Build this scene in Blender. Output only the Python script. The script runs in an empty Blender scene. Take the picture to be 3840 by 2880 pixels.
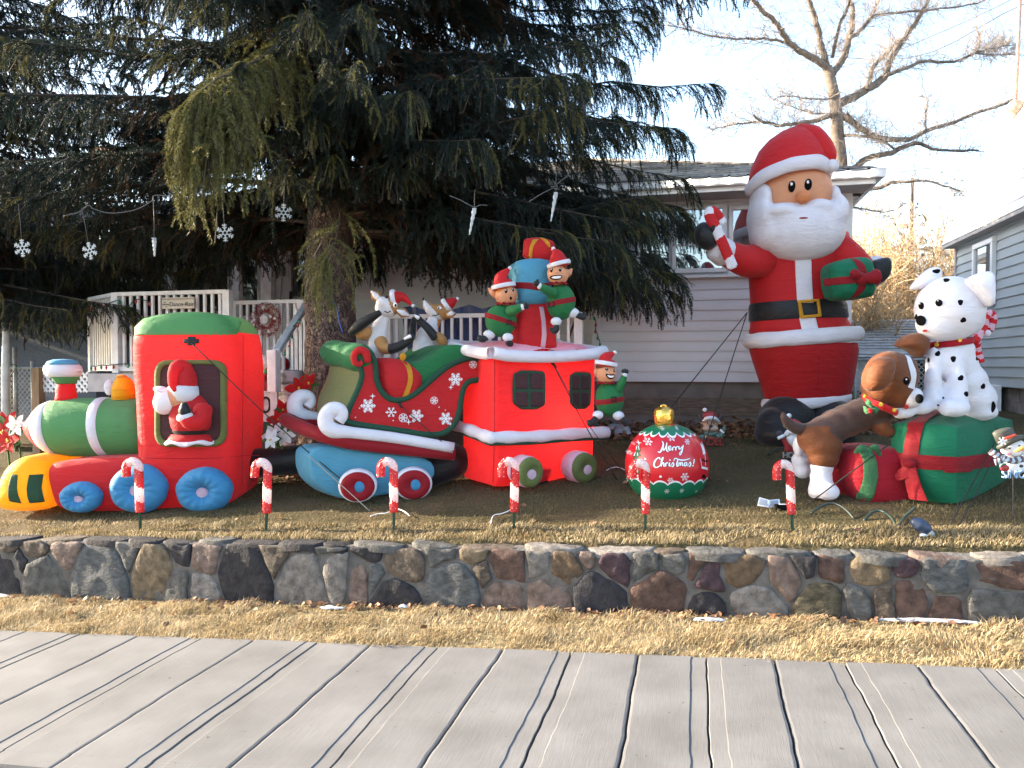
import bpy, bmesh, math, random
import numpy as np
from mathutils import Vector, Matrix, noise
SC = bpy.context.scene
COL = SC.collection
R = math.radians
rnd = random.Random(7)
nrg = np.random.default_rng(11)
# ------------------------------------------------------------------ camera
THETA = R(13.6)          # camera is turned left of the street's normal
PITCH = R(-1.5)
FN = 2850.0              # focal length in photo pixels (3840 wide)
CAMZ = 1.85
cam_d = bpy.data.cameras.new('camera')
cam_d.sensor_width = 36.0
cam_d.lens = 36.0 * FN / 3840.0
cam_d.clip_end = 2000
cam = bpy.data.objects.new('camera', cam_d)
COL.objects.link(cam)
cam.location = (0, 0, CAMZ)
cam.rotation_euler = (R(90) + PITCH, 0, THETA)
SC.camera = cam
# ------------------------------------------------------------------ sky, sun, exposure
SUN_AZ, SUN_EL = R(180.3), R(17)       # azimuth as a math angle: from the left, slightly behind
sun_dir = Vector((math.cos(SUN_AZ) * math.cos(SUN_EL), math.sin(SUN_AZ) * math.cos(SUN_EL), math.sin(SUN_EL)))
W = bpy.data.worlds.new('World')
SC.world = W
W.use_nodes = True
wn = W.node_tree
wn.nodes.clear()
w_out = wn.nodes.new('ShaderNodeOutputWorld')
w_bg = wn.nodes.new('ShaderNodeBackground')
w_sky = wn.nodes.new('ShaderNodeTexSky')
w_sky.sky_type = 'NISHITA'
w_sky.sun_disc = False
w_sky.sun_elevation = SUN_EL
w_sky.sun_rotation = R(90) - SUN_AZ
w_sky.air_density = 1.0
w_sky.dust_density = 1.5
w_sky.ozone_density = 1.0
w_bg.inputs['Strength'].default_value = 0.15
wn.links.new(w_sky.outputs[0], w_bg.inputs['Color'])
wn.links.new(w_bg.outputs[0], w_out.inputs['Surface'])
sun_d = bpy.data.lights.new('sun', 'SUN')
sun_d.energy = 5.0
sun_d.angle = R(0.5)
sun_d.color = (1.0, 0.86, 0.66)
sun = bpy.data.objects.new('sun', sun_d)
COL.objects.link(sun)
sun.rotation_euler = sun_dir.to_track_quat('Z', 'Y').to_euler()
SC.view_settings.view_transform = 'Standard'
SC.view_settings.look = 'None'
SC.view_settings.exposure = 2.45
SC.view_settings.gamma = 1.0
SC.view_settings.use_curve_mapping = False
SC.render.engine = 'CYCLES'
SC.cycles.max_bounces = 8
SC.cycles.transparent_max_bounces = 12
SC.cycles.transmission_bounces = 6
SC.cycles.sample_clamp_indirect = 6.0
SC.cycles.use_denoising = True
# ------------------------------------------------------------------ pixel rays (photo shown 2212 wide)
PX = 3840.0 / 2212.0
CR = Vector((math.cos(THETA), math.sin(THETA), 0))
CF = Vector((-math.sin(THETA) * math.cos(PITCH), math.cos(THETA) * math.cos(PITCH), math.sin(PITCH)))
CU = CR.cross(CF)
CAM = Vector((0, 0, CAMZ))
def ray(x, y):
 return CF + CR * ((x * PX - 1920) / FN) + CU * ((1440 - y * PX) / FN)
def at(x, y, Y):
 """point of the vertical street-parallel plane at depth Y seen at photo point (x, y)"""
 d = ray(x, y)
 return CAM + d * (Y / d.y)
def atz(x, y, z):
 return CAM + ray(x, y) * z
# ------------------------------------------------------------------ ground heights
def walk_h(X, Y=0):
 return 0.052 * X - 0.005
def wallbot_h(X):
 return -0.02 + 0.05 * X
def walltop_h(X):
 return 0.44 + 0.039 * X
def lawn_h(X, Y):
 a = 0.485 + 0.046 * X
 y = Y - 6.35
 if y < 0:
  r = 0.05 * y
 elif y < 3.2:
  r = 0.105 * y
 else:
  r = 0.336 + 0.03 * (y - 3.2)
 if X < -9:
  a += 0.03 * (-9 - X)
 if X > 4:
  a -= 0.03 * (X - 4)
 return a + r
def on_ground(x, y, h=lawn_h):
 d = ray(x, y)
 lo, hi = 2.0, 40.0
 for _ in range(50):
  m = (lo + hi) / 2
  p = CAM + d * m
  if p.z > h(p.x, p.y):
   lo = m
  else:
   hi = m
 return CAM + d * lo
# ------------------------------------------------------------------ materials
MATS = {}
def node(nt, t, **kw):
 n = nt.nodes.new(t)
 for k, v in kw.items():
  setattr(n, k, v)
 return n
def base_mat(name):
 m = bpy.data.materials.new(name)
 m.use_nodes = True
 nt = m.node_tree
 nt.nodes.clear()
 out = node(nt, 'ShaderNodeOutputMaterial')
 b = node(nt, 'ShaderNodeBsdfPrincipled')
 nt.links.new(b.outputs[0], out.inputs[0])
 MATS[name] = m
 return m, nt, b, out
def noise_col(nt, c1, c2, scale, detail=4, lo=0.35, hi=0.65, coord='Object', stretch=None, dist=0.0):
 tc = node(nt, 'ShaderNodeTexCoord')
 src = tc.outputs[coord]
 if stretch:
  mp = node(nt, 'ShaderNodeMapping')
  mp.inputs['Scale'].default_value = stretch
  nt.links.new(src, mp.inputs[0])
  src = mp.outputs[0]
 n = node(nt, 'ShaderNodeTexNoise')
 n.inputs['Scale'].default_value = scale
 n.inputs['Detail'].default_value = detail
 n.inputs['Distortion'].default_value = dist
 nt.links.new(src, n.inputs['Vector'])
 r = node(nt, 'ShaderNodeValToRGB')
 r.color_ramp.elements[0].position = lo
 r.color_ramp.elements[1].position = hi
 r.color_ramp.elements[0].color = (*c1, 1)
 r.color_ramp.elements[1].color = (*c2, 1)
 nt.links.new(n.outputs['Fac'], r.inputs[0])
 return r, n, src
def bump(nt, b, height, strength, dist=0.01):
 bp = node(nt, 'ShaderNodeBump')
 bp.inputs['Strength'].default_value = strength
 bp.inputs['Distance'].default_value = dist
 nt.links.new(height, bp.inputs['Height'])
 nt.links.new(bp.outputs[0], b.inputs['Normal'])
 return bp
def mat(name, c, rough=0.6, var=0.12, scale=6, bs=0.0, bscale=40, metal=0.0, spec=0.4, stretch=None, coat=0.0):
 """general matt surface: noise-varied colour, fine relief"""
 if name in MATS:
  return MATS[name]
 m, nt, b, out = base_mat(name)
 c1 = tuple(x * (1 - var) for x in c)
 c2 = tuple(min(1, x * (1 + var)) for x in c)
 r, n, src = noise_col(nt, c1, c2, scale, stretch=stretch)
 nt.links.new(r.outputs[0], b.inputs['Base Color'])
 b.inputs['Roughness'].default_value = rough
 b.inputs['Metallic'].default_value = metal
 b.inputs['Specular IOR Level'].default_value = spec
 b.inputs['Coat Weight'].default_value = coat
 if bs:
  n2 = node(nt, 'ShaderNodeTexNoise')
  n2.inputs['Scale'].default_value = bscale
  n2.inputs['Detail'].default_value = 4
  nt.links.new(src, n2.inputs['Vector'])
  bump(nt, b, n2.outputs['Fac'], bs)
 return m
def fabric(name, c, tr=0.44, rough=0.6, wr=0.4):
 """thin inflated nylon: part of the light passes through, soft creases"""
 if name in MATS:
  return MATS[name]
 m, nt, b, out = base_mat(name)
 tc = node(nt, 'ShaderNodeTexCoord')
 n1 = node(nt, 'ShaderNodeTexNoise')
 n1.inputs['Scale'].default_value = 5
 n1.inputs['Detail'].default_value = 3
 nt.links.new(tc.outputs['Object'], n1.inputs['Vector'])
 mx = node(nt, 'ShaderNodeMix', data_type='RGBA')
 mx.inputs[6].default_value = (*[x * 0.9 for x in c], 1)
 mx.inputs[7].default_value = (*[min(1, x * 1.08) for x in c], 1)
 nt.links.new(n1.outputs['Fac'], mx.inputs[0])
 mp = node(nt, 'ShaderNodeMapping')
 mp.inputs['Scale'].default_value = (3.0, 3.0, 9.0)
 nt.links.new(tc.outputs['Object'], mp.inputs[0])
 n2 = node(nt, 'ShaderNodeTexNoise')
 n2.inputs['Scale'].default_value = 1.7
 n2.inputs['Detail'].default_value = 5
 n2.inputs['Roughness'].default_value = 0.62
 n2.inputs['Distortion'].default_value = 0.8
 nt.links.new(mp.outputs[0], n2.inputs['Vector'])
 n3 = node(nt, 'ShaderNodeTexNoise')
 n3.inputs['Scale'].default_value = 420
 nt.links.new(tc.outputs['Object'], n3.inputs['Vector'])
 ad = node(nt, 'ShaderNodeMath', operation='MULTIPLY_ADD')
 ad.inputs[1].default_value = 0.035
 nt.links.new(n3.outputs['Fac'], ad.inputs[0])
 nt.links.new(n2.outputs['Fac'], ad.inputs[2])
 bp = bump(nt, b, ad.outputs[0], wr, 0.045)
 nt.links.new(mx.outputs[2], b.inputs['Base Color'])
 b.inputs['Roughness'].default_value = rough
 b.inputs['Specular IOR Level'].default_value = 0.25
 b.inputs['Sheen Weight'].default_value = 0.15
 t = node(nt, 'ShaderNodeBsdfTranslucent')
 nt.links.new(mx.outputs[2], t.inputs['Color'])
 nt.links.new(bp.outputs[0], t.inputs['Normal'])
 ms = node(nt, 'ShaderNodeMixShader')
 ms.inputs[0].default_value = tr
 nt.links.new(b.outputs[0], ms.inputs[1])
 nt.links.new(t.outputs[0], ms.inputs[2])
 nt.links.new(ms.outputs[0], out.inputs[0])
 return m
def leafy(name, c1, c2, tr=0.25, scale=1.2, rough=0.6):
 """needles, blades, dead leaves: two-tone, slightly translucent"""
 if name in MATS:
  return MATS[name]
 m, nt, b, out = base_mat(name)
 r, n, src = noise_col(nt, c1, c2, scale, detail=6, lo=0.3, hi=0.7)
 nt.links.new(r.outputs[0], b.inputs['Base Color'])
 b.inputs['Roughness'].default_value = rough
 b.inputs['Specular IOR Level'].default_value = 0.25
 t = node(nt, 'ShaderNodeBsdfTranslucent')
 nt.links.new(r.outputs[0], t.inputs['Color'])
 ms = node(nt, 'ShaderNodeMixShader')
 ms.inputs[0].default_value = tr
 nt.links.new(b.outputs[0], ms.inputs[1])
 nt.links.new(t.outputs[0], ms.inputs[2])
 nt.links.new(ms.outputs[0], out.inputs[0])
 return m
def emit(name, c, s):
 if name in MATS:
  return MATS[name]
 m, nt, b, out = base_mat(name)
 b.inputs['Base Color'].default_value = (*c, 1)
 b.inputs['Emission Color'].default_value = (*c, 1)
 b.inputs['Emission Strength'].default_value = s
 return m
# ------------------------------------------------------------------ mesh building
class MB:
 """collects vertices and faces for one mesh object"""
 def __init__(self):
  self.v, self.f, self.mi = [], [], []
 def add(self, vs, fs, mi=0):
  o = len(self.v)
  self.v.extend([tuple(p) for p in vs])
  self.f.extend([tuple(i + o for i in f) for f in fs])
  self.mi.extend([mi] * len(fs))
  return self
 def grid(self, rows, close_u=False, close_v=False, mi=0, cap0=False, cap1=False):
  """rows: list of equal-length point rings"""
  n, m = len(rows), len(rows[0])
  vs = [p for r in rows for p in r]
  fs = []
  for i in range(n if close_v else n - 1):
   for j in range(m if close_u else m - 1):
    a, b = i * m + j, i * m + (j + 1) % m
    i2 = (i + 1) % n
    fs.append((a, b, i2 * m + (j + 1) % m, i2 * m + j))
  if cap0:
   fs.append(tuple(range(m))[::-1])
  if cap1:
   fs.append(tuple((n - 1) * m + j for j in range(m)))
  return self.add(vs, fs, mi)
 def box(self, c, s, rot=None, mi=0):
  x, y, z = s[0] / 2, s[1] / 2, s[2] / 2
  ps = [Vector(p) for p in ((-x, -y, -z), (x, -y, -z), (x, y, -z), (-x, y, -z), (-x, -y, z), (x, -y, z), (x, y, z), (-x, y, z))]
  if rot is not None:
   ps = [rot @ p for p in ps]
  c = Vector(c)
  return self.add([p + c for p in ps], [(0, 3, 2, 1), (4, 5, 6, 7), (0, 1, 5, 4), (1, 2, 6, 5), (2, 3, 7, 6), (3, 0, 4, 7)], mi)
 def beam(self, a, b, w, h, up=Vector((0, 0, 1)), mi=0):
  a, b = Vector(a), Vector(b)
  d = (b - a).normalized()
  s = d.cross(up)
  if s.length < 1e-4:
   s = d.cross(Vector((0, 1, 0)))
  s.normalize()
  u = s.cross(d)
  vs = []
  for p in (a, b):
   for i, j in ((-1, -1), (1, -1), (1, 1), (-1, 1)):
    vs.append(p + s * (w / 2 * i) + u * (h / 2 * j))
  return self.add(vs, [(0, 1, 2, 3), (7, 6, 5, 4), (0, 4, 5, 1), (1, 5, 6, 2), (2, 6, 7, 3), (3, 7, 4, 0)], mi)
 def ell(self, c, r, rot=None, n=20, m=12, mi=0):
  c = Vector(c)
  rows = []
  for i in range(m + 1):
   t = math.pi * i / m
   row = []
   for j in range(n):
    a = 2 * math.pi * j / n
    p = Vector((r[0] * math.sin(t) * math.cos(a), r[1] * math.sin(t) * math.sin(a), -r[2] * math.cos(t)))
    if rot is not None:
     p = rot @ p
    row.append(p + c)
   rows.append(row)
  return self.grid(rows, close_u=True, mi=mi)
 def tube(self, pts, rad, n=10, mi=None, caps=True, flat=1.0):
  pts = [Vector(p) for p in pts]
  if not hasattr(rad, '__len__'):
   rad = [rad] * len(pts)
  rows = []
  s = None
  for i, p in enumerate(pts):
   d = (pts[min(i + 1, len(pts) - 1)] - pts[max(i - 1, 0)])
   if d.length < 1e-9:
    d = Vector((0, 0, 1))
   d.normalize()
   if s is None:
    s = d.cross(Vector((0, 1, 0)))
    if s.length < 0.1:
     s = d.cross(Vector((1, 0, 0)))
   s = (s - d * s.dot(d))
   s.normalize()
   u = d.cross(s)
   rows.append([p + (s * math.cos(2 * math.pi * j / n) + u * (math.sin(2 * math.pi * j / n) * flat)) * rad[i] for j in range(n)])
  return self.grid(rows, close_u=True, cap0=caps, cap1=caps, mi=mi or 0)
 def build(self, name, m, parent=None, smooth=True, loc=None):
  me = bpy.data.meshes.new(name)
  me.from_pydata(self.v, [], self.f)
  ms = m if isinstance(m, (list, tuple)) else [m]
  for q in ms:
   me.materials.append(q)
  if len(ms) > 1:
   me.polygons.foreach_set('material_index', self.mi)
  if smooth:
   me.polygons.foreach_set('use_smooth', [True] * len(me.polygons))
  me.update()
  o = bpy.data.objects.new(name, me)
  COL.objects.link(o)
  if parent is not None:
   o.parent = parent
  if loc is not None:
   o.location = loc
  return o
def fix_normals(o):
 bm = bmesh.new()
 bm.from_mesh(o.data)
 bmesh.ops.recalc_face_normals(bm, faces=bm.faces)
 bm.to_mesh(o.data)
 bm.free()
 return o
def np_mesh(name, verts, faces, m, parent=None, smooth=False, mi=None):
 """verts (n,3) floats, faces (k,3|4) ints -> one mesh object, quickly"""
 verts = np.asarray(verts, dtype=np.float32)
 faces = np.asarray(faces, dtype=np.int32)
 me = bpy.data.meshes.new(name)
 k = faces.shape[1]
 me.vertices.add(len(verts))
 me.vertices.foreach_set('co', verts.ravel())
 me.loops.add(faces.size)
 me.loops.foreach_set('vertex_index', faces.ravel())
 me.polygons.add(len(faces))
 me.polygons.foreach_set('loop_start', np.arange(0, faces.size, k, dtype=np.int32))
 for q in (m if isinstance(m, (list, tuple)) else [m]):
  me.materials.append(q)
 if mi is not None:
  me.polygons.foreach_set('material_index', np.asarray(mi, dtype=np.int32))
 me.polygons.foreach_set('use_smooth', np.full(len(faces), smooth))
 me.update(calc_edges=True)
 o = bpy.data.objects.new(name, me)
 COL.objects.link(o)
 if parent is not None:
  o.parent = parent
 return o
def tag(o, label=None, cat=None, group=None, kind=None):
 if label:
  o['label'] = label
 if cat:
  o['category'] = cat
 if group:
  o['group'] = group
 if kind:
  o['kind'] = kind
 return o
def empty(name, label, cat, loc=(0, 0, 0), rz=0.0, group=None):
 o = bpy.data.objects.new(name, None)
 o.empty_display_size = 0.1
 COL.objects.link(o)
 o.location = loc
 o.rotation_euler = (0, 0, rz)
 return tag(o, label, cat, group)
def copy_tree(o, parent=None):
 c = o.copy()
 COL.objects.link(c)
 if parent is not None:
  c.parent = parent
 for ch in list(o.children):
  copy_tree(ch, c)
 return c
def remesh(o, voxel, smooth=6, fac=0.5):
 """union of overlapping blobs -> one continuous skin"""
 md = o.modifiers.new('r', 'REMESH')
 md.mode = 'VOXEL'
 md.voxel_size = voxel
 if smooth:
  s = o.modifiers.new('s', 'SMOOTH')
  s.factor = fac
  s.iterations = smooth
 dg = bpy.context.evaluated_depsgraph_get()
 me = bpy.data.meshes.new_from_object(o.evaluated_get(dg))
 old = o.data
 mats = list(old.materials)
 o.modifiers.clear()
 o.data = me
 me.name = old.name
 bpy.data.meshes.remove(old)
 me.materials.clear()
 for q in mats:
  me.materials.append(q)
 me.polygons.foreach_set('use_smooth', [True] * len(me.polygons))
 me.update()
 return o
def paint_faces(o, mats, fn):
 """material per face from the face centre (local coordinates)"""
 me = o.data
 me.materials.clear()
 for q in mats:
  me.materials.append(q)
 for p in me.polygons:
  p.material_index = fn(p.center, p.normal)
def smooth_path(pts, n=8):
 """Catmull-Rom through 3-D points"""
 pts = [Vector(p) for p in pts]
 P = [pts[0] * 2 - pts[1]] + pts + [pts[-1] * 2 - pts[-2]]
 out = []
 for i in range(1, len(P) - 2):
  a, b, c, d = P[i - 1], P[i], P[i + 1], P[i + 2]
  for k in range(n):
   t = k / n
   out.append(0.5 * ((2 * b) + (c - a) * t + (2 * a - 5 * b + 4 * c - d) * t * t + (3 * b - a - 3 * c + d) * t ** 3))
 out.append(pts[-1])
 return out
class Thing:
 """a top-level object standing at a photo point, with a local frame: x along it, y away, z up"""
 def __init__(self, name, label, cat, x, y, z=None, rot=0.0, group=None, h=lawn_h, sink=0.0):
  p = on_ground(x, y, h) if z is None else atz(x, y, z)
  self.rz = THETA + R(rot)
  self.o = empty(name, label, cat, p - Vector((0, 0, sink)), self.rz, group)
  self.loc = p - Vector((0, 0, sink))
  self.ax = Vector((math.cos(self.rz), math.sin(self.rz), 0))
  self.ay = Vector((-math.sin(self.rz), math.cos(self.rz), 0))
  self.z = (p - CAM).dot(CF)
  self.k = PX * self.z / FN
 def p(self, x, y, d=0.0):
  """local point on the plane local-y = d seen at photo point (x, y)"""
  r = ray(x, y)
  n = self.ay
  t = ((self.loc - CAM).dot(n) + d) / r.dot(n)
  w = CAM + r * t - self.loc
  return Vector((w.dot(self.ax), w.dot(self.ay), w.z))
# ---- inflated flat shapes: outline in local x/z, bulging in y
def polar_R(outline, c):
 angs = [(math.atan2(p[1] - c[1], p[0] - c[0]), math.hypot(p[0] - c[0], p[1] - c[1])) for p in outline]
 angs.sort()
 A = np.array([a for a, _ in angs])
 D = np.array([d for _, d in angs])
 A = np.concatenate([A - 2 * math.pi, A, A + 2 * math.pi])
 D = np.concatenate([D, D, D])
 return lambda a: float(np.interp(a, A, D))
def resample(outline, n):
 pts = [Vector((p[0], p[1])) for p in outline]
 segs = [(pts[(i + 1) % len(pts)] - pts[i]).length for i in range(len(pts))]
 tot = sum(segs)
 out, i, acc = [], 0, 0.0
 for k in range(n):
  s = tot * k / n
  while acc + segs[i] < s - 1e-12:
   acc += segs[i]
   i += 1
  t = (s - acc) / max(segs[i], 1e-9)
  out.append(pts[i].lerp(pts[(i + 1) % len(pts)], t))
 return out
def round_outline(outline, it=2):
 pts = [Vector((p[0], p[1])) for p in outline]
 for _ in range(it):
  q = []
  for i in range(len(pts)):
   a, b = pts[i], pts[(i + 1) % len(pts)]
   q += [a.lerp(b, 0.25), a.lerp(b, 0.75)]
  pts = q
 return pts
class Puff:
 """star-shaped outline (local x,z) blown up between depth y0 (front) and y1 (back)"""
 def __init__(self, outline, y0, y1, rnd_=0.3, bulge=0.05, c=None, n=72, it=2, back_bulge=None):
  o = resample(round_outline(outline, it), n)
  if c is None:
   c = (sum(p.x for p in o) / n, sum(p.y for p in o) / n)
  self.c, self.o, self.y0, self.y1 = Vector(c), o, y0, y1
  self.rn, self.b = rnd_, bulge
  self.bb = bulge if back_bulge is None else back_bulge
  self.R = polar_R(o, c)
 def front(self, x, z):
  q = Vector((x, z)) - self.c
  r = min(1.0, q.length / max(self.R(math.atan2(q.y, q.x)), 1e-6))
  return self._yf(r)
 def _yf(self, r):
  y = self.y0 - self.b * (1 - r * r)
  e = 1 - self.rn
  if r > e:
   t = (r - e) / self.rn
   dep = min((self.y1 - self.y0) / 2, self.rn * 0.9 * self._sz())
   y += dep * (1 - math.sqrt(max(0, 1 - t * t)))
  return y
 def _sz(self):
  return min(max(p.x for p in self.o) - min(p.x for p in self.o), max(p.y for p in self.o) - min(p.y for p in self.o)) / 2
 def mesh(self, mb, mi=0):
  ts = [0.02, 0.25, 0.5, 0.7]
  e = 1 - self.rn
  ts = [t for t in ts if t < e - 0.02] + [e + self.rn * math.sin(a * math.pi / 2 / 7) for a in range(0, 8)]
  rows = []
  for t in ts:
   rows.append([(self.c.x + (p.x - self.c.x) * t, self._yf(t), self.c.y + (p.y - self.c.y) * t) for p in self.o])
  mid = (self.y0 + self.y1) / 2
  for t in ts[::-1]:
   yf = self._yf(t) + self.b * (1 - t * t)
   yb = 2 * mid - yf + self.bb * (1 - t * t)
   rows.append([(self.c.x + (p.x - self.c.x) * t, yb, self.c.y + (p.y - self.c.y) * t) for p in self.o])
  return mb.grid(rows, close_u=True, cap0=True, cap1=True, mi=mi)
 def build(self, name, m, parent):
  o = self.mesh(MB()).build(name, m, parent)
  return fix_normals(o)
def decal(outline, depth, off=0.006, n=40, it=1, rings=6, mb=None, mi=0, th=None):
 """thin sewn-on panel following a surface y = depth(x, z) (star-shaped outline in local x,z)"""
 mb = mb or MB()
 o = resample(round_outline(outline, it) if it else outline, n)
 c = Vector((sum(p.x for p in o) / n, sum(p.y for p in o) / n))
 rows = []
 for i in range(rings + 1):
  t = max(0.01, i / rings)
  rows.append([(c.x + (p.x - c.x) * t, depth(c.x + (p.x - c.x) * t, c.y + (p.y - c.y) * t) - off, c.y + (p.y - c.y) * t) for p in o])
 th = off * 2.2 if th is None else th
 rows.append([(p.x, depth(p.x, p.y) - off + th, p.y) for p in o])
 mb.grid(rows, close_u=True, cap0=True, mi=mi)
 return mb
def ribbon(path, w, depth, off=0.004, mb=None, mi=0, taper=True):
 """flat printed stroke of width w (number or list) along 2-D local x,z path on a surface"""
 mb = mb or MB()
 pts = [Vector((p[0], p[1])) for p in path]
 n = len(pts)
 ws = w if hasattr(w, '__len__') else [w] * n
 L, Rr = [], []
 for i, p in enumerate(pts):
  d = pts[min(i + 1, n - 1)] - pts[max(i - 1, 0)]
  if d.length < 1e-9:
   d = Vector((1, 0))
  d.normalize()
  s = Vector((-d.y, d.x)) * ws[i] / 2
  L.append(p + s)
  Rr.append(p - s)
 rows = [[(q.x, depth(q.x, q.y) - off, q.y) for q in L], [(q.x, depth(q.x, q.y) - off, q.y) for q in Rr]]
 mb.grid(rows, mi=mi)
 return mb
def circle2(c, rx, ry=None, n=24, a0=0.0):
 ry = rx if ry is None else ry
 return [(c[0] + rx * math.cos(a0 + 2 * math.pi * i / n), c[1] + ry * math.sin(a0 + 2 * math.pi * i / n)) for i in range(n)]
def flat_prism(outline, y0, y1, mb=None, mi=0):
 """extruded polygon (any simple outline, local x,z)"""
 mb = mb or MB()
 n = len(outline)
 vs = [(p[0], y0, p[1]) for p in outline] + [(p[0], y1, p[1]) for p in outline]
 fs = [tuple(range(n)), tuple(range(2 * n - 1, n - 1, -1))] + [(i, i + n, (i + 1) % n + n, (i + 1) % n) for i in range(n)]
 return mb.add(vs, fs, mi)
def bevel_obj(o, w, seg=2):
 bm = bmesh.new()
 bm.from_mesh(o.data)
 bmesh.ops.recalc_face_normals(bm, faces=bm.faces)
 bmesh.ops.bevel(bm, geom=list(bm.edges), offset=w, segments=seg, profile=0.5, affect='EDGES', clamp_overlap=True)
 bm.to_mesh(o.data)
 bm.free()
 o.data.polygons.foreach_set('use_smooth', [False] * len(o.data.polygons))
 return o
# ================================================================== GROUND
M_soil = mat('soil', (0.13, 0.10, 0.065), 0.95, 0.35, 5, bs=0.6, bscale=60)
def m_lawn():
 m, nt, b, out = base_mat('lawn_turf')
 r, n, src = noise_col(nt, (0.115, 0.085, 0.048), (0.08, 0.068, 0.036), 1.6, detail=8, lo=0.38, hi=0.62)
 r2, n2, _ = noise_col(nt, (0.55, 0.55, 0.55), (1.15, 1.12, 1.05), 38, detail=6, lo=0.25, hi=0.75)
 mx = node(nt, 'ShaderNodeMix', data_type='RGBA', blend_type='MULTIPLY')
 mx.inputs[0].default_value = 1
 nt.links.new(r.outputs[0], mx.inputs[6])
 nt.links.new(r2.outputs[0], mx.inputs[7])
 nt.links.new(mx.outputs[2], b.inputs['Base Color'])
 b.inputs['Roughness'].default_value = 0.95
 b.inputs['Specular IOR Level'].default_value = 0.1
 bump(nt, b, n2.outputs['Fac'], 0.9, 0.03)
 return m
M_lawn = m_lawn()
g = MB()
g.grid([[(x, y, -0.75) for x in (-600, -60, 60, 600)] for y in (-300, -20, 60, 900)])
tag(g.build('ground', M_soil), kind='structure')
def sheet(name, m, xs, ys, h):
 mb = MB()
 mb.grid([[(x, y, h(x, y)) for x in xs] for y in ys])
 return tag(mb.build(name, m), kind='structure')
def frange(a, b, n):
 return [a + (b - a) * i / (n - 1) for i in range(n)]
def hn(x, y, s, a):
 return a * noise.noise(Vector((x * s, y * s, 3.7)))
sheet('lawn', M_lawn, frange(-22, 14, 150), [5.98] + frange(5.995, 26, 132), lambda x, y: lawn_h(x, y) + hn(x, y, 1.3, 0.018) + hn(x, y, 6, 0.008) - (0.3 if y < 5.99 else 0))
WALL_Y = 5.86
STRIP0, STRIP1 = 4.925, 5.88
def strip_h(x, y):
 t = (y - STRIP0) / (STRIP1 - STRIP0)
 return (walk_h(x) - 0.035) * (1 - t) + wallbot_h(x) * t + 0.012 * math.sin(math.pi * t) - .03 * t
sheet('grass_strip', mat('strip_turf', (0.20, 0.155, 0.08), 0.95, 0.3, 12, bs=0.8, bscale=70), frange(-16, 8, 240), frange(STRIP0, STRIP1, 12),
 lambda x, y: strip_h(x, y) + hn(x, y, 7, 0.012))
sheet('boulevard', mat('boulevard_turf', (0.20, 0.155, 0.08), 0.95, 0.3, 12, bs=0.8, bscale=70), frange(-16, 8, 100), frange(-3, 3.10, 14),
 lambda x, y: walk_h(x) - 0.06 + hn(x, y, 5, 0.015))
# ------------------------------------------------------------------ grass blades
def blades(name, m, n, xr, yr, hfun, hl, wd, label, lean=0.9, ok=None, seed=1, mats=None):
 rg = np.random.default_rng(seed)
 X = rg.uniform(*xr, n)
 Y = rg.uniform(*yr, n)
 keep = [i for i in range(n) if (ok is None or ok(X[i], Y[i]))]
 X, Y = X[keep], Y[keep]
 n = len(X)
 Z = np.array([hfun(a, b) for a, b in zip(X, Y)])
 clump = np.array([0.62 + 0.75 * max(-0.4, noise.noise(Vector((a * 3.1, b * 3.1, 9.0)))) for a, b in zip(X, Y)])
 H = rg.uniform(hl[0], hl[1], n) * clump
 A = rg.uniform(0, 2 * math.pi, n)
 sw = np.array([3.0 * noise.noise(Vector((a * 2.2, b * 2.2, 31.0))) for a, b in zip(X, Y)])
 La = sw + rg.normal(0, 0.9, n)
 L = H * lean * rg.uniform(0.3, 1.3, n)
 wv = wd * rg.uniform(0.6, 1.3, n)
 bx, by = np.cos(A) * wv / 2, np.sin(A) * wv / 2
 lx, ly = np.cos(La) * L, np.sin(La) * L
 V = np.zeros((n, 5, 3))
 V[:, 0] = np.stack([X - bx, Y - by, Z - 0.006], 1)
 V[:, 1] = np.stack([X + bx, Y + by, Z - 0.006], 1)
 V[:, 2] = np.stack([X - bx * .8 + lx * .35, Y - by * .8 + ly * .35, Z + H * .6], 1)
 V[:, 3] = np.stack([X + bx * .8 + lx * .35, Y + by * .8 + ly * .35, Z + H * .6], 1)
 V[:, 4] = np.stack([X + lx, Y + ly, Z + H * rg.uniform(0.75, 1.0, n)], 1)
 o = np.arange(n)[:, None] * 5
 F = np.concatenate([o + np.array([[0, 1, 3]]), o + np.array([[0, 3, 2]]), o + np.array([[2, 3, 4]])])
 ob = np_mesh(name, V.reshape(-1, 3), F, mats or m, mi=(np.tile(rg.integers(0, len(mats), n), 3) if mats else None))
 return tag(ob, label, kind='stuff')
G1 = leafy('straw_blade', (0.38, 0.295, 0.17), (0.22, 0.16, 0.085), 0.3, 3)
G2 = leafy('pale_straw_blade', (0.50, 0.41, 0.27), (0.34, 0.265, 0.15), 0.3, 3)
G3 = leafy('olive_blade', (0.13, 0.105, 0.05), (0.17, 0.13, 0.06), 0.3, 3)
G4 = leafy('dull_blade', (0.085, 0.075, 0.038), (0.12, 0.095, 0.045), 0.2, 3)
blades('dry_grass', None, 52000, (-8.6, 3.4), (4.90, 5.80), lambda x, y: strip_h(x, y), (0.035, 0.10), 0.0058,
 'pale straw coloured dry grass in the strip between sidewalk and stone wall', 1.2, seed=2, mats=[G1, G2, G1])
blades('lawn_grass', None, 52000, (-9, 4.5), (6.10, 8.2), lambda x, y: lawn_h(x, y), (0.018, 0.05), 0.0055,
 'short brownish green winter grass on the front lawn', 0.9, seed=3, mats=[G3, G3, G4, G4])
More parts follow.
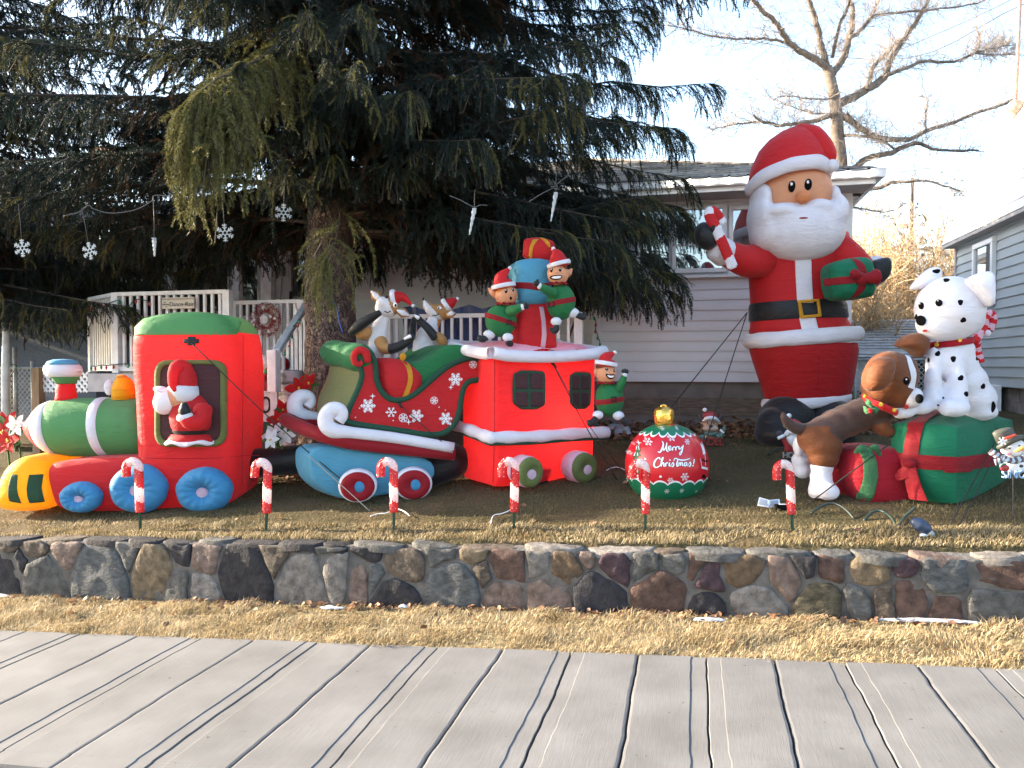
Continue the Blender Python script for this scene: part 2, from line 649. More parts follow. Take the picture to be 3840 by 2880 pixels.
blades('lawn_edge_grass', None, 32000, (-9, 4.0), (5.985, 6.5), lambda x, y: lawn_h(x, y), (0.03, 0.075), 0.005,
 'longer straw grass along the top of the stone wall', 1.0, seed=4, mats=[G1, G2, G3],
 ok=lambda x, y: noise.noise(Vector((x * 1.3, y * 2, 5))) > -0.4)
blades('lawn_grass', None, 26000, (-10, 5.5), (8.2, 11.5), lambda x, y: lawn_h(x, y), (0.02, 0.05), 0.007,
 'short winter grass on the lawn behind the inflatables', 0.9, seed=5, mats=[G3, G4, G4])
# ------------------------------------------------------------------ sidewalk: one slab per strip
def m_walk():
 m, nt, b, out = base_mat('broomed_concrete')
 r, n, src = noise_col(nt, (0.110, 0.108, 0.108), (0.158, 0.156, 0.157), 2.2, detail=8, lo=0.3, hi=0.7)
 r2, n2, _ = noise_col(nt, (0.94, 0.935, 0.93), (1.03, 1.03, 1.035), 6, detail=8, lo=0.35, hi=0.65, stretch=(22, 1.1, 1))
 sp, n4, _ = noise_col(nt, (0.55, 0.5, 0.45), (1, 1, 1), 26, detail=2, lo=0.22, hi=0.29)
 mx = node(nt, 'ShaderNodeMix', data_type='RGBA', blend_type='MULTIPLY')
 mx.inputs[0].default_value = 1
 nt.links.new(r.outputs[0], mx.inputs[6])
 nt.links.new(r2.outputs[0], mx.inputs[7])
 mx2 = node(nt, 'ShaderNodeMix', data_type='RGBA', blend_type='MULTIPLY')
 mx2.inputs[0].default_value = 1
 nt.links.new(mx.outputs[2], mx2.inputs[6])
 nt.links.new(sp.outputs[0], mx2.inputs[7])
 nt.links.new(mx2.outputs[2], b.inputs['Base Color'])
 b.inputs['Roughness'].default_value = 0.9
 b.inputs['Specular IOR Level'].default_value = 0.2
 n3 = node(nt, 'ShaderNodeTexNoise')
 n3.inputs['Scale'].default_value = 9
 n3.inputs['Detail'].default_value = 7
 mp = node(nt, 'ShaderNodeMapping')
 mp.inputs['Scale'].default_value = (26, 0.9, 1)
 nt.links.new(src, mp.inputs[0]) if False else None
 tc = node(nt, 'ShaderNodeTexCoord')
 nt.links.new(tc.outputs['Object'], mp.inputs[0])
 nt.links.new(mp.outputs[0], n3.inputs['Vector'])
 bump(nt, b, n3.outputs['Fac'], 0.35, 0.003)
 return m
M_walk = m_walk()
tag_walk = bpy.data.objects.new('sidewalk', None)
COL.objects.link(tag_walk)
tag(tag_walk, kind='structure')
NEAR, FAR = 3.10, 4.92
joint_px = [(57.8, 0), (173.5, 1), (301, 0), (437, 1), (551, 0), (684, 1), (803, 0), (948, 1), (1086, 0), (1234, 1), (1381, 0), (1528, 1), (1668, 0), (1825, 1), (1983, 0), (2149, 1)]
joints = []
for x, mg in joint_px:
 joints.append((at(x, 1369 + 0.0362 * x, FAR).x, mg))
sp = 0.45
x0 = joints[0][0]
pre = []
for i in range(9):
 pre.append((x0 - sp * (i + 1), (i + 1) % 2))
joints = pre[::-1] + joints
xl = joints[-1][0]
for i in range(4):
 joints.append((xl + sp * (i + 1), i % 2))
def wob(i, y):
 return 0.007 * math.sin(y * 2.0 + i * 1.7) + 0.003 * math.sin(y * 7.3 + i * 2.9) + 0.006 * noise.noise(Vector((i * 3.3, y * 9, 0)))
for i in range(len(joints) - 1):
 (xa, ma), (xb, mb_) = joints[i], joints[i + 1]
 # height profile across the slab; tooled margins lie 5 mm lower
 prof = []
 g2 = 0.0042
 prof += [(xa, g2, -0.06, i), (xa, g2, -0.012, i), (xa, g2 + 0.004, -0.003, i)]
 if ma:
  prof += [(xa, 0.085, -0.0018, i), (xa, 0.090, 0.0, i), (xa, 0.104, 0.0, i)]
 else:
  prof += [(xa, 0.02, 0.0, i)]
 if mb_:
  prof += [(xb, -0.104, 0.0, i + 1), (xb, -0.098, 0.0, i + 1), (xb, -0.092, -0.0045, i + 1)]
 else:
  prof += [(xb, -0.02, 0.0, i + 1)]
 prof += [(xb, -g2 - 0.004, -0.003, i + 1), (xb, -g2, -0.012, i + 1), (xb, -g2, -0.06, i + 1)]
 ys = [NEAR, NEAR + 0.004, NEAR + 0.012, NEAR + 0.13, NEAR + 0.138] + frange(NEAR + 0.16, FAR - 0.012, 34) + [FAR - 0.004, FAR]
 rows = []
 lift = rnd.uniform(-0.003, 0.003)
 for j, y in enumerate(ys):
  row = []
  for (xx, dx, dz, k) in prof:
   X = xx + dx + wob(k, y) + (0.35 * wob(k + 40, y) if abs(dx) > 0.03 else 0)
   e = -0.02 if j in (0, len(ys) - 1) else (-0.004 if j in (1, 2, 3) else 0)
   row.append((X, y, walk_h(X) + dz + e + lift))
  rows.append(row)
 low = [(p[0], p[1], p[2] - 0.06) for p in rows[0]]
 hi_ = [(p[0], p[1], p[2] - 0.06) for p in rows[-1]]
 MB().grid([low] + rows + [hi_]).build('slab', M_walk, tag_walk, smooth=False)
tag(MB().grid([[(x, y, walk_h(x) - 0.03) for x in (-12, 8)] for y in (NEAR, FAR)]).build('sidewalk_bed', mat('joint_dirt', (0.05, 0.045, 0.04), 0.95), tag_walk))
# ------------------------------------------------------------------ fieldstone retaining wall
wall = empty('retaining_wall', 'low fieldstone retaining wall of dark mixed stones between lawn and grass strip', 'wall')
c5 = lambda x, y: (.34025 * x, 1094.4 + .34025 * y)
c6 = lambda x, y: (748.8 + .34025 * x, 1094.4 + .34025 * y)
c7 = lambda x, y: (1497.6 + .40977 * x, 979.2 + .40977 * y)
DK, PU, BR, TN, PK, GR, LG, OR, RB, OL, BG = ((.045, .042, .05), (.085, .05, .062), (.15, .115, .09), (.27, .20, .13), (.27, .19, .16), (.15, .145, .14),
           (.29, .26, .24), (.165, .11, .07), (.145, .085, .068), (.12, .10, .065), (.13, .135, .14))
seeds = [(c5, 40, 390, 190, DK), (c5, 55, 255, 100, BR), (c5, 215, 250, 180, BR), (c5, 410, 255, 160, PK), (c5, 265, 430, 230, GR), (c5, 130, 340, 80, DK),
  (c5, 640, 390, 330, BG), (c5, 640, 200, 130, GR), (c5, 985, 390, 260, TN), (c5, 815, 280, 100, GR), (c5, 1160, 290, 120, DK), (c5, 1130, 470, 120, GR),
  (c5, 1300, 310, 180, PK), (c5, 1280, 500, 120, LG), (c5, 1540, 410, 330, DK), (c5, 1750, 290, 140, BR), (c5, 1930, 430, 280, LG), (c5, 2130, 400, 200, LG),
  (c5, 1900, 240, 100, DK), (c5, 2090, 235, 110, GR),
  (c6, 70, 420, 160, PK), (c6, 150, 275, 140, DK), (c6, 165, 420, 80, BG), (c6, 365, 345, 250, BR), (c6, 310, 530, 180, DK), (c6, 605, 300, 170, GR),
  (c6, 680, 500, 320, BG), (c6, 800, 290, 150, TN), (c6, 860, 410, 110, BR), (c6, 1020, 360, 230, RB), (c6, 1000, 570, 200, PK), (c6, 1215, 350, 140, LG),
  (c6, 1290, 570, 220, PK), (c6, 1390, 380, 180, OR), (c6, 1530, 300, 110, PK), (c6, 1710, 350, 220, PU), (c6, 1590, 550, 250, DK), (c6, 1880, 370, 160, GR),
  (c6, 2000, 545, 270, RB), (c6, 2090, 360, 120, GR),
  (c7, 90, 640, 120, PU), (c7, 20, 600, 80, RB), (c7, 260, 620, 200, OR), (c7, 70, 810, 110, DK), (c7, 330, 780, 220, LG), (c7, 485, 650, 160, PK),
  (c7, 680, 770, 200, OL), (c7, 600, 590, 120, DK), (c7, 720, 600, 150, RB), (c7, 920, 615, 190, TN), (c7, 870, 760, 140, GR), (c7, 1000, 760, 120, BR),
  (c7, 1150, 755, 190, RB), (c7, 1130, 600, 110, PU), (c7, 1310, 640, 210, BG), (c7, 1310, 800, 120, RB), (c7, 1600, 630, 220, RB), (c7, 1590, 800, 220, GR)]
S = []
for fn, x, y, s, col in seeds:
 px, py = fn(x, y)
 w = at(px, py, WALL_Y)
 sc = (0.34025 if fn is not c7 else 0.40977) * s * PX * (w - CAM).dot(CF) / FN
 S.append((w.x, w.z, sc / 2, col))
for k in range(26):      # the wall goes on beyond both edges of the photo
 X = -6.7 - rnd.random() * 2.2 if k < 14 else 2.6 + rnd.random() * 2.2
 S.append((X, wallbot_h(X) + rnd.choice((0.12, 0.34)) + rnd.uniform(-.05, .05), rnd.uniform(.08, .16), rnd.choice((DK, GR, BR, PK, LG, RB))))
def clip(poly, a, b, c):
 """keep a*x+b*y <= c"""
 out = []
 for i in range(len(poly)):
  p, q = poly[i], poly[(i + 1) % len(poly)]
  dp, dq = a * p[0] + b * p[1] - c, a * q[0] + b * q[1] - c
  if dp <= 0:
   out.append(p)
  if dp * dq < 0:
   t = dp / (dp - dq)
   out.append((p[0] + (q[0] - p[0]) * t, p[1] + (q[1] - p[1]) * t))
 return out
def stone_mat(col, i):
 nm = 'stone_%d' % i
 m, nt, b, out = base_mat(nm)
 c1 = tuple(x * 0.26 for x in col)
 c2 = tuple(min(1, x * .72) for x in col)
 st = rnd.choice([None, (1, 1, 1.8), None, None])
 r, n, src = noise_col(nt, c1, c2, 13, detail=10, lo=0.3, hi=0.72, stretch=st, dist=0.2)
 nt.links.new(r.outputs[0], b.inputs['Base Color'])
 b.inputs['Roughness'].default_value = 0.85
 b.inputs['Specular IOR Level'].default_value = 0.3
 n2 = node(nt, 'ShaderNodeTexNoise')
 n2.inputs['Scale'].default_value = 24
 n2.inputs['Detail'].default_value = 10
 n2.inputs['Roughness'].default_value = 0.65
 nt.links.new(src, n2.inputs['Vector'])
 bump(nt, b, n2.outputs['Fac'], 0.7, 0.03)
 return m
STM = {}
for col in (DK, PU, BR, TN, PK, GR, LG, OR, RB, OL, BG):
 STM[col] = [stone_mat(col, len(STM) * 2), stone_mat(tuple(x * 1.15 for x in col), len(STM) * 2 + 1)]
def stone_mesh(poly, yfront, thick, col, name='stone', jitter=0.012):
 c = Vector((sum(p[0] for p in poly) / len(poly), sum(p[1] for p in poly) / len(poly)))
 pts = []
 for p in resample(round_outline(poly, 1) if rnd.random() < .3 else [Vector(q) for q in poly], 20):
  d = Vector((p.x, p.y)) - c
  ns = noise.noise(Vector((p.x * 9, p.y * 9, 1.3)))
  L = max(0.02, d.length - rnd.uniform(.006, .014) + jitter * ns * 1.4)
  pts.append(c + d.normalized() * L)
 tilt = (rnd.uniform(-.05, .05), rnd.uniform(-.07, .07))
 pro = rnd.uniform(0.0, 0.014)
 rows = []
 for t, dy in ((1.0, thick), (1.0, 0.008), (0.975, -0.002), (0.92, -0.008), (0.72, -0.010), (0.48, -0.012), (0.25, -0.012), (0.08, -0.012)):
  row = []
  for p in pts:
   q = c + (p - c) * t
   n1 = noise.noise(Vector((q.x * 11, q.y * 11, 7.7))) * 0.009 + noise.noise(Vector((q.x * 26, q.y * 26, 3.1))) * 0.005 if t < 1 else 0
   yy = yfront - pro + dy + (q.x - c.x) * tilt[0] + (q.y - c.y) * tilt[1] + n1
   row.append((q.x, yy, q.y))
  rows.append(row)
 mb = MB().grid(rows, close_u=True, cap1=True)
 o = mb.build(name, rnd.choice(STM[col]), wall, smooth=True)
 fix_normals(o)
 return o
for i, (x, z, r, col) in enumerate(S):
 b0, b1 = wallbot_h(x) - 0.05, walltop_h(x) - 0.012
 poly = [(x - 1.2, b0), (x + 1.2, b0), (x + 1.2, b1), (x - 1.2, b1)]
 for j, (x2, z2, r2, _) in enumerate(S):
  if j == i or abs(x2 - x) > 1.6:
   continue
  dx, dz = x2 - x, z2 - z
  # power diagram: keep the side nearer to this stone
  cc = (x2 * x2 + z2 * z2 - x * x - z * z - (r2 * r2 - r * r)) / 2
  poly = clip(poly, dx, dz, cc)
  if len(poly) < 3:
   break
 if len(poly) >= 3:
  xs = [p[0] for p in poly]
  zs = [p[1] for p in poly]
  if max(xs) - min(xs) > 0.035 and max(zs) - min(zs) > 0.03:
   stone_mesh(poly, WALL_Y, 0.09, col)
M_mortar = mat('mortar', (0.092, 0.083, 0.077), 0.95, 0.3, 7, bs=0.9, bscale=30)
xs = frange(-9, 5, 240)
rows = []
for t in (0, 0.25, 0.5, 0.75, 0.96, 1.0):
 rows.append([(x, WALL_Y + 0.006 + hn(x, t * 3, 9, 0.012) - (0.008 if 0.2 < t < 0.9 else -0.005), wallbot_h(x) - 0.1 + (walltop_h(x) - 0.02 - wallbot_h(x) + 0.1) * t + (hn(x, 2, 5, 0.02) if t > .9 else 0)) for x in xs])
for dy in (0.06, 0.12, 0.17):
 rows.append([(x, WALL_Y + dy, walltop_h(x) - 0.018 + hn(x, dy * 9, 6, 0.022)) for x in xs])
rows.append([(x, WALL_Y + 0.22, walltop_h(x) - 0.2) for x in xs])
MB().grid(rows).build('mortar_bed', M_mortar, wall)
# flat cap stones bedded in the top
X = -8.8
while X < 4.6:
 w = rnd.uniform(0.2, 0.62)
 yy0 = WALL_Y - 0.012 + rnd.uniform(-0.02, 0.02)
 dd = rnd.uniform(0.14, 0.27)
 zt = walltop_h(X + w / 2) + rnd.uniform(-0.012, 0.012)
 ol = []
 for k in range(12):
  a = 2 * math.pi * k / 12
  ex = math.copysign(abs(math.cos(a)) ** 0.55, math.cos(a)) * (w / 2 - 0.006)
  ey = math.copysign(abs(math.sin(a)) ** 0.55, math.sin(a)) * dd / 2
  jn = 1 + 0.13 * noise.noise(Vector((X * 5 + ex * 8, ey * 8, 2.2)))
  ol.append((X + w / 2 + ex * jn, yy0 + dd / 2 + ey * jn))
 tl = (rnd.uniform(-.08, .08), rnd.uniform(-.10, .06))
 c = (X + w / 2, yy0 + dd / 2)
 rows = []
 for t, dz in ((1, -0.07), (1, -0.014), (0.96, -0.004), (0.86, 0.0), (0.45, 0.006), (0.1, 0.004)):
  rows.append([(c[0] + (p[0] - c[0]) * t, c[1] + (p[1] - c[1]) * t,
     zt + dz + (p[0] - c[0]) * t * tl[0] + (p[1] - c[1]) * t * tl[1] + 0.012 * noise.noise(Vector((p[0] * t * 14, p[1] * 14, 0)))) for p in ol])
 o = MB().grid(rows, close_u=True, cap1=True).build('cap_stone', rnd.choice(STM[rnd.choice((DK, DK, GR, BR, BG) if X < -1.6 else (GR, LG, BR, PK, LG))]), wall)  # darker caps left, paler right: the sunlit end is put into the colour
 fix_normals(o)
 X += w * rnd.uniform(0.92, 1.05)
# ------------------------------------------------------------------ fallen leaves and snow remnants
def leaf_litter(name, pts, size, m, label, seed=5):
 rg = random.Random(seed)
 V, F = [], []
 for (x, y, z) in pts:
  s = rg.uniform(*size)
  a = rg.uniform(0, 6.28)
  rot = Matrix.Rotation(a, 3, 'Z') @ Matrix.Rotation(rg.uniform(-.9, .9), 3, 'X') @ Matrix.Rotation(rg.uniform(-.7, .7), 3, 'Y')
  cu = rg.uniform(.1, .5)
  shape = [(-.5, 0, 0), (-.2, .3, cu * .25), (.15, .33, cu * .3), (.5, 0, cu * .15), (.15, -.33, cu * .3), (-.2, -.3, cu * .25), (0, 0, -.02)]
  o = len(V)
  for p in shape:
   q = rot @ (Vector(p) * s)
   V.append((x + q.x, y + q.y, z + q.z + s * .12))
  for i in range(6):
   F.append((o + i, o + (i + 1) % 6, o + 6))
 return tag(np_mesh(name, V, F, m, mi=[rg.randrange(len(m)) for _ in F] and np.repeat([rg.randrange(len(m)) for _ in pts], 6)), label, kind='stuff')
LM = [leafy('leaf_brown', (0.20, 0.095, 0.045), (0.28, 0.15, 0.08), 0.2), leafy('leaf_tan', (0.33, 0.20, 0.115), (0.24, 0.13, 0.07), 0.2), leafy('leaf_dark', (0.09, 0.05, 0.035), (0.15, 0.08, 0.05), 0.1)]
pts = []
for _ in range(900):
 x = rnd.uniform(-8, 3.2)
 dens = 0.5 + 0.5 * noise.noise(Vector((x * 0.9, 4, 0)))
 if rnd.random() < dens * (1.2 if x > -4.5 else 0.5):
  y = WALL_Y - 0.03 - abs(rnd.gauss(0, 0.075))
  pts.append((x, y, strip_h(x, min(y, 5.84)) + rnd.uniform(0.0, 0.035)))
for _ in range(90):
 x, y = rnd.uniform(-8, 3.2), rnd.uniform(5.1, 5.8)
 pts.append((x, y, strip_h(x, y) + 0.03))
for _ in range(60):
 x, y = rnd.uniform(-7, 3.2), rnd.uniform(6.15, 8.5)
 pts.append((x, y, lawn_h(x, y) + 0.02))
leaf_litter('fallen_leaves', pts, (0.03, 0.075), LM, 'curled brown leaves lying along the foot of the stone wall')
pts = []
for _ in range(2600):
 x = rnd.uniform(-3.4, 3.0)
 y = 10.4 + rnd.random() * 1.3
 pts.append((x, y, lawn_h(x, y) + rnd.uniform(0.0, 0.10) * (y - 10.2)))
for _ in range(900):
 x = rnd.uniform(-7.0, -4.0)
 y = 7.9 + rnd.random() * 1.6
 pts.append((x, y, lawn_h(x, y) + rnd.uniform(0.0, 0.04)))
leaf_litter('leaf_mulch', pts, (0.05, 0.11), LM, 'bed of dark fallen leaves along the house foundation', 9)
M_snow = mat('snow', (0.42, 0.44, 0.48), 0.6, 0.04, 8, bs=0.5, bscale=40)
def snow(x0, x1, py, thick, label, seed):
 rg = random.Random(seed)
 a = on_ground(x0, py, strip_h if True else None)
 b = on_ground(x1, py, strip_h)
 yc = min(a.y, 5.80)
 mb = MB()
 n = 26
 rows = []
 for t in (1.0, 0.9, 0.6, 0.2):
  row = []
  for k in range(n):
   an = 2 * math.pi * k / n
   jn = 0.75 + 0.5 * noise.noise(Vector((math.cos(an) * 2 + seed, math.sin(an) * 2, 0.5)))
   X = (a.x + b.x) / 2 + (b.x - a.x) / 2 * math.cos(an) * t * (0.85 + 0.15 * jn)
   Y = yc + thick * math.sin(an) * t * jn
   row.append((X, Y, strip_h(X, min(max(Y, STRIP0), STRIP1)) + (0.02 if t == 1 else 0.03 + 0.012 * (1 - t) + 0.012 * noise.noise(Vector((X * 20, Y * 20, 0))))))
  rows.append(row)
 mb.grid(rows, close_u=True, cap1=True)
 o = mb.build('snow_patch', M_snow)
 fix_normals(o)
 return tag(o, label, 'snow patch', 'melting snow patches along the wall')
snow(-30, 66, 1281, 0.055, 'long thin snow remnant at the wall foot below the train', 1)
snow(690, 752, 1318, 0.035, 'small snow remnant among dry leaves at the wall foot', 2)
snow(866, 892, 1312, 0.022, 'tiny snow scrap beside the wall below the sleigh', 3)
snow(1497, 1570, 1345, 0.03, 'snow remnant lying out in the dry grass below santa', 4)
snow(1875, 2110, 1336, 0.04, 'longest snow remnant at the wall foot below the green gift', 5)
# ================================================================== MAIN HOUSE
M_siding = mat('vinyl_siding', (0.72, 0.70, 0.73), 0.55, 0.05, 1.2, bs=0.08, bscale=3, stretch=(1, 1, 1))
M_trim = mat('white_trim', (0.74, 0.74, 0.75), 0.5, 0.05, 3)
M_trim2 = mat('weathered_white_paint', (0.62, 0.61, 0.61), 0.6, 0.14, 9, bs=0.1)
M_found = mat('parged_concrete', (0.20, 0.175, 0.16), 0.9, 0.2, 3, bs=0.5, bscale=18)
M_wood = mat('weathered_plank', (0.17, 0.13, 0.10), 0.85, 0.35, 5, bs=0.6, bscale=14, stretch=(1, 1, 9))
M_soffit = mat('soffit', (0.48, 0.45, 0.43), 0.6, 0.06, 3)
M_shingle = [mat('shingle_a', (0.33, 0.29, 0.25), 0.9, 0.25, 14, bs=0.5, bscale=90), mat('shingle_b', (0.25, 0.22, 0.195), 0.9, 0.25, 14, bs=0.5, bscale=90), mat('shingle_c', (0.40, 0.36, 0.31), 0.9, 0.25, 14, bs=0.5, bscale=90)]
def m_glass(name, tint, gl):
 m, nt, b, out = base_mat(name)
 b.inputs['Base Color'].default_value = (*tint, 1)
 b.inputs['Roughness'].default_value = 0.6
 g_ = node(nt, 'ShaderNodeBsdfGlossy')
 g_.inputs['Roughness'].default_value = 0.02
 g_.inputs['Color'].default_value = (0.95, 0.98, 1, 1)
 fr = node(nt, 'ShaderNodeFresnel')
 fr.inputs['IOR'].default_value = 1.6
 tc = node(nt, 'ShaderNodeTexCoord')
 nz = node(nt, 'ShaderNodeTexNoise')
 nz.inputs['Scale'].default_value = 0.9
 nt.links.new(tc.outputs['Object'], nz.inputs['Vector'])
 bp = node(nt, 'ShaderNodeBump')
 bp.inputs['Strength'].default_value = 0.04
 nt.links.new(nz.outputs['Fac'], bp.inputs['Height'])
 nt.links.new(bp.outputs[0], g_.inputs['Normal'])
 ad = node(nt, 'ShaderNodeMath', operation='ADD')
 ad.inputs[1].default_value = gl
 nt.links.new(fr.outputs[0], ad.inputs[0])
 ms = node(nt, 'ShaderNodeMixShader')
 nt.links.new(ad.outputs[0], ms.inputs[0])
 nt.links.new(b.outputs[0], ms.inputs[1])
 nt.links.new(g_.outputs[0], ms.inputs[2])
 nt.links.new(ms.outputs[0], out.inputs[0])
 return m
M_glass = m_glass('window_glass', (0.03, 0.035, 0.04), 0.28)
M_dglass = m_glass('dark_window_glass', (0.012, 0.013, 0.015), 0.05)
YH = 11.9
house = empty('house', 'pale sided bungalow with a hip roof standing behind the inflatables', 'house')
HX1 = at(1836, 600, YH).x
HX0 = at(238, 600, YH).x
XS = at(1284, 700, YH).x          # front wall steps back left of here (porch)
ZB = at(1500, 825, YH).z
ZT = at(1500, 424, YH).z
EX = 0.155
Y2 = YH + 0.9                      # porch wall
nrow = int(math.ceil((ZT - ZB) / EX))
for r_ in range(nrow):
 z = ZB + r_ * EX
 for (xa, xb, yy) in ((XS, HX1, YH), (HX0, XS, Y2)):
  cuts = [xa] + sorted(rnd.uniform(xa + .4, xb - .4) for _ in range(1 if xb - xa > 3 else 0)) + [xb]
  for a, b in zip(cuts[:-1], cuts[1:]):
   b -= 0.002
   # lap board: thick drip edge at the bottom, tucked in at the top
   pr = [(yy, z), (yy - 0.018, z), (yy - 0.021, z + 0.006), (yy - 0.019, z + 0.05), (yy - 0.004, z + EX + 0.003), (yy, z + EX + 0.003)]
   MB().grid([[(x, p[0], p[1]) for p in pr] for x in (a, b)], close_u=True, cap0=True, cap1=True).build('siding_board', M_siding, house, smooth=False)
wb = MB()
wb.box(((XS + HX1) / 2, YH + 0.45 + 0.002, (ZB + ZT) / 2), (HX1 - XS - .01, 0.9, ZT - ZB))
wb.box(((HX0 + HX1) / 2, YH + 4.6, (ZB + ZT) / 2), (HX1 - HX0 - .02, 7.2, ZT - ZB - .01))
wb.build('wall_core', M_siding, house, smooth=False)
# corner posts
cp = MB()
cp.box((HX1 - 0.03, YH - 0.016, (ZB + ZT) / 2), (0.1, 0.05, ZT - ZB))
cp.build('corner_trim', M_trim, house, smooth=False)
cp = MB()
cp.box((XS + 0.03, YH - 0.016, (ZB + ZT) / 2), (0.12, 0.05, ZT - ZB))
cp.build('corner_trim', M_trim, house, smooth=False)
# foundation: concrete, a band of weathered planks, concrete
zw1, zw0 = at(1500, 859, YH).z, at(1500, 899, YH).z
f = MB()
f.box(((HX0 + HX1) / 2, YH + 4.3, (ZB - 1.6) / 2 - 0.002), (HX1 - HX0 - 0.06, 8.4, ZB + 1.6))
f.build('foundation', M_found, house, smooth=False)
for j in range(2):
 for (a, b) in ((XS, XS + 1.3), (XS + 1.31, XS + 2.75), (XS + 2.76, HX1 - 0.1)):
  hh = (zw1 - zw0) / 2
  MB().box(((a + b) / 2, YH + 0.09, zw0 + hh * (j + .5)), (b - a - 0.004, 0.024, hh - 0.006)).build('plank', M_wood, house, smooth=False)
# ---- roof
YE = YH - 0.62
EC = at(1892, 372, YE)
ZE = EC.z + 0.02
XE = EC.x
RUN = 4.9
RISE = 1.72
XLe = HX0 - 0.6
sl = math.atan2(RISE, RUN)
core = MB()
A, B_ = Vector((XLe, YE, ZE)), Vector((XE, YE, ZE))
C_, D_ = Vector((XE, YE + 2 * RUN, ZE)), Vector((XLe, YE + 2 * RUN, ZE))
r1, r2 = Vector((XE - RUN, YE + RUN, ZE + RISE)), Vector((XLe + RUN, YE + RUN, ZE + RISE))
core.add([A, B_, C_, D_, r1, r2], [(0, 1, 4, 5), (1, 2, 4), (2, 3, 5, 4), (3, 0, 5), (3, 2, 1, 0)])
roof = core.build('roof', M_shingle[1], house, smooth=False)
EXP = 0.30
ncourse = int(math.hypot(RUN, RISE) / EXP)
cnt = 0
strip = MB()
un = Vector((0, -math.sin(sl), math.cos(sl)))
us = Vector((0, math.cos(sl), math.sin(sl)))
for c in range(ncourse):
 s0 = c * EXP
 tt = s0 / math.hypot(RUN, RISE)
 xr = XE - RUN * tt
 xl = XLe + RUN * tt
 x = xr
 k = 0
 while x > xl:
  w = rnd.uniform(0.22, 0.42)
  a, b = max(x - w, xl), x - 0.007
  th = rnd.uniform(0.016, 0.03)
  base = Vector((0, YE, ZE)) + us * (s0 - 0.02 + rnd.uniform(-.012, .012))
  p = [base + un * 0.006, base + un * (0.012 + th), base + us * (EXP + 0.05) + un * 0.010]
  vs = [(q.x + X_, q.y, q.z) for X_ in (a, b) for q in p]
  fs = [(0, 1, 2), (5, 4, 3), (0, 3, 4, 1), (1, 4, 5, 2), (2, 5, 3, 0)]
  if x > -3.6 and cnt < 290:
   MB().add(vs, fs).build('shingle', rnd.choice(M_shingle), roof, smooth=False)
   cnt += 1
  else:
   strip.add(vs, fs, rnd.randrange(3))
  x -= w
tag(strip.build('shingle_courses', M_shingle, roof, smooth=False), kind='stuff')
# hip caps
hc = MB()
for i in range(14):
 q = Vector((XE, YE, ZE)).lerp(r1, i / 14)
 q2 = Vector((XE, YE, ZE)).lerp(r1, (i + 1.25) / 14)
 hc.beam(q + Vector((0, 0, 0.035)), q2 + Vector((0, 0, 0.02)), 0.2, 0.03)
hc.build('hip_cap', M_shingle[1], roof, smooth=False)
# fascia, gutter, soffit
gz = ZE - 0.045
fs_ = MB()
fs_.box(((XLe + XE) / 2, YE + 0.012, gz - 0.04), (XE - XLe, 0.024, 0.17))
fs_.box((XE - 0.012, YE + RUN, gz - 0.04), (0.024, 2 * RUN - 0.06, 0.17))
fs_.build('fascia', M_trim, house, smooth=False)
pr = [(0, .05), (0, -.05), (-.03, -.06), (-.085, -.06), (-.10, -.045), (-.11, .03), (-.12, .05), (-.11, .055), (-.10, .035), (-.09, -.03), (-.03, -.045), (-.012, -.04), (-.012, .05)]
MB().grid([[(x, YE - 0.002 + p[0], gz + p[1]) for p in pr] for x in (XLe, XE + 0.1)], close_u=True, cap0=True, cap1=True).build('gutter', M_trim, house, smooth=False)
MB().grid([[(XE + 0.002 - p[0], y, gz + p[1]) for p in pr] for y in (YE - 0.1, YE + 2 * RUN)], close_u=True, cap0=True, cap1=True).build('gutter', M_trim, house, smooth=False)
x = XE - 0.03
while x > XLe + .3:
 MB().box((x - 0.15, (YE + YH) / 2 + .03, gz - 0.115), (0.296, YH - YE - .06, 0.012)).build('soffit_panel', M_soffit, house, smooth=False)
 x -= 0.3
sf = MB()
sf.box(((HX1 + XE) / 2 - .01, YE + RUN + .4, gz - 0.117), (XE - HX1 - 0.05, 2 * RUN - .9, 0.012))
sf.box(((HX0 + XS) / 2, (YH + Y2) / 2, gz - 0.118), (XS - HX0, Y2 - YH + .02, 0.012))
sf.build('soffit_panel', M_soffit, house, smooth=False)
fz = MB()
fz.box(((XS + HX1) / 2, YH - 0.03, ZT - 0.03), (HX1 - XS, 0.03, 0.16))
fz.build('frieze_board', M_trim, house, smooth=False)
def window(x0, y0, x1, y1, Y, parent, panes, fw=9, glass=None, name='window', fm=None):
 """photo box of the outer frame; panes: list of boxes"""
 a, b = at(x0, y1, Y), at(x1, y0, Y)
 fr = MB()
 W_, H_ = b.x - a.x, b.z - a.z
 t = 0.065
 for (cx, cz, w, h) in ((W_ / 2, t / 2, W_, t), (W_ / 2, H_ - t / 2, W_, t), (t / 2, H_ / 2, t, H_ - 2 * t), (W_ - t / 2, H_ / 2, t, H_ - 2 * t)):
  fr.box((a.x + cx, Y - 0.05, a.z + cz), (w - .001, 0.07, h - .001))
 for p in panes[1:]:
  q = at((p[0]), y1, Y)
  fr.box((q.x - 0.03, Y - 0.052, a.z + H_ / 2), (0.06, 0.066, H_ - 2 * t))
 w = fr.build(name, fm or M_trim, parent, smooth=False)
 bevel_obj(w, 0.006, 1)
 for p in panes:
  q0, q1 = at(p[0], p[3], Y), at(p[2], p[1], Y)
  MB().box(((q0.x + q1.x) / 2, Y - 0.045, (q0.z + q1.z) / 2), (q1.x - q0.x + .02, 0.008, q1.z - q0.z + .02)).build('pane', glass or M_glass, w, smooth=False)
 return w
window(1374, 442, 1570, 594, YH, house, [(1383, 451, 1444, 585), (1460, 450, 1563, 587)])
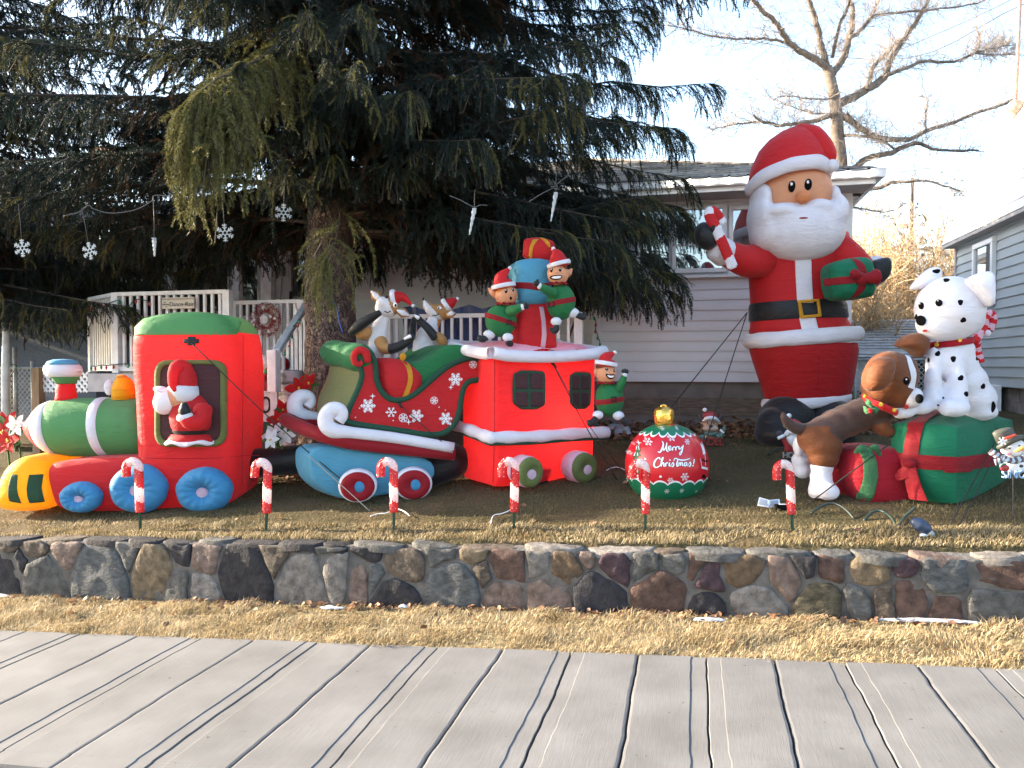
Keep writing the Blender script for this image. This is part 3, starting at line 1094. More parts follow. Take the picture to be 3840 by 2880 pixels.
window(1573, 440, 1722, 594, YH, house, [(1582, 453, 1646, 585), (1656, 453, 1714, 585)])
wr = house.children[-1]
q0 = at(1461, 531, YH)
q1 = at(1562, 531, YH)
MB().beam((q0.x, YH - .055, q0.z), (q1.x, YH - .055, q0.z), 0.02, 0.03).build('glazing_bar', M_trim, house, smooth=False)
MB().box(((at(1374, 594, YH).x + at(1722, 594, YH).x) / 2, YH - 0.06, at(1500, 597, YH).z - .01), (at(1722, 594, YH).x - at(1374, 594, YH).x + .06, 0.10, 0.04)).build('window_sill', M_trim, house, smooth=False)
# hanging sun catcher seen behind the right pane: dark red leaf shape against the glass
# porch wall: dark windows, white posts
for (x0, x1) in ((268, 360), (380, 502), (520, 566)):
 window(x0, 486, x1, 690, Y2, house, [(x0 + 5, 492, x1 - 5, 684)], glass=M_dglass, fm=M_trim2)
dr = window(628, 500, 668, 772, Y2, house, [(637, 510, 659, 640)], glass=M_dglass, name='door', fm=M_trim2)
dd0, dd1 = at(636, 765, Y2), at(661, 645, Y2)
MB().box(((dd0.x + dd1.x) / 2, Y2 - .04, (dd0.z + dd1.z) / 2), (dd1.x - dd0.x, .03, dd1.z - dd0.z)).build('door_panel', M_trim2, dr, smooth=False)
hd = at(634, 640, Y2)
MB().box((hd.x, Y2 - .1, hd.z), (.03, .06, .16)).build('handle', mat('black_iron', (.02, .02, .022), .4), dr, smooth=False)
for (x0, x1, y0, y1) in ((361, 377, 480, 700), (503, 519, 470, 700), (567, 588, 470, 700)):
 a, b = at(x0, y1, YH - 0.1), at(x1, y0, YH - .1)
 MB().box(((a.x + b.x) / 2, YH - 0.1, (a.z + b.z) / 2), (b.x - a.x, 0.11, b.z - a.z)).build('porch_post', M_trim2, house, smooth=False)
mb = at(596, 590, Y2)
mt = MB().box((mb.x, Y2 - .09, mb.z), (.14, .12, .2)).box((mb.x + .16, Y2 - .07, mb.z + .02), (.11, .09, .17)).tube([(mb.x, Y2 - .05, mb.z - .1), (mb.x + .01, Y2 - .05, mb.z - .5), (mb.x + .1, Y2 - .05, mb.z - .6), (mb.x + .16, Y2 - .05, mb.z - .1)], .012, 6)
mt.build('utility_box', mat('grey_plastic', (.35, .35, .34), .5), house, smooth=False)
# ================================================================== PORCH
M_rail = mat('railing_white', (0.72, 0.72, 0.74), 0.5, 0.08, 8)
porch = empty('porch', 'raised white railed front porch and steps beside the big spruce trunk', 'porch')
YP = 9.9
DZ = at(370, 797, YP).z
pa, pb = at(252, 640, YP), at(492, 640, YP)
def rail(A, B, z0a, z1a, z0b, z1b, n, par, name='railing', bw=0.038, post0=True, post1=True, mat_=None):
 mat_ = mat_ or M_rail
 m = MB()
 d = Vector((B.x - A.x, B.y - A.y, 0))
 m.beam((A.x, A.y, z1a), (B.x, B.y, z1b), 0.10, 0.055)
 r_ = m.build(name, mat_, par, smooth=False)
 MB().beam((A.x, A.y, z0a), (B.x, B.y, z0b), 0.05, 0.07).build('bottom_rail', mat_, r_, smooth=False)
 for i in range(1, n + 1):
  t = i / (n + 1)
  x, y = A.x + d.x * t, A.y + d.y * t
  za, zb = z0a + (z0b - z0a) * t + .034, z1a + (z1b - z1a) * t - .027
  MB().box((x, y, (za + zb) / 2), (bw, bw, zb - za), Matrix.Rotation(math.atan2(d.y, d.x), 3, 'Z')).build('baluster', mat_, r_, smooth=False)
 for on, P_, za, zb in ((post0, A, z0a, z1a), (post1, B, z0b, z1b)):
  if on:
   MB().box((P_.x, P_.y, (za - .06 + zb + .02) / 2), (0.11, 0.11, zb - za + .08), Matrix.Rotation(math.atan2(d.y, d.x), 3, 'Z')).build('railing_post', mat_, r_, smooth=False)
 return r_
zt = at(370, 633, YP).z
rail(pa, pb, DZ, zt, DZ, zt, 14, porch)
A2 = atz(198, 648, (pa - CAM).dot(CF) * 1.075)
rail(A2, pa, DZ, zt, DZ, zt, 10, porch, post1=False)
B0, B1 = at(506, 652, YP + .5), at(652, 652, YP + .5)
zt2 = at(560, 653, YP + .5).z
rail(B0, B1, DZ - .02, zt2, DZ - .02, zt2, 9, porch)
# stair handrail and its balusters
H0, H1 = at(664, 654, YP + .3), at(597, 760, YP - 1.0)
hr = MB().beam(H0, H1, .10, .075).build('handrail', mat('handrail_grey', (.50, .53, .58), .45), porch, smooth=False)
bevel_obj(hr, .015)
for i in range(7):
 q = H0.lerp(H1, (i + .3) / 7)
 MB().box((q.x + .05, q.y, (q.z + DZ - .5) / 2 - .1 * i / 7), (.035, .035, q.z - DZ + .42)).build('baluster', M_rail, hr, smooth=False)
for i in range(4):
 q = at(640 + i * 9, 720, YP + .1)
 MB().box((q.x, q.y, DZ + .25), (.035, .035, 1.25)).build('baluster', M_rail, hr, smooth=False)
nw = at(592, 800, YP - 1.0)
bevel_obj(MB().box((nw.x, nw.y, at(592, 785, YP - 1).z - .1), (.13, .13, .55)).build('newel_post', M_rail, porch, smooth=False), .012)
# deck floor boards (edge on), skirt and steps
m = MB()
m.box(((pa.x + at(1270, 800, YP).x) / 2, (YP + Y2) / 2 + .05, DZ - .06), (at(1270, 800, YP).x - pa.x, Y2 - YP - .08, .08))
m.build('deck_floor', M_trim2, porch, smooth=False)
for i in range(3):
 a, b = at(520, 800, YP - .1 - .28 * i), at(660, 800, YP - .1 - .28 * i)
 MB().box(((a.x + b.x) / 2, YP - .1 - .28 * i, DZ - .2 - .19 * i), (b.x - a.x, .28, .05)).build('step', mat('step_grey', (.42, .42, .44), .7), porch, smooth=False)
sk0, sk1 = at(190, 846, YP - .12), at(292, 807, YP - .12)
MB().box(((sk0.x + sk1.x) / 2, YP - .1, (sk0.z + sk1.z) / 2), (sk1.x - sk0.x, .04, sk1.z - sk0.z)).build('skirt_board', mat('skirt_lavender_grey', (.36, .35, .38), .7), porch, smooth=False)
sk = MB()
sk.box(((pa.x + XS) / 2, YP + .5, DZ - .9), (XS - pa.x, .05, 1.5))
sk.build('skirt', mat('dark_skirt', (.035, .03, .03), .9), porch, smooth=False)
def lattice(x0, y0, x1, y1, Y, par, m, step=.075, w=.035, name='lattice_panel'):
 a, b = at(x0, y1, Y), at(x1, y0, Y)
 W_, H_ = b.x - a.x, b.z - a.z
 for sgn in (1, -1):
  mb_ = MB()
  t = -H_
  while t < W_:
   p0, p1 = [t, 0.0], [t + H_, H_]
   if p0[0] < 0:
    p0 = [0, -t]
   if p1[0] > W_:
    p1 = [W_, W_ - t]
   if p1[0] - p0[0] > .01:
    if sgn < 0:
     p0[0], p1[0] = W_ - p0[0], W_ - p1[0]
    mb_.beam((a.x + p0[0], Y + sgn * .006, a.z + p0[1]), (a.x + p1[0], Y + sgn * .006, a.z + p1[1]), .01, w, up=Vector((0, 1, 0)).cross(Vector((p1[0] - p0[0], 0, p1[1] - p0[1]))))
   t += step * 1.414
  tag(mb_.build(name, m, par, smooth=False), kind='stuff')
lattice(92, 804, 190, 846, YP - .02, porch, M_rail)
# right part of the deck, behind the sleigh
q0, q1 = at(838, 700, YP + .2), at(1250, 700, YP + .2)
ztr = at(1000, 682, YP + .2).z
zbr = DZ + .0
rail(q0, q1, zbr, ztr, zbr, ztr, 19, porch)
tp = MB()
n = 30
rows = []
for j in range(6):
 rows.append([(q0.x + .1 + (q1.x - q0.x - .9) * i / (n - 1), YP + .55 + .05 * math.sin(i * 1.9 + j) + .03 * noise.noise(Vector((i * .7, j, 0))), DZ + .05 + (at(900, 664, YP + .5).z - DZ - .05) * j / 5 + .03 * math.sin(i * .9)) for i in range(n)])
tp.grid(rows)
tag(tp.build('tarp', mat('blue_tarp', (.025, .045, .16), .4, .2, 6, bs=.4, bscale=10)), 'dark blue tarp hanging behind the deck railing and the reindeer', 'tarp')
# ---- sign on the railing
sg = at(385, 654.5, YP - .09)
kk = PX * (sg - CAM).dot(CF) / FN
sign = empty('wooden_sign', 'cream wooden sign lettered about learning to dance in the rain on porch railing', 'sign', sg)
bevel_obj(MB().box((0, 0, 0), (80 * kk, .022, 24.5 * kk)).build('board', mat('sign_cream', (.55, .50, .42), .7, .1, 6), sign, smooth=False), .004)
M_ink = mat('black_paint', (.012, .012, .012), .6)
def text_obj(s, size, m, parent, loc, name='lettering', ext=.0015, align='CENTER', rot=(R(90), 0, 0), shear=0.0):
 cu = bpy.data.curves.new(name, 'FONT')
 cu.body = s
 cu.size = size
 cu.extrude = ext
 cu.shear = shear
 cu.align_x = align
 cu.align_y = 'CENTER'
 o = bpy.data.objects.new(name, cu)
 COL.objects.link(o)
 dg = bpy.context.evaluated_depsgraph_get()
 me = bpy.data.meshes.new_from_object(o.evaluated_get(dg))
 bpy.data.objects.remove(o)
 bpy.data.curves.remove(cu)
 me.materials.clear()
 me.materials.append(m)
 o2 = bpy.data.objects.new(name, me)
 COL.objects.link(o2)
 o2.parent = parent
 o2.location = loc
 o2.rotation_euler = rot
 return o2
text_obj('LIFE ISN\'T ABOUT WAITING FOR THE STORM TO PASS', 3.3 * kk, mat('faded_ink', (.25, .2, .17), .7), sign, (0, -.0135, 8.3 * kk))
text_obj("it's", 5 * kk, M_ink, sign, (-32 * kk, -.0135, 1.5 * kk))
text_obj('learning', 5 * kk, M_ink, sign, (-30 * kk, -.0135, -2.8 * kk))
text_obj('to', 5 * kk, M_ink, sign, (-28 * kk, -.0135, -7.5 * kk))
text_obj('Dance', 13 * kk, M_ink, sign, (-4 * kk, -.0135, -3 * kk))
text_obj('in the', 4.5 * kk, M_ink, sign, (17.5 * kk, -.0135, -3 * kk))
text_obj('Rain', 13 * kk, M_ink, sign, (30 * kk, -.0135, -3 * kk))
# ================================================================== HOUSE TO THE RIGHT
M_side2 = mat('blue_grey_siding', (0.36, 0.40, 0.42), 0.55, 0.05, 1.5)
nh = empty('neighbour_house', 'blue grey sided house with a steep white roof on the right of the dogs', 'house')
NX = 4.6
NY1, NY0 = 15.4, 7.0
nzb = 1.85 + (786 - 832) * PX * 12.6 / FN
nzt = 1.85 + (786 - 532) * PX * 13.9 / FN + .05
r_ = 0
z = nzb
while z < nzt - .02:
 hh = min(.152, nzt - z)
 pr = [(NX + .03, z), (NX - .02, z), (NX - .024, z + .012), (NX - .02, z + .03), (NX - .002, z + hh), (NX + .03, z + hh)]
 for (a, b) in ((NY0, 10.6 + (r_ % 3) * .5), (10.602 + (r_ % 3) * .5, NY1)):
  MB().grid([[(p[0], y, p[1]) for p in pr] for y in (a, b)], close_u=True, cap0=True, cap1=True).build('siding_board', M_side2, nh, smooth=False)
 z += hh
 r_ += 1
MB().box((NX + 3.2, (NY0 + NY1) / 2, (nzb + nzt) / 2), (6.34, NY1 - NY0 - .02, nzt - nzb)).build('wall_core', M_side2, nh, smooth=False)
MB().box((NX, NY1 - .02, (nzb + nzt) / 2), (.07, .08, nzt - nzb)).build('corner_trim', mat('taupe_trim', (.38, .35, .34), .6), nh, smooth=False)
MB().box((NX + 3.25, (NY0 + NY1) / 2, nzb / 2 - .5 - .002), (6.3, NY1 - NY0 - .06, nzb + 1.0)).build('foundation', mat('grey_block', (.19, .165, .16), .9, .2, 3, bs=.6, bscale=12), nh, smooth=False)
# recessed joints of the block foundation: each block proud of the wall
M_blk = mat('foundation_block', (.20, .175, .17), .9, .2, 6, bs=.5, bscale=40)
for row in range(4):
 for c_ in range(9):
  y = 11.3 + c_ * .42 + (row % 2) * .21
  MB().box((NX + .094, y, nzb - .12 - row * .2), (.014, .405, .188)).build('foundation_block', M_blk, nh, smooth=False)
def atx(x, y, X):
 d = ray(x, y)
 return CAM + d * ((X - CAM.x) / d.x)
def side_window(x0, x1, y0, y1, glass, name='window', t=.085):
 """box by photo x range; y range measured at the near (right) edge"""
 a, b = atx(x0, y1, NX - .03), atx(x1, y1, NX - .03)
 zt_ = atx(x1, y0, NX - .03).z
 zb_ = b.z
 fr = MB()
 ya, yb = b.y, a.y
 for (cy, cz, w, h) in (((ya + yb) / 2, zb_ + t / 2, yb - ya, t), ((ya + yb) / 2, zt_ - t / 2, yb - ya, t), (ya + t / 2, (zb_ + zt_) / 2, t, zt_ - zb_ - 2 * t), (yb - t / 2, (zb_ + zt_) / 2, t, zt_ - zb_ - 2 * t)):
  fr.box((NX - .05, cy, cz), (.07, w - .001, h - .001))
 w = fr.build(name, M_trim, nh, smooth=False)
 bevel_obj(w, .006, 1)
 MB().box((NX - .045, (ya + yb) / 2, (zb_ + zt_) / 2), (.01, yb - ya - 2 * t + .01, zt_ - zb_ - 2 * t + .01)).build('pane', glass, w, smooth=False)
side_window(2105, 2149, 512, 657, M_glass)
side_window(2126, 2160, 832, 935, M_dglass)
# steep roof plane towards us
rx0, rz0 = NX - .2, nzt - .03
rx1, rz1 = rx0 + 1.22, rz0 + 2.75
rl = math.hypot(rx1 - rx0, rz1 - rz0)
M_nroof = [mat('white_shake_a', (.72, .70, .68), .6, .06, 4), mat('white_shake_b', (.66, .65, .63), .6, .06, 4)]
nroof = MB().add([(rx0, NY0, rz0), (rx0, NY1 + .15, rz0), (rx1, NY1 + .15, rz1), (rx1, NY0, rz1), (rx1 + 2.6, NY0, rz1 + .7), (rx1 + 2.6, NY1 + .15, rz1 + .7), (rx1 + 4.0, NY0, rz0), (rx1 + 4.0, NY1 + .15, rz0)],
    [(0, 1, 2, 3), (3, 2, 5, 4), (4, 5, 7, 6), (1, 7, 5, 2), (0, 3, 4, 6), (0, 6, 7, 1)]).build('roof', M_nroof[0], nh, smooth=False)
us2 = Vector((rx1 - rx0, 0, rz1 - rz0)).normalized()
un2 = Vector((-us2.z, 0, us2.x))
k = int(rl / .2)
for i in range(k):
 b0 = Vector((rx0, 0, rz0)) + us2 * (i * .2)
 p = [b0 + un2 * .004, b0 + un2 * .022, b0 + us2 * .21 + un2 * .008]
 for (a, b) in ((NY0, 11.1), (11.102, NY1 + .16)):
  vs = [(q.x, Y_, q.z) for Y_ in (a, b) for q in p]
  MB().add(vs, [(0, 1, 2), (5, 4, 3), (0, 3, 4, 1), (1, 4, 5, 2), (2, 5, 3, 0)]).build('roof_course', M_nroof[i % 2], nroof, smooth=False)
MB().box((NX - .11, (NY0 + NY1) / 2 + .05, rz0 - .03), (.2, NY1 - NY0 + .15, .05)).build('eave_trim', mat('taupe_trim', (.38, .35, .34), .6), nh, smooth=False)
# mast on the roof
mt = atz(2194, 224, 13.0)
ant = empty('antenna_mast', 'thin rusty antenna mast standing on the white roof at the right edge', 'antenna', mt)
MB().tube([(0, 0, -.25), (.05, 0, 2.4)], .03, 8).build('pole', mat('rusty_pipe', (.25, .17, .14), .6, .3, 20), ant)
MB().ell((0, 0, -.05), (.13, .13, .12)).build('pole_boot', mat('rusty_pipe', (.25, .17, .14), .6), ant)
# ================================================================== FAR THINGS
sh_y = 18.5
sa, sb = at(1800, 796, sh_y), at(2060, 796, sh_y)
shed = empty('shed', 'low garage with pale shingled roof seen between santa and the dalmatian', 'shed')
MB().box(((sa.x + sb.x) / 2, sh_y + 1.5, sa.z - .4), (sb.x - sa.x, 3, at(1900, 772, sh_y).z - sa.z + 1.4)).build('wall', mat('shed_wall', (.45, .43, .42), .7), shed, smooth=False)
z0, z1 = at(1900, 772, sh_y - .3).z, at(1900, 690, sh_y + 2).z
sroof = MB().grid([[(sa.x - .3, sh_y - .3, z0), (sb.x + .3, sh_y - .3, z0)], [(sa.x - .3, sh_y + 2.2, z1), (sb.x + .3, sh_y + 2.2, z1)], [(sa.x - .3, sh_y + 4.4, z0), (sb.x + .3, sh_y + 4.4, z0)]]).build('roof', mat('pale_shingle', (.42, .40, .40), .9, .2, 8), shed, smooth=False)
for i in range(14):
 t = i / 14
 q0 = Vector((sa.x - .3, sh_y - .3 + 2.5 * t, z0 + (z1 - z0) * t + .012))
 MB().beam(q0, (sb.x + .3, q0.y, q0.z), .1, .022).build('roof_course', rnd.choice([mat('pale_shingle', (.42, .40, .40)), mat('pale_shingle_b', (.34, .33, .33), .9, .2, 8)]), sroof, smooth=False)
def chainlink(a, b, z0, z1, par, m, step=.075, w=.006):
 mb_ = MB()
 L_ = (Vector((b.x, b.y, 0)) - Vector((a.x, a.y, 0))).length
 d = (Vector((b.x, b.y, 0)) - Vector((a.x, a.y, 0))).normalized()
 H_ = z1 - z0
 for sgn in (1, -1):
  t = -H_
  while t < L_:
   p0, p1 = [t, 0.0], [t + H_, H_]
   if p0[0] < 0:
    p0 = [0, -t]
   if p1[0] > L_:
    p1 = [L_, L_ - t]
   if p1[0] - p0[0] > .01:
    if sgn < 0:
     p0[0], p1[0] = L_ - p0[0], L_ - p1[0]
    A_ = Vector((a.x, a.y, z0 + p0[1])) + d * p0[0]
    B_2 = Vector((a.x, a.y, z0 + p1[1])) + d * p1[0]
    mb_.beam(A_, B_2, w, w)
   t += step * 1.414
 return tag(mb_.build('wire_mesh', m, par, smooth=False), kind='stuff')
M_galv = mat('galvanised_steel', (.36, .37, .38), .45, .15, 20, metal=.4)
# yard fence between the houses, with dark slats woven in
fy = 13.2
fa, fb = at(1846, 800, fy), at(2075, 800, fy)
fence2 = empty('chain_link_fence', 'chain link fence with dark privacy mesh between santa and the neighbour house', 'fence')
zt_, zb_ = at(1900, 777, fy).z, at(1900, 868, fy).z - .3
chainlink(fa, fb, zb_, zt_, fence2, M_galv, .06, .010)
lattice(1870, 782, 2075, 880, fy + .06, fence2, mat('black_lattice', (.02, .02, .022), .7), .07, .055, 'privacy_mesh')
for x in (1848, 1905, 2070):
 q = at(x, 800, fy)
 MB().tube([(q.x, q.y, zb_ - .3), (q.x, q.y, zt_ + .06)], .03, 8).build('fence_post', M_galv, fence2)
MB().tube([(fa.x, fa.y, zt_), (fb.x, fb.y, zt_)], .022, 8).build('top_rail', M_galv, fence2)
# left: blue stucco garage wall, white post, chain link fence
bg = empty('stucco_building', 'blue stucco wall of the neighbouring building left of the porch', 'building')
by = 13.0
b0, b1 = at(-140, 900, by), at(203, 520, by)
MB().box(((b0.x + b1.x) / 2, by + 2, (b0.z + 4.0) / 2), (b1.x - b0.x, 4, 4.0 - b0.z + .6)).build('wall', mat('blue_stucco', (.10, .13, .19), .95, .16, 30, bs=1.0, bscale=60), bg, smooth=False)
MB().box(((b0.x + b1.x) / 2, by + 1.9, 4.02), (b1.x - b0.x + .5, 4.5, .12)).build('roof', M_shingle[0], bg, smooth=False)
fen = empty('chain_link_fence', 'chain link gate fence with galvanised posts left of the locomotive', 'fence')
ly = 10.6
la, lb = at(-60, 800, ly), at(92, 800, ly)
zt_ = at(50, 795, ly).z
chainlink(la, lb, zt_ - 1.1, zt_, fen, M_galv, .065, .007)
MB().tube([(la.x, ly, zt_), (lb.x, ly, zt_)], .022, 8).build('top_rail', M_galv, fen)
for x, dz in ((71, .12), (33, .35), (-40, .1)):
 q = at(x, 800, ly)
 MB().tube([(q.x, ly, zt_ - 1.3), (q.x, ly, zt_ + dz)], .035, 8).build('fence_post', M_galv, fen)
pw = at(11, 850, ly - .2)
wp = empty('white_post', 'white painted post standing by the chain link fence at left edge', 'post', (pw.x, pw.y, pw.z - .6))
MB().tube([(0, 0, -.4), (.01, 0, .9), (.05, 0, 1.75)], [.062, .062, .055], 12).build('pole', M_trim2, wp)
MB().tube([(.05, 0, 1.75), (.04, 0, 1.8)], [.07, .06], 12).build('cap', M_trim2, wp)
fp = at(28, 850, ly + .1)
wpo = empty('wooden_post', 'dark weathered timber post behind the white post at left', 'post', (fp.x, fp.y, 0))
MB().box((0, 0, .6), (.11, .11, 2.3)).build('timber', mat('weathered_timber', (.16, .11, .075), .9, .3, 8, bs=.5, stretch=(1, 1, .2)), wpo, smooth=False)
tb = at(83, 850, YP - .05)
tb2 = empty('wooden_post', 'brown timber deck post beside the white lattice skirting', 'post', (tb.x, tb.y, 0))
MB().box((0, 0, at(83, 822, YP).z - .55), (.14, .12, 1.5)).build('timber', mat('brown_timber', (.20, .13, .08), .9, .3, 8, bs=.5, stretch=(1, 1, .2)), tb2, smooth=False)
# ------------------------------------------------------------------ eave bulbs
M_bulb = emit('frosted_bulb', (1.0, .93, .80), 2.2)
M_cordb = mat('black_cord', (.015, .015, .015), .5)
bp_ = [(590, 434), (1242, 404), (1448, 395), (1490, 392), (1532, 390), (1574.5, 388), (1616.5, 386), (1792, 377), (1832, 374), (1877, 373)]
ls = empty('eave_light_string', 'string of round white bulbs clipped along the house gutter', 'string lights')
path = []
for (x, y) in bp_:
 q = at(x, y - 4, YE - .15)
 path.append((q.x, q.y, q.z + .015))
cp_ = []
for i in range(len(path) - 1):
 a, b = Vector(path[i]), Vector(path[i + 1])
 nseg = max(2, int((b - a).length / .3))
 for j in range(nseg):
  t = j / nseg
  q = a.lerp(b, t)
  cp_.append((q.x, q.y, q.z - .02 * math.sin(math.pi * ((t * nseg) % 1))))
cp_.append(path[-1])
MB().tube(cp_, .008, 5).build('cord', M_cordb, ls)
for (x, y) in bp_:
 q = at(x, y, YE - .155)
 b = MB().ell((0, 0, -.012), (.042, .042, .046), n=14, m=9).build('bulb', M_bulb, ls, loc=q)
 MB().tube([(0, 0, .03), (0, 0, .065)], .022, 8).build('socket', M_cordb, b)
# ================================================================== INFLATABLES: materials and shared builders
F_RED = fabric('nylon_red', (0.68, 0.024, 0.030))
F_DRED = fabric('nylon_deep_red', (0.36, 0.012, 0.022))
F_GREEN = fabric('nylon_green', (0.03, 0.22, 0.075))
F_LGREEN = fabric('nylon_leaf_green', (0.12, 0.34, 0.13))
F_SGREEN = fabric('nylon_sage_green', (0.07, 0.22, 0.10))
F_DGREEN = fabric('nylon_dark_green', (0.025, 0.10, 0.06))
F_OLIVE = fabric('nylon_olive', (0.17, 0.22, 0.07))
F_GIFT = fabric('nylon_emerald', (0.012, 0.21, 0.11))
F_WHITE = fabric('nylon_white', (0.80, 0.78, 0.84), tr=0.3)
F_PINKW = fabric('nylon_pinkish_white', (0.80, 0.55, 0.66), tr=0.4)
F_BLUE = fabric('nylon_blue', (0.08, 0.34, 0.62))
F_SKY = fabric('nylon_light_blue', (0.13, 0.42, 0.60))
F_YEL = fabric('nylon_yellow', (0.86, 0.48, 0.015))
F_GOLD = fabric('nylon_gold', (0.72, 0.36, 0.03))
F_BLACK = fabric('nylon_black', (0.012, 0.012, 0.014), tr=0.05, rough=0.4)
F_SKIN = fabric('nylon_skin', (0.78, 0.36, 0.20), tr=0.3)
F_TAN = fabric('nylon_tan', (0.50, 0.25, 0.09), tr=0.3)
F_BROWN = fabric('nylon_brown', (0.17, 0.054, 0.018), tr=0.25)
F_DBROWN = fabric('nylon_dark_brown', (0.075, 0.042, 0.036), tr=0.2)
F_TAUPE = fabric('nylon_olive_tan', (0.24, 0.25, 0.10))
F_DARKWIN = fabric('nylon_window', (0.06, 0.018, 0.022), tr=0.15)
F_PRINT_W = mat('print_white', (0.78, 0.74, 0.78), 0.55, 0.03)
F_PRINT_K = mat('print_black', (0.005, 0.0045, 0.005), 0.85, 0.05, spec=.06)
F_PRINT_R = mat('print_red', (0.55, 0.02, 0.02), 0.5, 0.05)
F_PRINT_Y = mat('print_gold', (0.75, 0.42, 0.04), 0.45, 0.05)
class Kit:
 """builder bound to a thing and to one traced crop: crop coordinates -> photo -> local metres"""
 def __init__(self, T, conv, s):
  self.T, self.conv, self.s = T, conv, s
  self.o = T.o
  self.m = s * T.k            # metres per crop unit
 def P(self, x, y, d=0.0):
  return self.T.p(*self.conv(x, y), d)
 def O(self, pts, d=0.0):
  if isinstance(d, tuple):     # depth grows from the left to the right of the outline
   xs = [p[0] for p in pts]
   a, b = min(xs), max(xs)
   return [(q.x, q.z) for q in (self.P(x, y, d[0] + (d[1] - d[0]) * (x - a) / (b - a)) for x, y in pts)]
  return [(q.x, q.z) for q in (self.P(x, y, d) for x, y in pts)]
 def puff(self, name, m, pts, y0, y1, par=None, dm=None, **kw):
  pf = Puff(self.O(pts, (y0 + y1) / 2 if dm is None else dm), y0, y1, **kw)
  pf.ob = pf.build(name, m, par or self.o)
  return pf
 def decal(self, name, m, pts, surf, par=None, off=.006, d=0.0, **kw):
  return fix_normals(decal(self.O(pts, d), surf, off=off, **kw).build(name, m, par or self.o))
 def tube(self, name, m, pts, r, par=None, n=14, sm=6, flat=1.0, ends=True):
  """pts: (x, y, d) crop; r in crop units (number or list)"""
  P_ = [self.P(*p) for p in pts]
  rr = r if hasattr(r, '__len__') else [r] * len(pts)
  Q = smooth_path(P_, sm)
  k = len(Q)
  R_ = [float(np.interp(i / (k - 1) * (len(rr) - 1), range(len(rr)), rr)) * self.m for i in range(k)]
  if ends:   # rounded ends
   d0 = (Q[0] - Q[1]).normalized()
   d1 = (Q[-1] - Q[-2]).normalized()
   A = [(Q[0] + d0 * R_[0] * .5 * math.sin(a), R_[0] * math.cos(a)) for a in (1.5, 1.1, .6)]
   B = [(Q[-1] + d1 * R_[-1] * .5 * math.sin(a), R_[-1] * math.cos(a)) for a in (.6, 1.1, 1.5)]
   Q = [a[0] for a in A] + Q + [b[0] for b in B]
   R_ = [a[1] for a in A] + R_ + [b[1] for b in B]
  return fix_normals(MB().tube(Q, R_, n, flat=flat).build(name, m, par or self.o))
 def ell(self, name, m, c, r, par=None, rot=None, n=24, k=16):
  """c: (x, y, d) crop; r: (x, depth, z) crop units"""
  return MB().ell(self.P(*c), [a * self.m for a in r], rot, n, k).build(name, m, par or self.o)
 def esurf(self, c, r):
  q = self.P(*c)
  R_ = [a * self.m for a in r]
  def f(x, z):
   t = 1 - ((x - q.x) / R_[0]) ** 2 - ((z - q.z) / R_[2]) ** 2
   return q.y - R_[1] * math.sqrt(max(t, 0.0))
  return f
 def band(self, name, m, c, r, y0, y1, par=None, sc=1.02, tilt=0.0, n=40, k=6, roll=0.0):
  """belt round an ellipsoid between crop heights y0 (top) and y1"""
  q = self.P(*c)
  R_ = [a * self.m for a in r]
  rows = []
  za, zb = (c[1] - y0) * self.m, (c[1] - y1) * self.m
  for i in range(k + 1):
   z = za + (zb - za) * i / k
   f = math.sqrt(max(0.02, 1 - (z / R_[2]) ** 2)) * sc + .012 * math.sin(math.pi * i / k)
   rows.append([(q.x + R_[0] * f * math.cos(a), q.y + R_[1] * f * math.sin(a), q.z + z + tilt * R_[0] * f * math.cos(a)) for a in [2 * math.pi * j / n for j in range(n)]])
  return fix_normals(MB().grid(rows, close_u=True).build(name, m, par or self.o))
 def lathe(self, name, m, prof, d, par=None, dr=1.0, n=40, lean=None):
  """prof: (cx, y, r) crop, top to bottom or reverse; dr depth ratio"""
  rows = []
  for (x, y, r) in prof:
   q = self.P(x, y, d)
   rows.append([(q.x + r * self.m * math.cos(a), q.y + r * self.m * dr * math.sin(a), q.z + (lean or 0) * r * self.m * math.cos(a)) for a in [2 * math.pi * j / n for j in range(n)]])
  return fix_normals(MB().grid(rows, close_u=True, cap0=True, cap1=True).build(name, m, par or self.o))
 def wheel(self, name, mt, mh, x, y, rx, ry, d, th, hub, hm=None, hx=0, hy=0, par=None, n=60, pleat=0.05):
  q = self.P(x, y, d)
  rows = []
  prof = [(.16, -.30), (.26, -.62), (.42, -.95), (.62, -1.08), (.82, -.88), (.95, -.5), (1, 0), (.95, .5), (.8, .9), (.4, 1.0), (.05, .9)]
  for (r, yy) in prof:
   row = []
   for j in range(n):
    a = 2 * math.pi * j / n
    w = 1 + pleat * math.sin(j * 13 * 2 * math.pi / n + 1) * (1 if r < .7 else .4) + .02 * math.sin(3 * a + x)
    row.append((q.x + rx * self.m * r * math.cos(a) * (1 + .015 * math.sin(7 * a)), q.y + yy * th * w, q.z + ry * self.m * r * math.sin(a) * (1 + .015 * math.sin(5 * a + 1))))
   rows.append(row)
  w = fix_normals(MB().grid(rows, close_u=True, cap0=True, cap1=True).build(name, mt, par or self.o))
  h = MB().ell((q.x + hx * self.m, q.y - th * .42, q.z + hy * self.m), (hub * self.m, th * .22, hub * self.m), n=24, m=8).build('hub', mh, w)
  return w
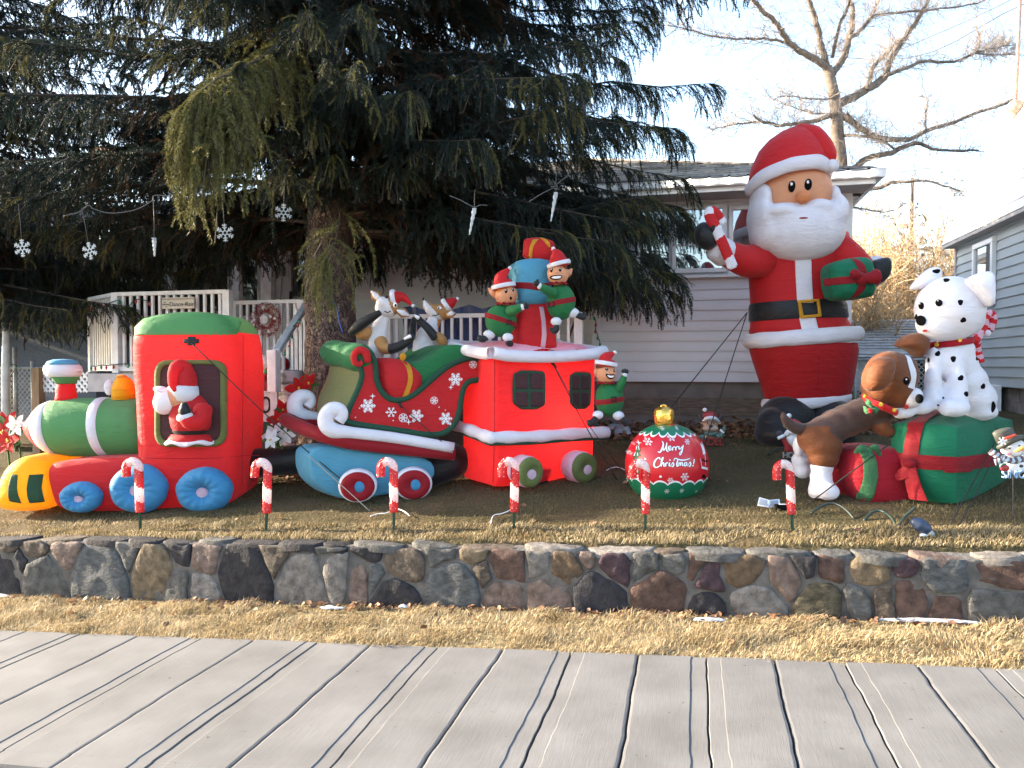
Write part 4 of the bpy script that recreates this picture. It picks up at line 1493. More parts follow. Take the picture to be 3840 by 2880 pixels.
def ring_frame(outer, inner, surf, off, th, n=64):
 o, i = resample(outer, n), resample(inner, n)
 # align start points
 j = min(range(n), key=lambda k: (i[k] - o[0]).length)
 i = i[j:] + i[:j]
 f = lambda p, e: (p.x, surf(p.x, p.y) - e, p.y)
 rows = [[f(p, -th) for p in o], [f(p, off * .5) for p in o], [f(a.lerp(b, .3), off) for a, b in zip(o, i)], [f(a.lerp(b, .7), off) for a, b in zip(o, i)], [f(p, off * .5) for p in i], [f(p, -th) for p in i]]
 return MB().grid(rows, close_u=True)
def flake(c, r, surf, off, mb, kind=0, w=None, rot=0.0):
 """six-armed snowflake print"""
 w = w or r * .13
 for k in range(6):
  a = rot + k * math.pi / 3
  e = Vector((math.cos(a), math.sin(a)))
  ribbon([(c[0], c[1]), (c[0] + e.x * r * .5, c[1] + e.y * r * .5), (c[0] + e.x * r, c[1] + e.y * r)], w, surf, off, mb)
  for t, l in ((.45, .34), (.72, .25)) if kind == 0 else ((.6, .3),):
   for s in (-1, 1):
    b = a + s * math.pi / 3.4
    p = (c[0] + e.x * r * t, c[1] + e.y * r * t)
    ribbon([p, (p[0] + math.cos(b) * r * l, p[1] + math.sin(b) * r * l)], w * .85, surf, off, mb)
 if kind == 2:
  pts = circle2(c, r * 1.02, n=28)
  ribbon(pts + [pts[0], pts[1]], w * .8, surf, off, mb)
  pts = circle2(c, r * .42, n=16)
  ribbon(pts + [pts[0]], w * .8, surf, off, mb)
 return mb
def star4(c, r, surf, off, mb):
 pts = []
 for k in range(8):
  a = k * math.pi / 4 + math.pi / 2
  q = r if k % 2 == 0 else r * .22
  pts.append((c[0] + q * math.cos(a), c[1] + q * math.sin(a)))
 return decal(pts, surf, off, n=32, it=0, rings=2, mb=mb)
def rope(name, label, pts, r=.006, cat='rope', m=None, group=None):
 o = MB().tube(smooth_path(pts, 6), r, 5).build(name, m or M_cordb)
 return tag(o, label, cat, group)
# ================================================================== LOCOMOTIVE
cv1 = lambda x, y: (.27773 * x, 662.4 + .27773 * y)
LT = Thing('toy_locomotive', 'inflatable red and green locomotive with blue wheels and yellow cowcatcher', 'inflatable', 300, 1107)
L = Kit(LT, cv1, .27773)
cab = L.puff('cab', F_RED, [(1045, 260), (1070, 170), (1140, 98), (1300, 64), (1550, 52), (1800, 68), (1920, 115), (2000, 230), (2030, 480), (2030, 800), (2010, 1150), (1990, 1330), (1920, 1520), (1830, 1585), (1500, 1585), (1120, 1580), (1105, 1200), (1080, 700), (1050, 500)], .06, 1.02, rnd_=.26, bulge=.07, it=1, n=110, dm=(.2, .8))
zr = L.P(1400, 224, .3).z
xr_ = L.P(1880, 224, .3).x
paint_faces(cab.ob, [F_RED, F_SGREEN], lambda c, n_: 1 if (c.z > zr + .02 and c.x < xr_ + .02) else 0)
L.decal('roof_panel', F_LGREEN, [(1085, 226), (1300, 228), (1600, 226), (1872, 223), (1890, 160), (1905, 112), (1800, 72), (1550, 56), (1300, 68), (1150, 98), (1085, 165)], cab.front, off=.01, d=.3, n=90, it=0, rings=16)
sm = MB()
for pts in ([(1868, 222), (1866, 600), (1862, 1000), (1860, 1400)], [(1100, 1168), (1500, 1172), (1995, 1165)], [(1100, 700), (1120, 1000), (1118, 1168)]):
 pp = [(q.x, q.z) for q in smooth_path([(a, 0, b) for a, b in [(L.P(x, y, .1).x, L.P(x, y, .1).z) for x, y in pts]], 8) for q in [Vector((q.x, q.z, 0)) if False else q]]
 ribbon(pp, .006, cab.front, .003, sm)
sm.build('seam', F_DRED, L.o)
def rrect(x0, y0, x1, y1, r):
 out = []
 for (cx, cy, a0) in ((x1 - r, y0 + r, -90), (x1 - r, y1 - r, 0), (x0 + r, y1 - r, 90), (x0 + r, y0 + r, 180)):
  for k in range(6):
   a = R(a0 + 18 * k)
   out.append((cx + r * math.cos(a), cy + r * math.sin(a)))
 return out
fr = fix_normals(ring_frame(L.O(rrect(1220, 415, 1768, 1085, 90), .05), L.O(rrect(1266, 450, 1722, 1046, 70), .05), cab.front, .028, .01).build('window_frame', F_OLIVE, L.o))
L.decal('window_panel', F_DARKWIN, rrect(1258, 442, 1728, 1052, 70), cab.front, par=fr, off=.006, d=.05, it=0, n=64, rings=10)
# boiler: lathe about the long axis
DB = .56
def xlathe(name, m, prof, yc, par, shear=.0, n=44):
 rows = []
 zc = L.P(500, yc, DB - .2).z
 for (cx, r) in prof:
  q = L.P(cx, yc, DB - .85 * r * L.m)
  q.y = DB
  rows.append([(q.x - shear * r * L.m * math.sin(a), q.y + r * L.m * math.cos(a), zc + r * L.m * math.sin(a)) for a in [2 * math.pi * j / n for j in range(n)]])
 return fix_normals(MB().grid(rows, close_u=True, cap0=True, cap1=True).build(name, m, par))
bo = xlathe('boiler', F_LGREEN, [(300, 190), (335, 222), (420, 240), (600, 244), (800, 243), (1000, 241), (1130, 236)], 950, L.o, .12)
xlathe('boiler_band', F_WHITE, [(680, 236), (690, 247), (725, 250), (760, 247), (770, 236)], 950, bo, .10)
xlathe('boiler_ring', F_WHITE, [(235, 160), (262, 200), (310, 228), (340, 226), (352, 200)], 955, bo, .12)
xlathe('boiler_front', F_RED, [(178, 20), (188, 70), (205, 110), (235, 165), (275, 190)], 960, bo, .1)
ch = L.lathe('chimney', F_RED, [(512, 590, 70), (512, 640, 74), (515, 700, 80), (515, 745, 86)], DB)
L.lathe('chimney_funnel', F_LGREEN, [(505, 505, 128), (506, 540, 112), (509, 570, 92), (512, 600, 74)], DB, ch)
L.lathe('chimney_crown', F_WHITE, [(488, 432, 60), (488, 440, 105), (488, 462, 138), (490, 495, 144), (494, 525, 136), (500, 545, 118)], DB, ch)
L.lathe('chimney_top', F_SKY, [(490, 407, 8), (488, 411, 70), (488, 424, 110), (488, 450, 128)], DB, ch)
bl = L.lathe('bell_dome', F_YEL, [(958, 545, 20), (958, 552, 48), (960, 575, 68), (962, 610, 84), (962, 640, 90), (962, 722, 92)], DB)
L.lathe('bell_cap', F_GOLD, [(946, 528, 8), (946, 533, 30), (948, 548, 46), (955, 562, 50)], DB, bl)
L.lathe('bell_band', F_YEL, [(962, 634, 88), (962, 638, 94), (962, 645, 94), (962, 650, 88)], DB, bl)
L.ell('sunlit_white_piece', F_WHITE, (846, 628, DB), (38, 34, 66))  # added white puff standing in for an overexposed sunlit patch by the bell
L.puff('chassis', F_RED, [(385, 1300), (400, 1240), (440, 1205), (700, 1178), (1000, 1165), (1190, 1165), (1190, 1585), (700, 1588), (460, 1565), (425, 1470), (400, 1380)], .03, 1.0, rnd_=.3, bulge=.03, it=1, dm=.12)
cow = L.puff('cowcatcher', F_YEL, [(-15, 1500), (10, 1380), (60, 1260), (130, 1190), (250, 1146), (390, 1210), (415, 1400), (445, 1560), (250, 1592), (60, 1578), (-10, 1548)], .05, .95, rnd_=.4, bulge=.10, it=2, dm=.16)
for pts in ([(112, 1300), (162, 1302), (165, 1410), (184, 1526), (95, 1508), (95, 1400)], [(245, 1304), (318, 1306), (316, 1410), (338, 1520), (245, 1525), (234, 1410)]):
 L.decal('grille_panel', F_DGREEN, pts, cow.front, par=cow.ob, off=.006, d=.02, it=0)
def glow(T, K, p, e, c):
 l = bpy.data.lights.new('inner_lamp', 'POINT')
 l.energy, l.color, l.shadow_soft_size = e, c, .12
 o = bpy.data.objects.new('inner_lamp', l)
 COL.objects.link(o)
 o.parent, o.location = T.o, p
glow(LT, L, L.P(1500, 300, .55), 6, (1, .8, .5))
L.wheel('wheel', F_BLUE, F_PINKW, 638, 1480, 162, 122, -.02, .11, 46, hx=-11, hy=-30)
L.wheel('wheel', F_BLUE, F_PINKW, 1085, 1413, 220, 192, -.02, .13, 58, hx=-8, hy=-26)
L.wheel('wheel', F_BLUE, F_PINKW, 1593, 1426, 216, 180, -.02, .13, 56, hx=-4, hy=-30)
tt_ = [LT.p(525, 1002, .7), LT.p(560, 1000, .68), LT.p(600, 996, .66), LT.p(640, 993, .64), LT.p(676, 992, .62)]
fix_normals(MB().tube(tt_, [.165, .17, .165, .168, .165], 28).build('coupling_tube', F_BLACK, L.o))
pt = MB()
for (w, h) in ((58, 17), (30, 34)):
 decal([(q.x, q.z) for q in (L.P(1490 + a * w, 268 + b * h, .03) for a, b in ((-1, -1), (1, -1), (1, 1), (-1, 1)))], cab.front, .008, n=16, it=0, rings=2, mb=pt)
pt.build('tether_patch', F_BLACK, L.o)
tp0 = L.o.matrix_world if False else None
def wl(T, q):
 """local -> world for a Thing"""
 return T.loc + T.ax * q.x + T.ay * q.y + Vector((0, 0, q.z))
a = wl(LT, L.P(1490, 285, -.04))
gnd = on_ground(795, 1084)
rope('tether_rope', 'thin black tether running from the locomotive cab down towards the sleigh', [a, a.lerp(gnd, .5) - Vector((0, 0, .05)), gnd], .006)
# santa leaning out of the cab window
ST = Thing('santa_figure', 'small inflatable santa leaning out of the locomotive cab window', 'santa', *cv1(1480, 1075), z=LT.z + .02)
K = Kit(ST, cv1, .27773)
K.ell('coat', F_RED, (1485, 860, -.03), (163, 120, 195))
K.band('belt', F_BLACK, (1485, 860, -.03), (163, 120, 195), 958, 1000, sc=1.03)
K.lathe('coat_skirt', F_RED, [(1480, 990, 150), (1478, 1030, 172), (1476, 1050, 180)], -.03, dr=.62)
q = []
n = 60
c0 = K.P(1478, 1052, -.03)
rows = []
for i, (rr, dz) in enumerate(((182, 14), (192, 6), (194, -8), (186, -18), (176, -14))):
 rows.append([(c0.x + rr * K.m * math.cos(a), c0.y + rr * K.m * .64 * math.sin(a), c0.z + dz * K.m * (1.0 + .25 * math.sin(a * 7)) + 8 * K.m * math.sin(a * 5)) for a in [2 * math.pi * j / n for j in range(n)]])
fix_normals(MB().grid(rows, close_u=True).build('coat_hem', F_WHITE, K.o))
K.tube('arm', F_RED, [(1580, 790, -.14), (1560, 880, -.2), (1490, 900, -.26), (1440, 870, -.28)], [70, 66, 60, 50])
K.ell('cuff', F_WHITE, (1438, 858, -.28), (62, 52, 40), rot=Matrix.Rotation(R(-14), 3, 'Y'))
K.tube('mitten', F_BLACK, [(1440, 845, -.28), (1435, 800, -.29), (1432, 755, -.29)], [46, 44, 24])
K.ell('head', F_SKIN, (1400, 690, -.06), (105, 95, 105))
K.ell('beard', F_WHITE, (1285, 735, -.08), (84, 95, 105), rot=Matrix.Rotation(R(12), 3, 'Y'))
K.ell('moustache', F_WHITE, (1265, 648, -.08), (62, 90, 26), rot=Matrix.Rotation(R(15), 3, 'Y'))
K.lathe('hat_brim', F_WHITE, [(1425, 610, 90), (1428, 622, 112), (1438, 680, 108), (1446, 728, 92), (1448, 742, 60)], -.06)
K.tube('hat', F_RED, [(1440, 640, -.06), (1440, 560, -.06), (1425, 490, -.06), (1385, 470, -.1), (1350, 520, -.16), (1345, 600, -.19), (1362, 652, -.2)], [92, 92, 72, 58, 44, 34, 18])
# ================================================================== SLEIGH CAR
cv2 = lambda x, y: (547.2 + .31248 * x, 604.8 + .31248 * y)
SA = 10
SLT = Thing('sleigh_wagon', 'inflatable red sleigh wagon with green trim, snowflakes and blue hull', 'inflatable', 757, 1083, rot=SA)
K = Kit(SLT, cv2, .31248)
WS = .72
LIFT = .09
def soft_prism(name, m, pts, y0, y1, par, vox=.02, sm=8, it=2):
 ol = round_outline(pts, it)
 mb = flat_prism([(p.x, p.y) for p in ol], y0, y1)
 o = fix_normals(mb.build(name, m, par))
 bm = bmesh.new()
 bm.from_mesh(o.data)
 bmesh.ops.triangulate(bm, faces=bm.faces)
 bm.to_mesh(o.data)
 bm.free()
 return remesh(o, vox, sm)
panel = [(690, 560), (700, 500), (740, 470), (800, 500), (835, 545), (845, 600), (850, 690), (885, 775), (950, 830), (1040, 828), (1130, 780), (1230, 690), (1330, 605), (1430, 555), (1530, 535), (1595, 575), (1605, 640), (1560, 690), (1485, 700), (1445, 760), (1425, 900), (1390, 1000), (1310, 1062), (1200, 1068), (1000, 1035), (650, 985), (645, 950), (665, 880), (740, 720), (755, 625)]
po = K.O(panel, 0)
sp1 = soft_prism('side_panel', F_RED, po, -.03, .06, K.o, .016, 6, 1)
# far side twin
soft_prism('side_panel', F_RED, [(a, b + LIFT) for a, b in po], WS - .06, WS + .02, K.o, .03, 4, 1)
pr = round_outline([Vector(p) for p in po], 1)
tp_ = smooth_path([Vector((p.x, -.028, p.y)) for p in pr] + [Vector((pr[0].x, -.028, pr[0].y))], 2)
fix_normals(MB().tube(tp_, .03, 10).build('trim', F_DGREEN, K.o))
side = lambda x, z: -.040
# prints
for (x, y, r, kd) in ((793, 870, 46, 0), (953, 914, 34, 1), (1036, 953, 25, 2), (1127, 940, 44, 0), (1250, 833, 22, 2), (1398, 687, 44, 0), (1519, 585, 22, 2), (1330, 958, 42, 0)):
 q = K.P(x, y, -.04)
 mb = MB()
 flake((q.x, q.z), r * K.m * (1.12), side, .003, mb, kd if kd else 0)
 if kd == 0:
  flake((q.x, q.z), r * K.m * .5, side, .0035, mb, 2, w=r * K.m * .1)
 tag(mb.build('snowflake_print', F_PRINT_W, K.o), kind='stuff')
for (x, y, r) in ((825, 803, 22), (1074, 982, 24), (1366, 742, 20), (1362, 995, 18), (735, 886, 9), (707, 950, 9), (967, 972, 9), (1284, 879, 8), (1328, 900, 7), (1442, 683, 7)):
 q = K.P(x, y, -.04)
 star4((q.x, q.z), r * K.m, side, .003, MB()).build('star_print', F_PRINT_W, K.o)
# red scroll spiral on the near end of the roll
K.tube('scroll_spiral', F_RED, [(790, 560, -.06), (775, 500, -.07), (730, 485, -.07), (696, 520, -.07), (700, 570, -.07), (740, 580, -.07), (752, 545, -.07)], [26, 28, 26, 22, 20, 18, 10])
K.tube('scroll_spiral', F_DGREEN, [(722, 555, -.075), (738, 540, -.08), (756, 556, -.08), (750, 590, -.07)], [8, 10, 9, 6])
# front roll across the sleigh
q0, q1 = K.P(752, 545, -.03), K.P(752, 525, 0)
rows = []
for i in range(13):
 t = i / 12
 y = -.05 + (WS + .12) * t
 r = 100 * K.m * (1.0 - .55 * abs(2 * t - 1) ** 6) * (1.0 + .04 * math.sin(t * 9))
 rows.append([(q0.x + .02 + r * math.cos(a), y, q0.z + LIFT * t * .9 + r * math.sin(a) * .98) for a in [2 * math.pi * j / 32 for j in range(32)]])
fix_normals(MB().grid(rows, close_u=True, cap0=True, cap1=True).build('front_roll', F_GREEN, K.o))
# dashboard wall below the roll
fw = [K.P(x, y, 0) for x, y in ((765, 600), (752, 650), (735, 730), (700, 810), (668, 880), (652, 950), (652, 1000))]
rows = []
for t in (0, .08, .3, .5, .7, .92, 1):
 b = .05 * math.sin(math.pi * t)
 rows.append([(p.x - b, .02 + (WS - .04) * t, p.z + LIFT * t) for p in fw])
rows2 = [[(p[0] + .06, p[1], p[2]) for p in r] for r in rows]
fix_normals(MB().grid(rows).grid(rows2).build('dashboard', F_TAUPE, K.o))
# back rest
bkp = K.O([(1085, 585), (1230, 548), (1340, 455), (1450, 438), (1560, 492), (1606, 580), (1600, 640), (1480, 590), (1400, 600), (1300, 660), (1200, 740), (1120, 800), (1110, 690)], 0)
soft_prism('back_rest', F_GREEN, bkp, .02, WS, K.o, .025, 10, 1)
K.puff('seat_bottom', F_DGREEN, [(700, 900), (1400, 900), (1390, 1000), (1200, 1050), (680, 980)], .04, WS - .04, rnd_=.2, bulge=0, it=0)
sk_ = K.puff('gift_sack', F_RED, [(865, 560), (900, 535), (1040, 545), (1110, 590), (1185, 660), (1165, 760), (1100, 850), (930, 850), (875, 720)], -.01, .5, rnd_=.4, bulge=.05)
K.decal('sack_ribbon', F_GOLD, [(1028, 548), (1062, 552), (1096, 620), (1102, 690), (1078, 770), (1050, 830), (1022, 830), (1050, 740), (1068, 680), (1062, 620)], sk_.front, par=sk_.ob, off=.007, d=.0, it=1, rings=5) if False else None
rb = [(q.x, q.z) for q in smooth_path([Vector((a, 0, b)) for a, b in K.O([(1040, 548), (1075, 610), (1084, 690), (1066, 760), (1040, 825)], 0)], 6)] if False else None
pth = smooth_path([Vector((a, b, 0)) for a, b in K.O([(1040, 548), (1075, 610), (1084, 690), (1066, 760), (1040, 825)], 0)], 6)
ribbon([(p.x, p.y) for p in pth], 33 * K.m, sk_.front, .008).build('sack_ribbon', F_GOLD, sk_.ob)
K.tube('sack_bow', F_GOLD, [(1042, 552, .04), (1035, 530, .03), (1046, 515, .03), (1054, 530, .03), (1048, 552, .04)], [10, 13, 12, 12, 8], par=sk_.ob)
# hull, red base roll, runners
hl = K.O([(400, 1120), (850, 1190), (1295, 1225), (1250, 1435), (1000, 1480), (720, 1520), (600, 1512), (470, 1440), (395, 1340)], .05)
soft_prism('hull', F_SKY, hl, .03, .40, K.o, .03, 10, 2)
def lifted(pts):
 out = []
 for (x, y, d) in pts:
  q = K.P(x, y, 0)
  out.append(Vector((q.x, d, q.z + LIFT * d / WS)))
 return out
def ltube(name, m, pts, r, par=None, n=18):
 Q = smooth_path(lifted(pts), 6)
 rr = r if hasattr(r, '__len__') else [r] * 2
 k = len(Q)
 R_ = [float(np.interp(i / (k - 1) * (len(rr) - 1), range(len(rr)), rr)) * K.m for i in range(k)]
 return fix_normals(MB().tube(Q, R_, n).build(name, m, par or K.o))
ltube('base_roll', F_DRED, [(1392, 1205, -.02), (1000, 1160, -.03), (700, 1125, -.03), (520, 1085, -.02), (420, 1055, .08), (395, 1048, .35), (420, 1050, .68), (600, 1080, .74), (1300, 1180, .74)], [42, 46, 46, 48, 50, 50, 46, 42])
for d, nm in ((-.07, 'near'), (WS + .03, 'far')):
 ltube('runner', F_WHITE, [(590, 965, d), (612, 930, d), (598, 890, d), (545, 888, d), (508, 930, d), (510, 990, d), (560, 1030, d), (680, 1045, d), (1000, 1085, d), (1380, 1150, d)], [40, 44, 48, 52, 54, 56, 56, 40, 38, 38])
for (x, y) in ((722, 1422), (1106, 1408)):
 q = K.P(x, y, -.14)
 rows = []
 for (r, yy) in ((.3, -.5), (.8, -.48), (.96, -.36), (1.0, -.1), (1.0, .7), (.9, 1.0), (.3, 1.05)):
  rows.append([(q.x + 118 * K.m * 1.1 * r * math.cos(a), q.y + .13 * yy, q.z + 112 * K.m * r * math.sin(a)) for a in [2 * math.pi * j / 44 for j in range(44)]])
 wl_ = fix_normals(MB().grid(rows, close_u=True, cap0=True, cap1=True).build('wheel', F_WHITE, K.o))
 fix_normals(MB().grid([[(q.x + 104 * K.m * 1.1 * r * math.cos(a), q.y - .062 - .045 * h, q.z + 100 * K.m * r * math.sin(a)) for a in [2 * math.pi * j / 44 for j in range(44)]] for r, h in ((1, 0), (.98, .5), (.8, 1), (.5, .9), (.25, .3), (.1, .25))], close_u=True, cap1=True).build('wheel_face', F_DRED, wl_))
 MB().ell((q.x + 14 * K.m, q.y - .085, q.z), (35 * K.m, .02, 40 * K.m)).build('hub', F_BLUE, wl_)
tt_ = [K.P(1230, 1340, .3), K.P(1330, 1300, .33), K.P(1430, 1270, .36), K.P(1545, 1225, .4)]
fix_normals(MB().tube(tt_, [.19, .2, .195, .18], 28).build('coupling_tube', F_BLACK, K.o))
a = wl(SLT, K.P(1030, 880, -.06))
gnd = on_ground(985, 1108)
a2 = wl(SLT, K.P(1015, 862, -.05))
MB().tube([K.P(1005, 850, -.05), K.P(1030, 885, -.06)], [.016, .01], 6).build('tether_tab', F_BLACK, K.o)
g3 = on_ground(845, 1120)
rope('tether_rope', 'thin tether running from the sleigh side back to a peg in the lawn', [a, a.lerp(wl(SLT, K.P(1380, 1190, -.1)), .5), wl(SLT, K.P(1385, 1188, -.12))], .005)
a3 = wl(SLT, K.P(390, 1220, -.02))
rope('tether_rope', 'pale tether slanting across the blue sleigh hull to the lawn', [a3, a3.lerp(on_ground(800, 1105), .5), on_ground(800, 1105)], .005, m=mat('grey_cord', (.25, .23, .2), .7))
# the soft sleigh leans: its far side is pulled forward
for o in SLT.o.children_recursive:
 for v in o.data.vertices:
  v.co.x -= .52 * max(0.0, v.co.y)
# ---- two reindeer riding in the sleigh
cv8 = lambda x, y: (720 + .27342 * x, 576 + .27342 * y)
zr_ = SLT.z + .42
def santa_hat(K, base, tip, r0, brim_m=F_WHITE, par=None, pom=18, mid=None, hm=F_RED, brim=None):
 """bent cone from base (x,y,d) to tip, with brim and pompom"""
 mid = mid or ((base[0] + tip[0]) / 2, (base[1] + tip[1]) / 2 - 10, base[2])
 hat = K.tube('hat', hm, [base, mid, tip], [r0, r0 * .62, pom * .5], par=par)
 b, t = K.P(*base), K.P(*mid)
 ax = (t - b).normalized()
 s = ax.cross(Vector((0, 1, 0))).normalized()
 u = s.cross(ax)
 rows = []
 rr = r0 * K.m * 1.08
 w = (brim or r0 * .34) * K.m
 for i in range(10):
  ph = 2 * math.pi * i / 10
  rows.append([b + ax * (w * math.sin(ph)) + (s * math.cos(a) + u * math.sin(a)) * (rr + w * .35 * math.cos(ph)) for a in [2 * math.pi * j / 28 for j in range(28)]])
 fix_normals(MB().grid(rows, close_u=True, close_v=True).build('hat_brim', brim_m, hat))
 K.ell('pompom', F_WHITE, tip, (pom, pom, pom), par=hat)
 return hat
RT = Thing('reindeer_figure', 'inflatable reindeer in a santa hat with hoof at its mouth, front of sleigh', 'reindeer', *cv8(370, 690), z=zr_ + .02, group=None)
K = Kit(RT, cv8, .27342)
bd = MB()
for p, r in (((345, 640, 0), 82), ((345, 570, 0), 76), ((355, 510, 0), 70), ((375, 450, 0), 62), ((395, 410, 0), 52)):
 bd.ell(K.P(*p), [r * K.m, r * .8 * K.m, r * K.m])
bd.ell(K.P(330, 800, .05), [95 * K.m, 80 * K.m, 120 * K.m])
bd = remesh(bd.build('body', F_WHITE, K.o), .016, 6)
xt = K.P(300, 600, 0)
paint_faces(bd, [F_WHITE, F_TAN], lambda c, n_: 1 if (c.y > .03 or (c.x < K.P(285, 560, 0).x and c.z < K.P(0, 480, 0).z)) else 0)
hd_ = MB()
hd_.ell(K.P(430, 320, -.02), [88 * K.m, 80 * K.m, 82 * K.m])
hd_.ell(K.P(390, 285, -.08), [52 * K.m, 60 * K.m, 48 * K.m])
hd_.ell(K.P(375, 330, -.06), [46 * K.m, 52 * K.m, 52 * K.m])
hd_ = remesh(hd_.build('head', F_WHITE, K.o), .013, 5)
e0, e1 = K.P(440, 250, 0), K.P(470, 350, 0)
paint_faces(hd_, [F_WHITE, F_TAN], lambda c, n_: 1 if c.x > e0.x + (e0.z - c.z) * .35 else 0)
K.ell('nose', F_BLACK, (422, 240, -.11), (12, 12, 12), par=hd_)
ev = K.ell('eye', F_PRINT_W, (488, 302, -.17), (15, 8, 21), par=hd_)
K.ell('pupil', F_PRINT_K, (491, 306, -.185), (8, 5, 11), par=ev)
K.tube('mouth', F_PRINT_K, [(405, 352, -.17), (430, 362, -.175), (452, 350, -.17)], 3.5, par=hd_, n=6)
for (a_, b_, rr) in (((370, 265, .02), (300, 195, .03), [26, 42, 12]), ((505, 345, -.06), (595, 385, -.04), [16, 40, 14])):
 mid = ((a_[0] + b_[0]) / 2, (a_[1] + b_[1]) / 2, a_[2])
 e = K.tube('ear', F_TAN, [a_, mid, b_], rr, par=hd_, flat=.5)
 K.tube('inner_ear', F_WHITE, [(a_[0], a_[1], a_[2] - .05), (mid[0], mid[1], mid[2] - .06), (b_[0], b_[1], b_[2] - .03)], [r * .55 for r in rr], par=e, flat=.5)
santa_hat(K, (475, 250, -.02), (628, 308, -.02), 58, par=hd_, pom=15, mid=(545, 240, -.02), brim=20)
K.tube('arm', F_BLACK, [(140, 520, -.1), (200, 470, -.14), (290, 410, -.17), (365, 365, -.2)], [30, 44, 38, 24])
K.ell('shoulder', F_TAN, (240, 520, -.04), (70, 60, 62))
K.tube('arm', F_TAN, [(370, 585, -.06), (400, 640, -.1), (455, 650, -.14)], [52, 46, 40])
K.tube('hoof_sleeve', F_BLACK, [(450, 652, -.14), (520, 630, -.16), (585, 590, -.17), (625, 555, -.18)], [42, 38, 34, 26])
K.tube('hoof_print', F_PRINT_W, [(560, 572, -.26), (608, 548, -.27)], [9, 15], n=8)
RT = Thing('reindeer_figure', 'inflatable reindeer with raised muzzle and santa hat at the back of the sleigh', 'reindeer', *cv8(740, 745), z=zr_ + .25)
K = Kit(RT, cv8, .27342)
bd = MB()
for p, r in (((735, 690, 0), 120), ((735, 620, 0), 108), ((745, 550, 0), 90), ((765, 490, 0), 68), ((790, 440, 0), 56), ((815, 400, .02), 52)):
 bd.ell(K.P(*p), [r * K.m, r * .8 * K.m, r * K.m])
bd = remesh(bd.build('body', F_WHITE, K.o), .016, 6)
n1, n2 = K.P(825, 430, 0), K.P(850, 700, 0)
paint_faces(bd, [F_WHITE, F_TAN], lambda c, n_: 1 if (c.y > .08 or c.x > n1.x + (c.z < K.P(0, 500, 0).z) * .03) else 0)
hd_ = MB()
for p, r in (((715, 272, -.02), 14), ((735, 305, -.02), 30), ((765, 335, -.02), 46), ((805, 355, -.01), 60), ((850, 360, 0), 68), ((890, 355, 0), 62)):
 hd_.ell(K.P(*p), [r * K.m, r * .85 * K.m, r * K.m])
hd_ = remesh(hd_.build('head', F_WHITE, K.o), .013, 5)
l0, l1 = K.P(735, 275, 0), K.P(850, 400, 0)
paint_faces(hd_, [F_WHITE, F_TAN], lambda c, n_: 1 if (c.x - l0.x) * (l1.z - l0.z) - (c.z - l0.z) * (l1.x - l0.x) < 0 else 0)
K.ell('nose', F_BLACK, (711, 258, -.02), (7, 10, 18), par=hd_)
ev = K.ell('eye', F_PRINT_W, (838, 326, -.15), (19, 8, 11), par=hd_)
K.ell('pupil', F_PRINT_K, (832, 327, -.162), (7, 5, 7), par=ev)
K.tube('mouth', F_PRINT_K, [(782, 384, -.12), (812, 385, -.14), (830, 375, -.15), (834, 368, -.15)], 3.5, par=hd_, n=6)
santa_hat(K, (895, 310, 0), (982, 255, 0), 54, par=hd_, pom=14, mid=(945, 275, 0), brim=19)
e = K.tube('ear', F_TAN, [(900, 385, -.1), (935, 375, -.12), (968, 372, -.1)], [18, 30, 8], par=hd_, flat=.5)
K.tube('inner_ear', F_WHITE, [(905, 378, -.14), (935, 368, -.16), (958, 366, -.14)], [9, 18, 5], par=e, flat=.5)
K.tube('arm', F_TAN, [(860, 640, -.1), (860, 590, -.16), (835, 555, -.18), (800, 550, -.2)], [38, 42, 36, 34])
K.tube('hoof_sleeve', F_BLACK, [(805, 560, -.2), (750, 490, -.22), (690, 430, -.22), (655, 392, -.21)], [36, 32, 26, 26])
K.tube('hoof_print', F_PRINT_W, [(645, 388, -.3), (672, 404, -.31)], [10, 16], n=8)
K.tube('arm', F_BLACK, [(620, 560, -.1), (628, 480, -.06), (640, 410, 0)], [30, 28, 22])
# ================================================================== CABOOSE WITH ELVES
cv3 = lambda x, y: (950.4 + .36456 * x, 489.6 + .36456 * y)
CT = Thing('toy_caboose', 'inflatable bright red caboose with dark windows and white edged roof', 'inflatable', *cv3(505, 1550), rot=30)
K = Kit(CT, cv3, .36456)
WC = .78
body = K.puff('body', F_RED, [(322, 765), (620, 770), (930, 768), (926, 1000), (920, 1200), (916, 1410), (800, 1480), (560, 1535), (330, 1545), (322, 1250)], .02, WC, rnd_=.10, bulge=.04, it=0, dm=.02, n=100)
sm = MB()
ribbon([(K.P(328, y, .02).x, K.P(328, y, .02).z) for y in (790, 1000, 1230, 1400, 1520)], .006, body.front, .004, sm)
sm.build('seam', F_DRED, body.ob)
glow(CT, K, K.P(640, 1150, WC / 2), 9, (1, .8, .5))
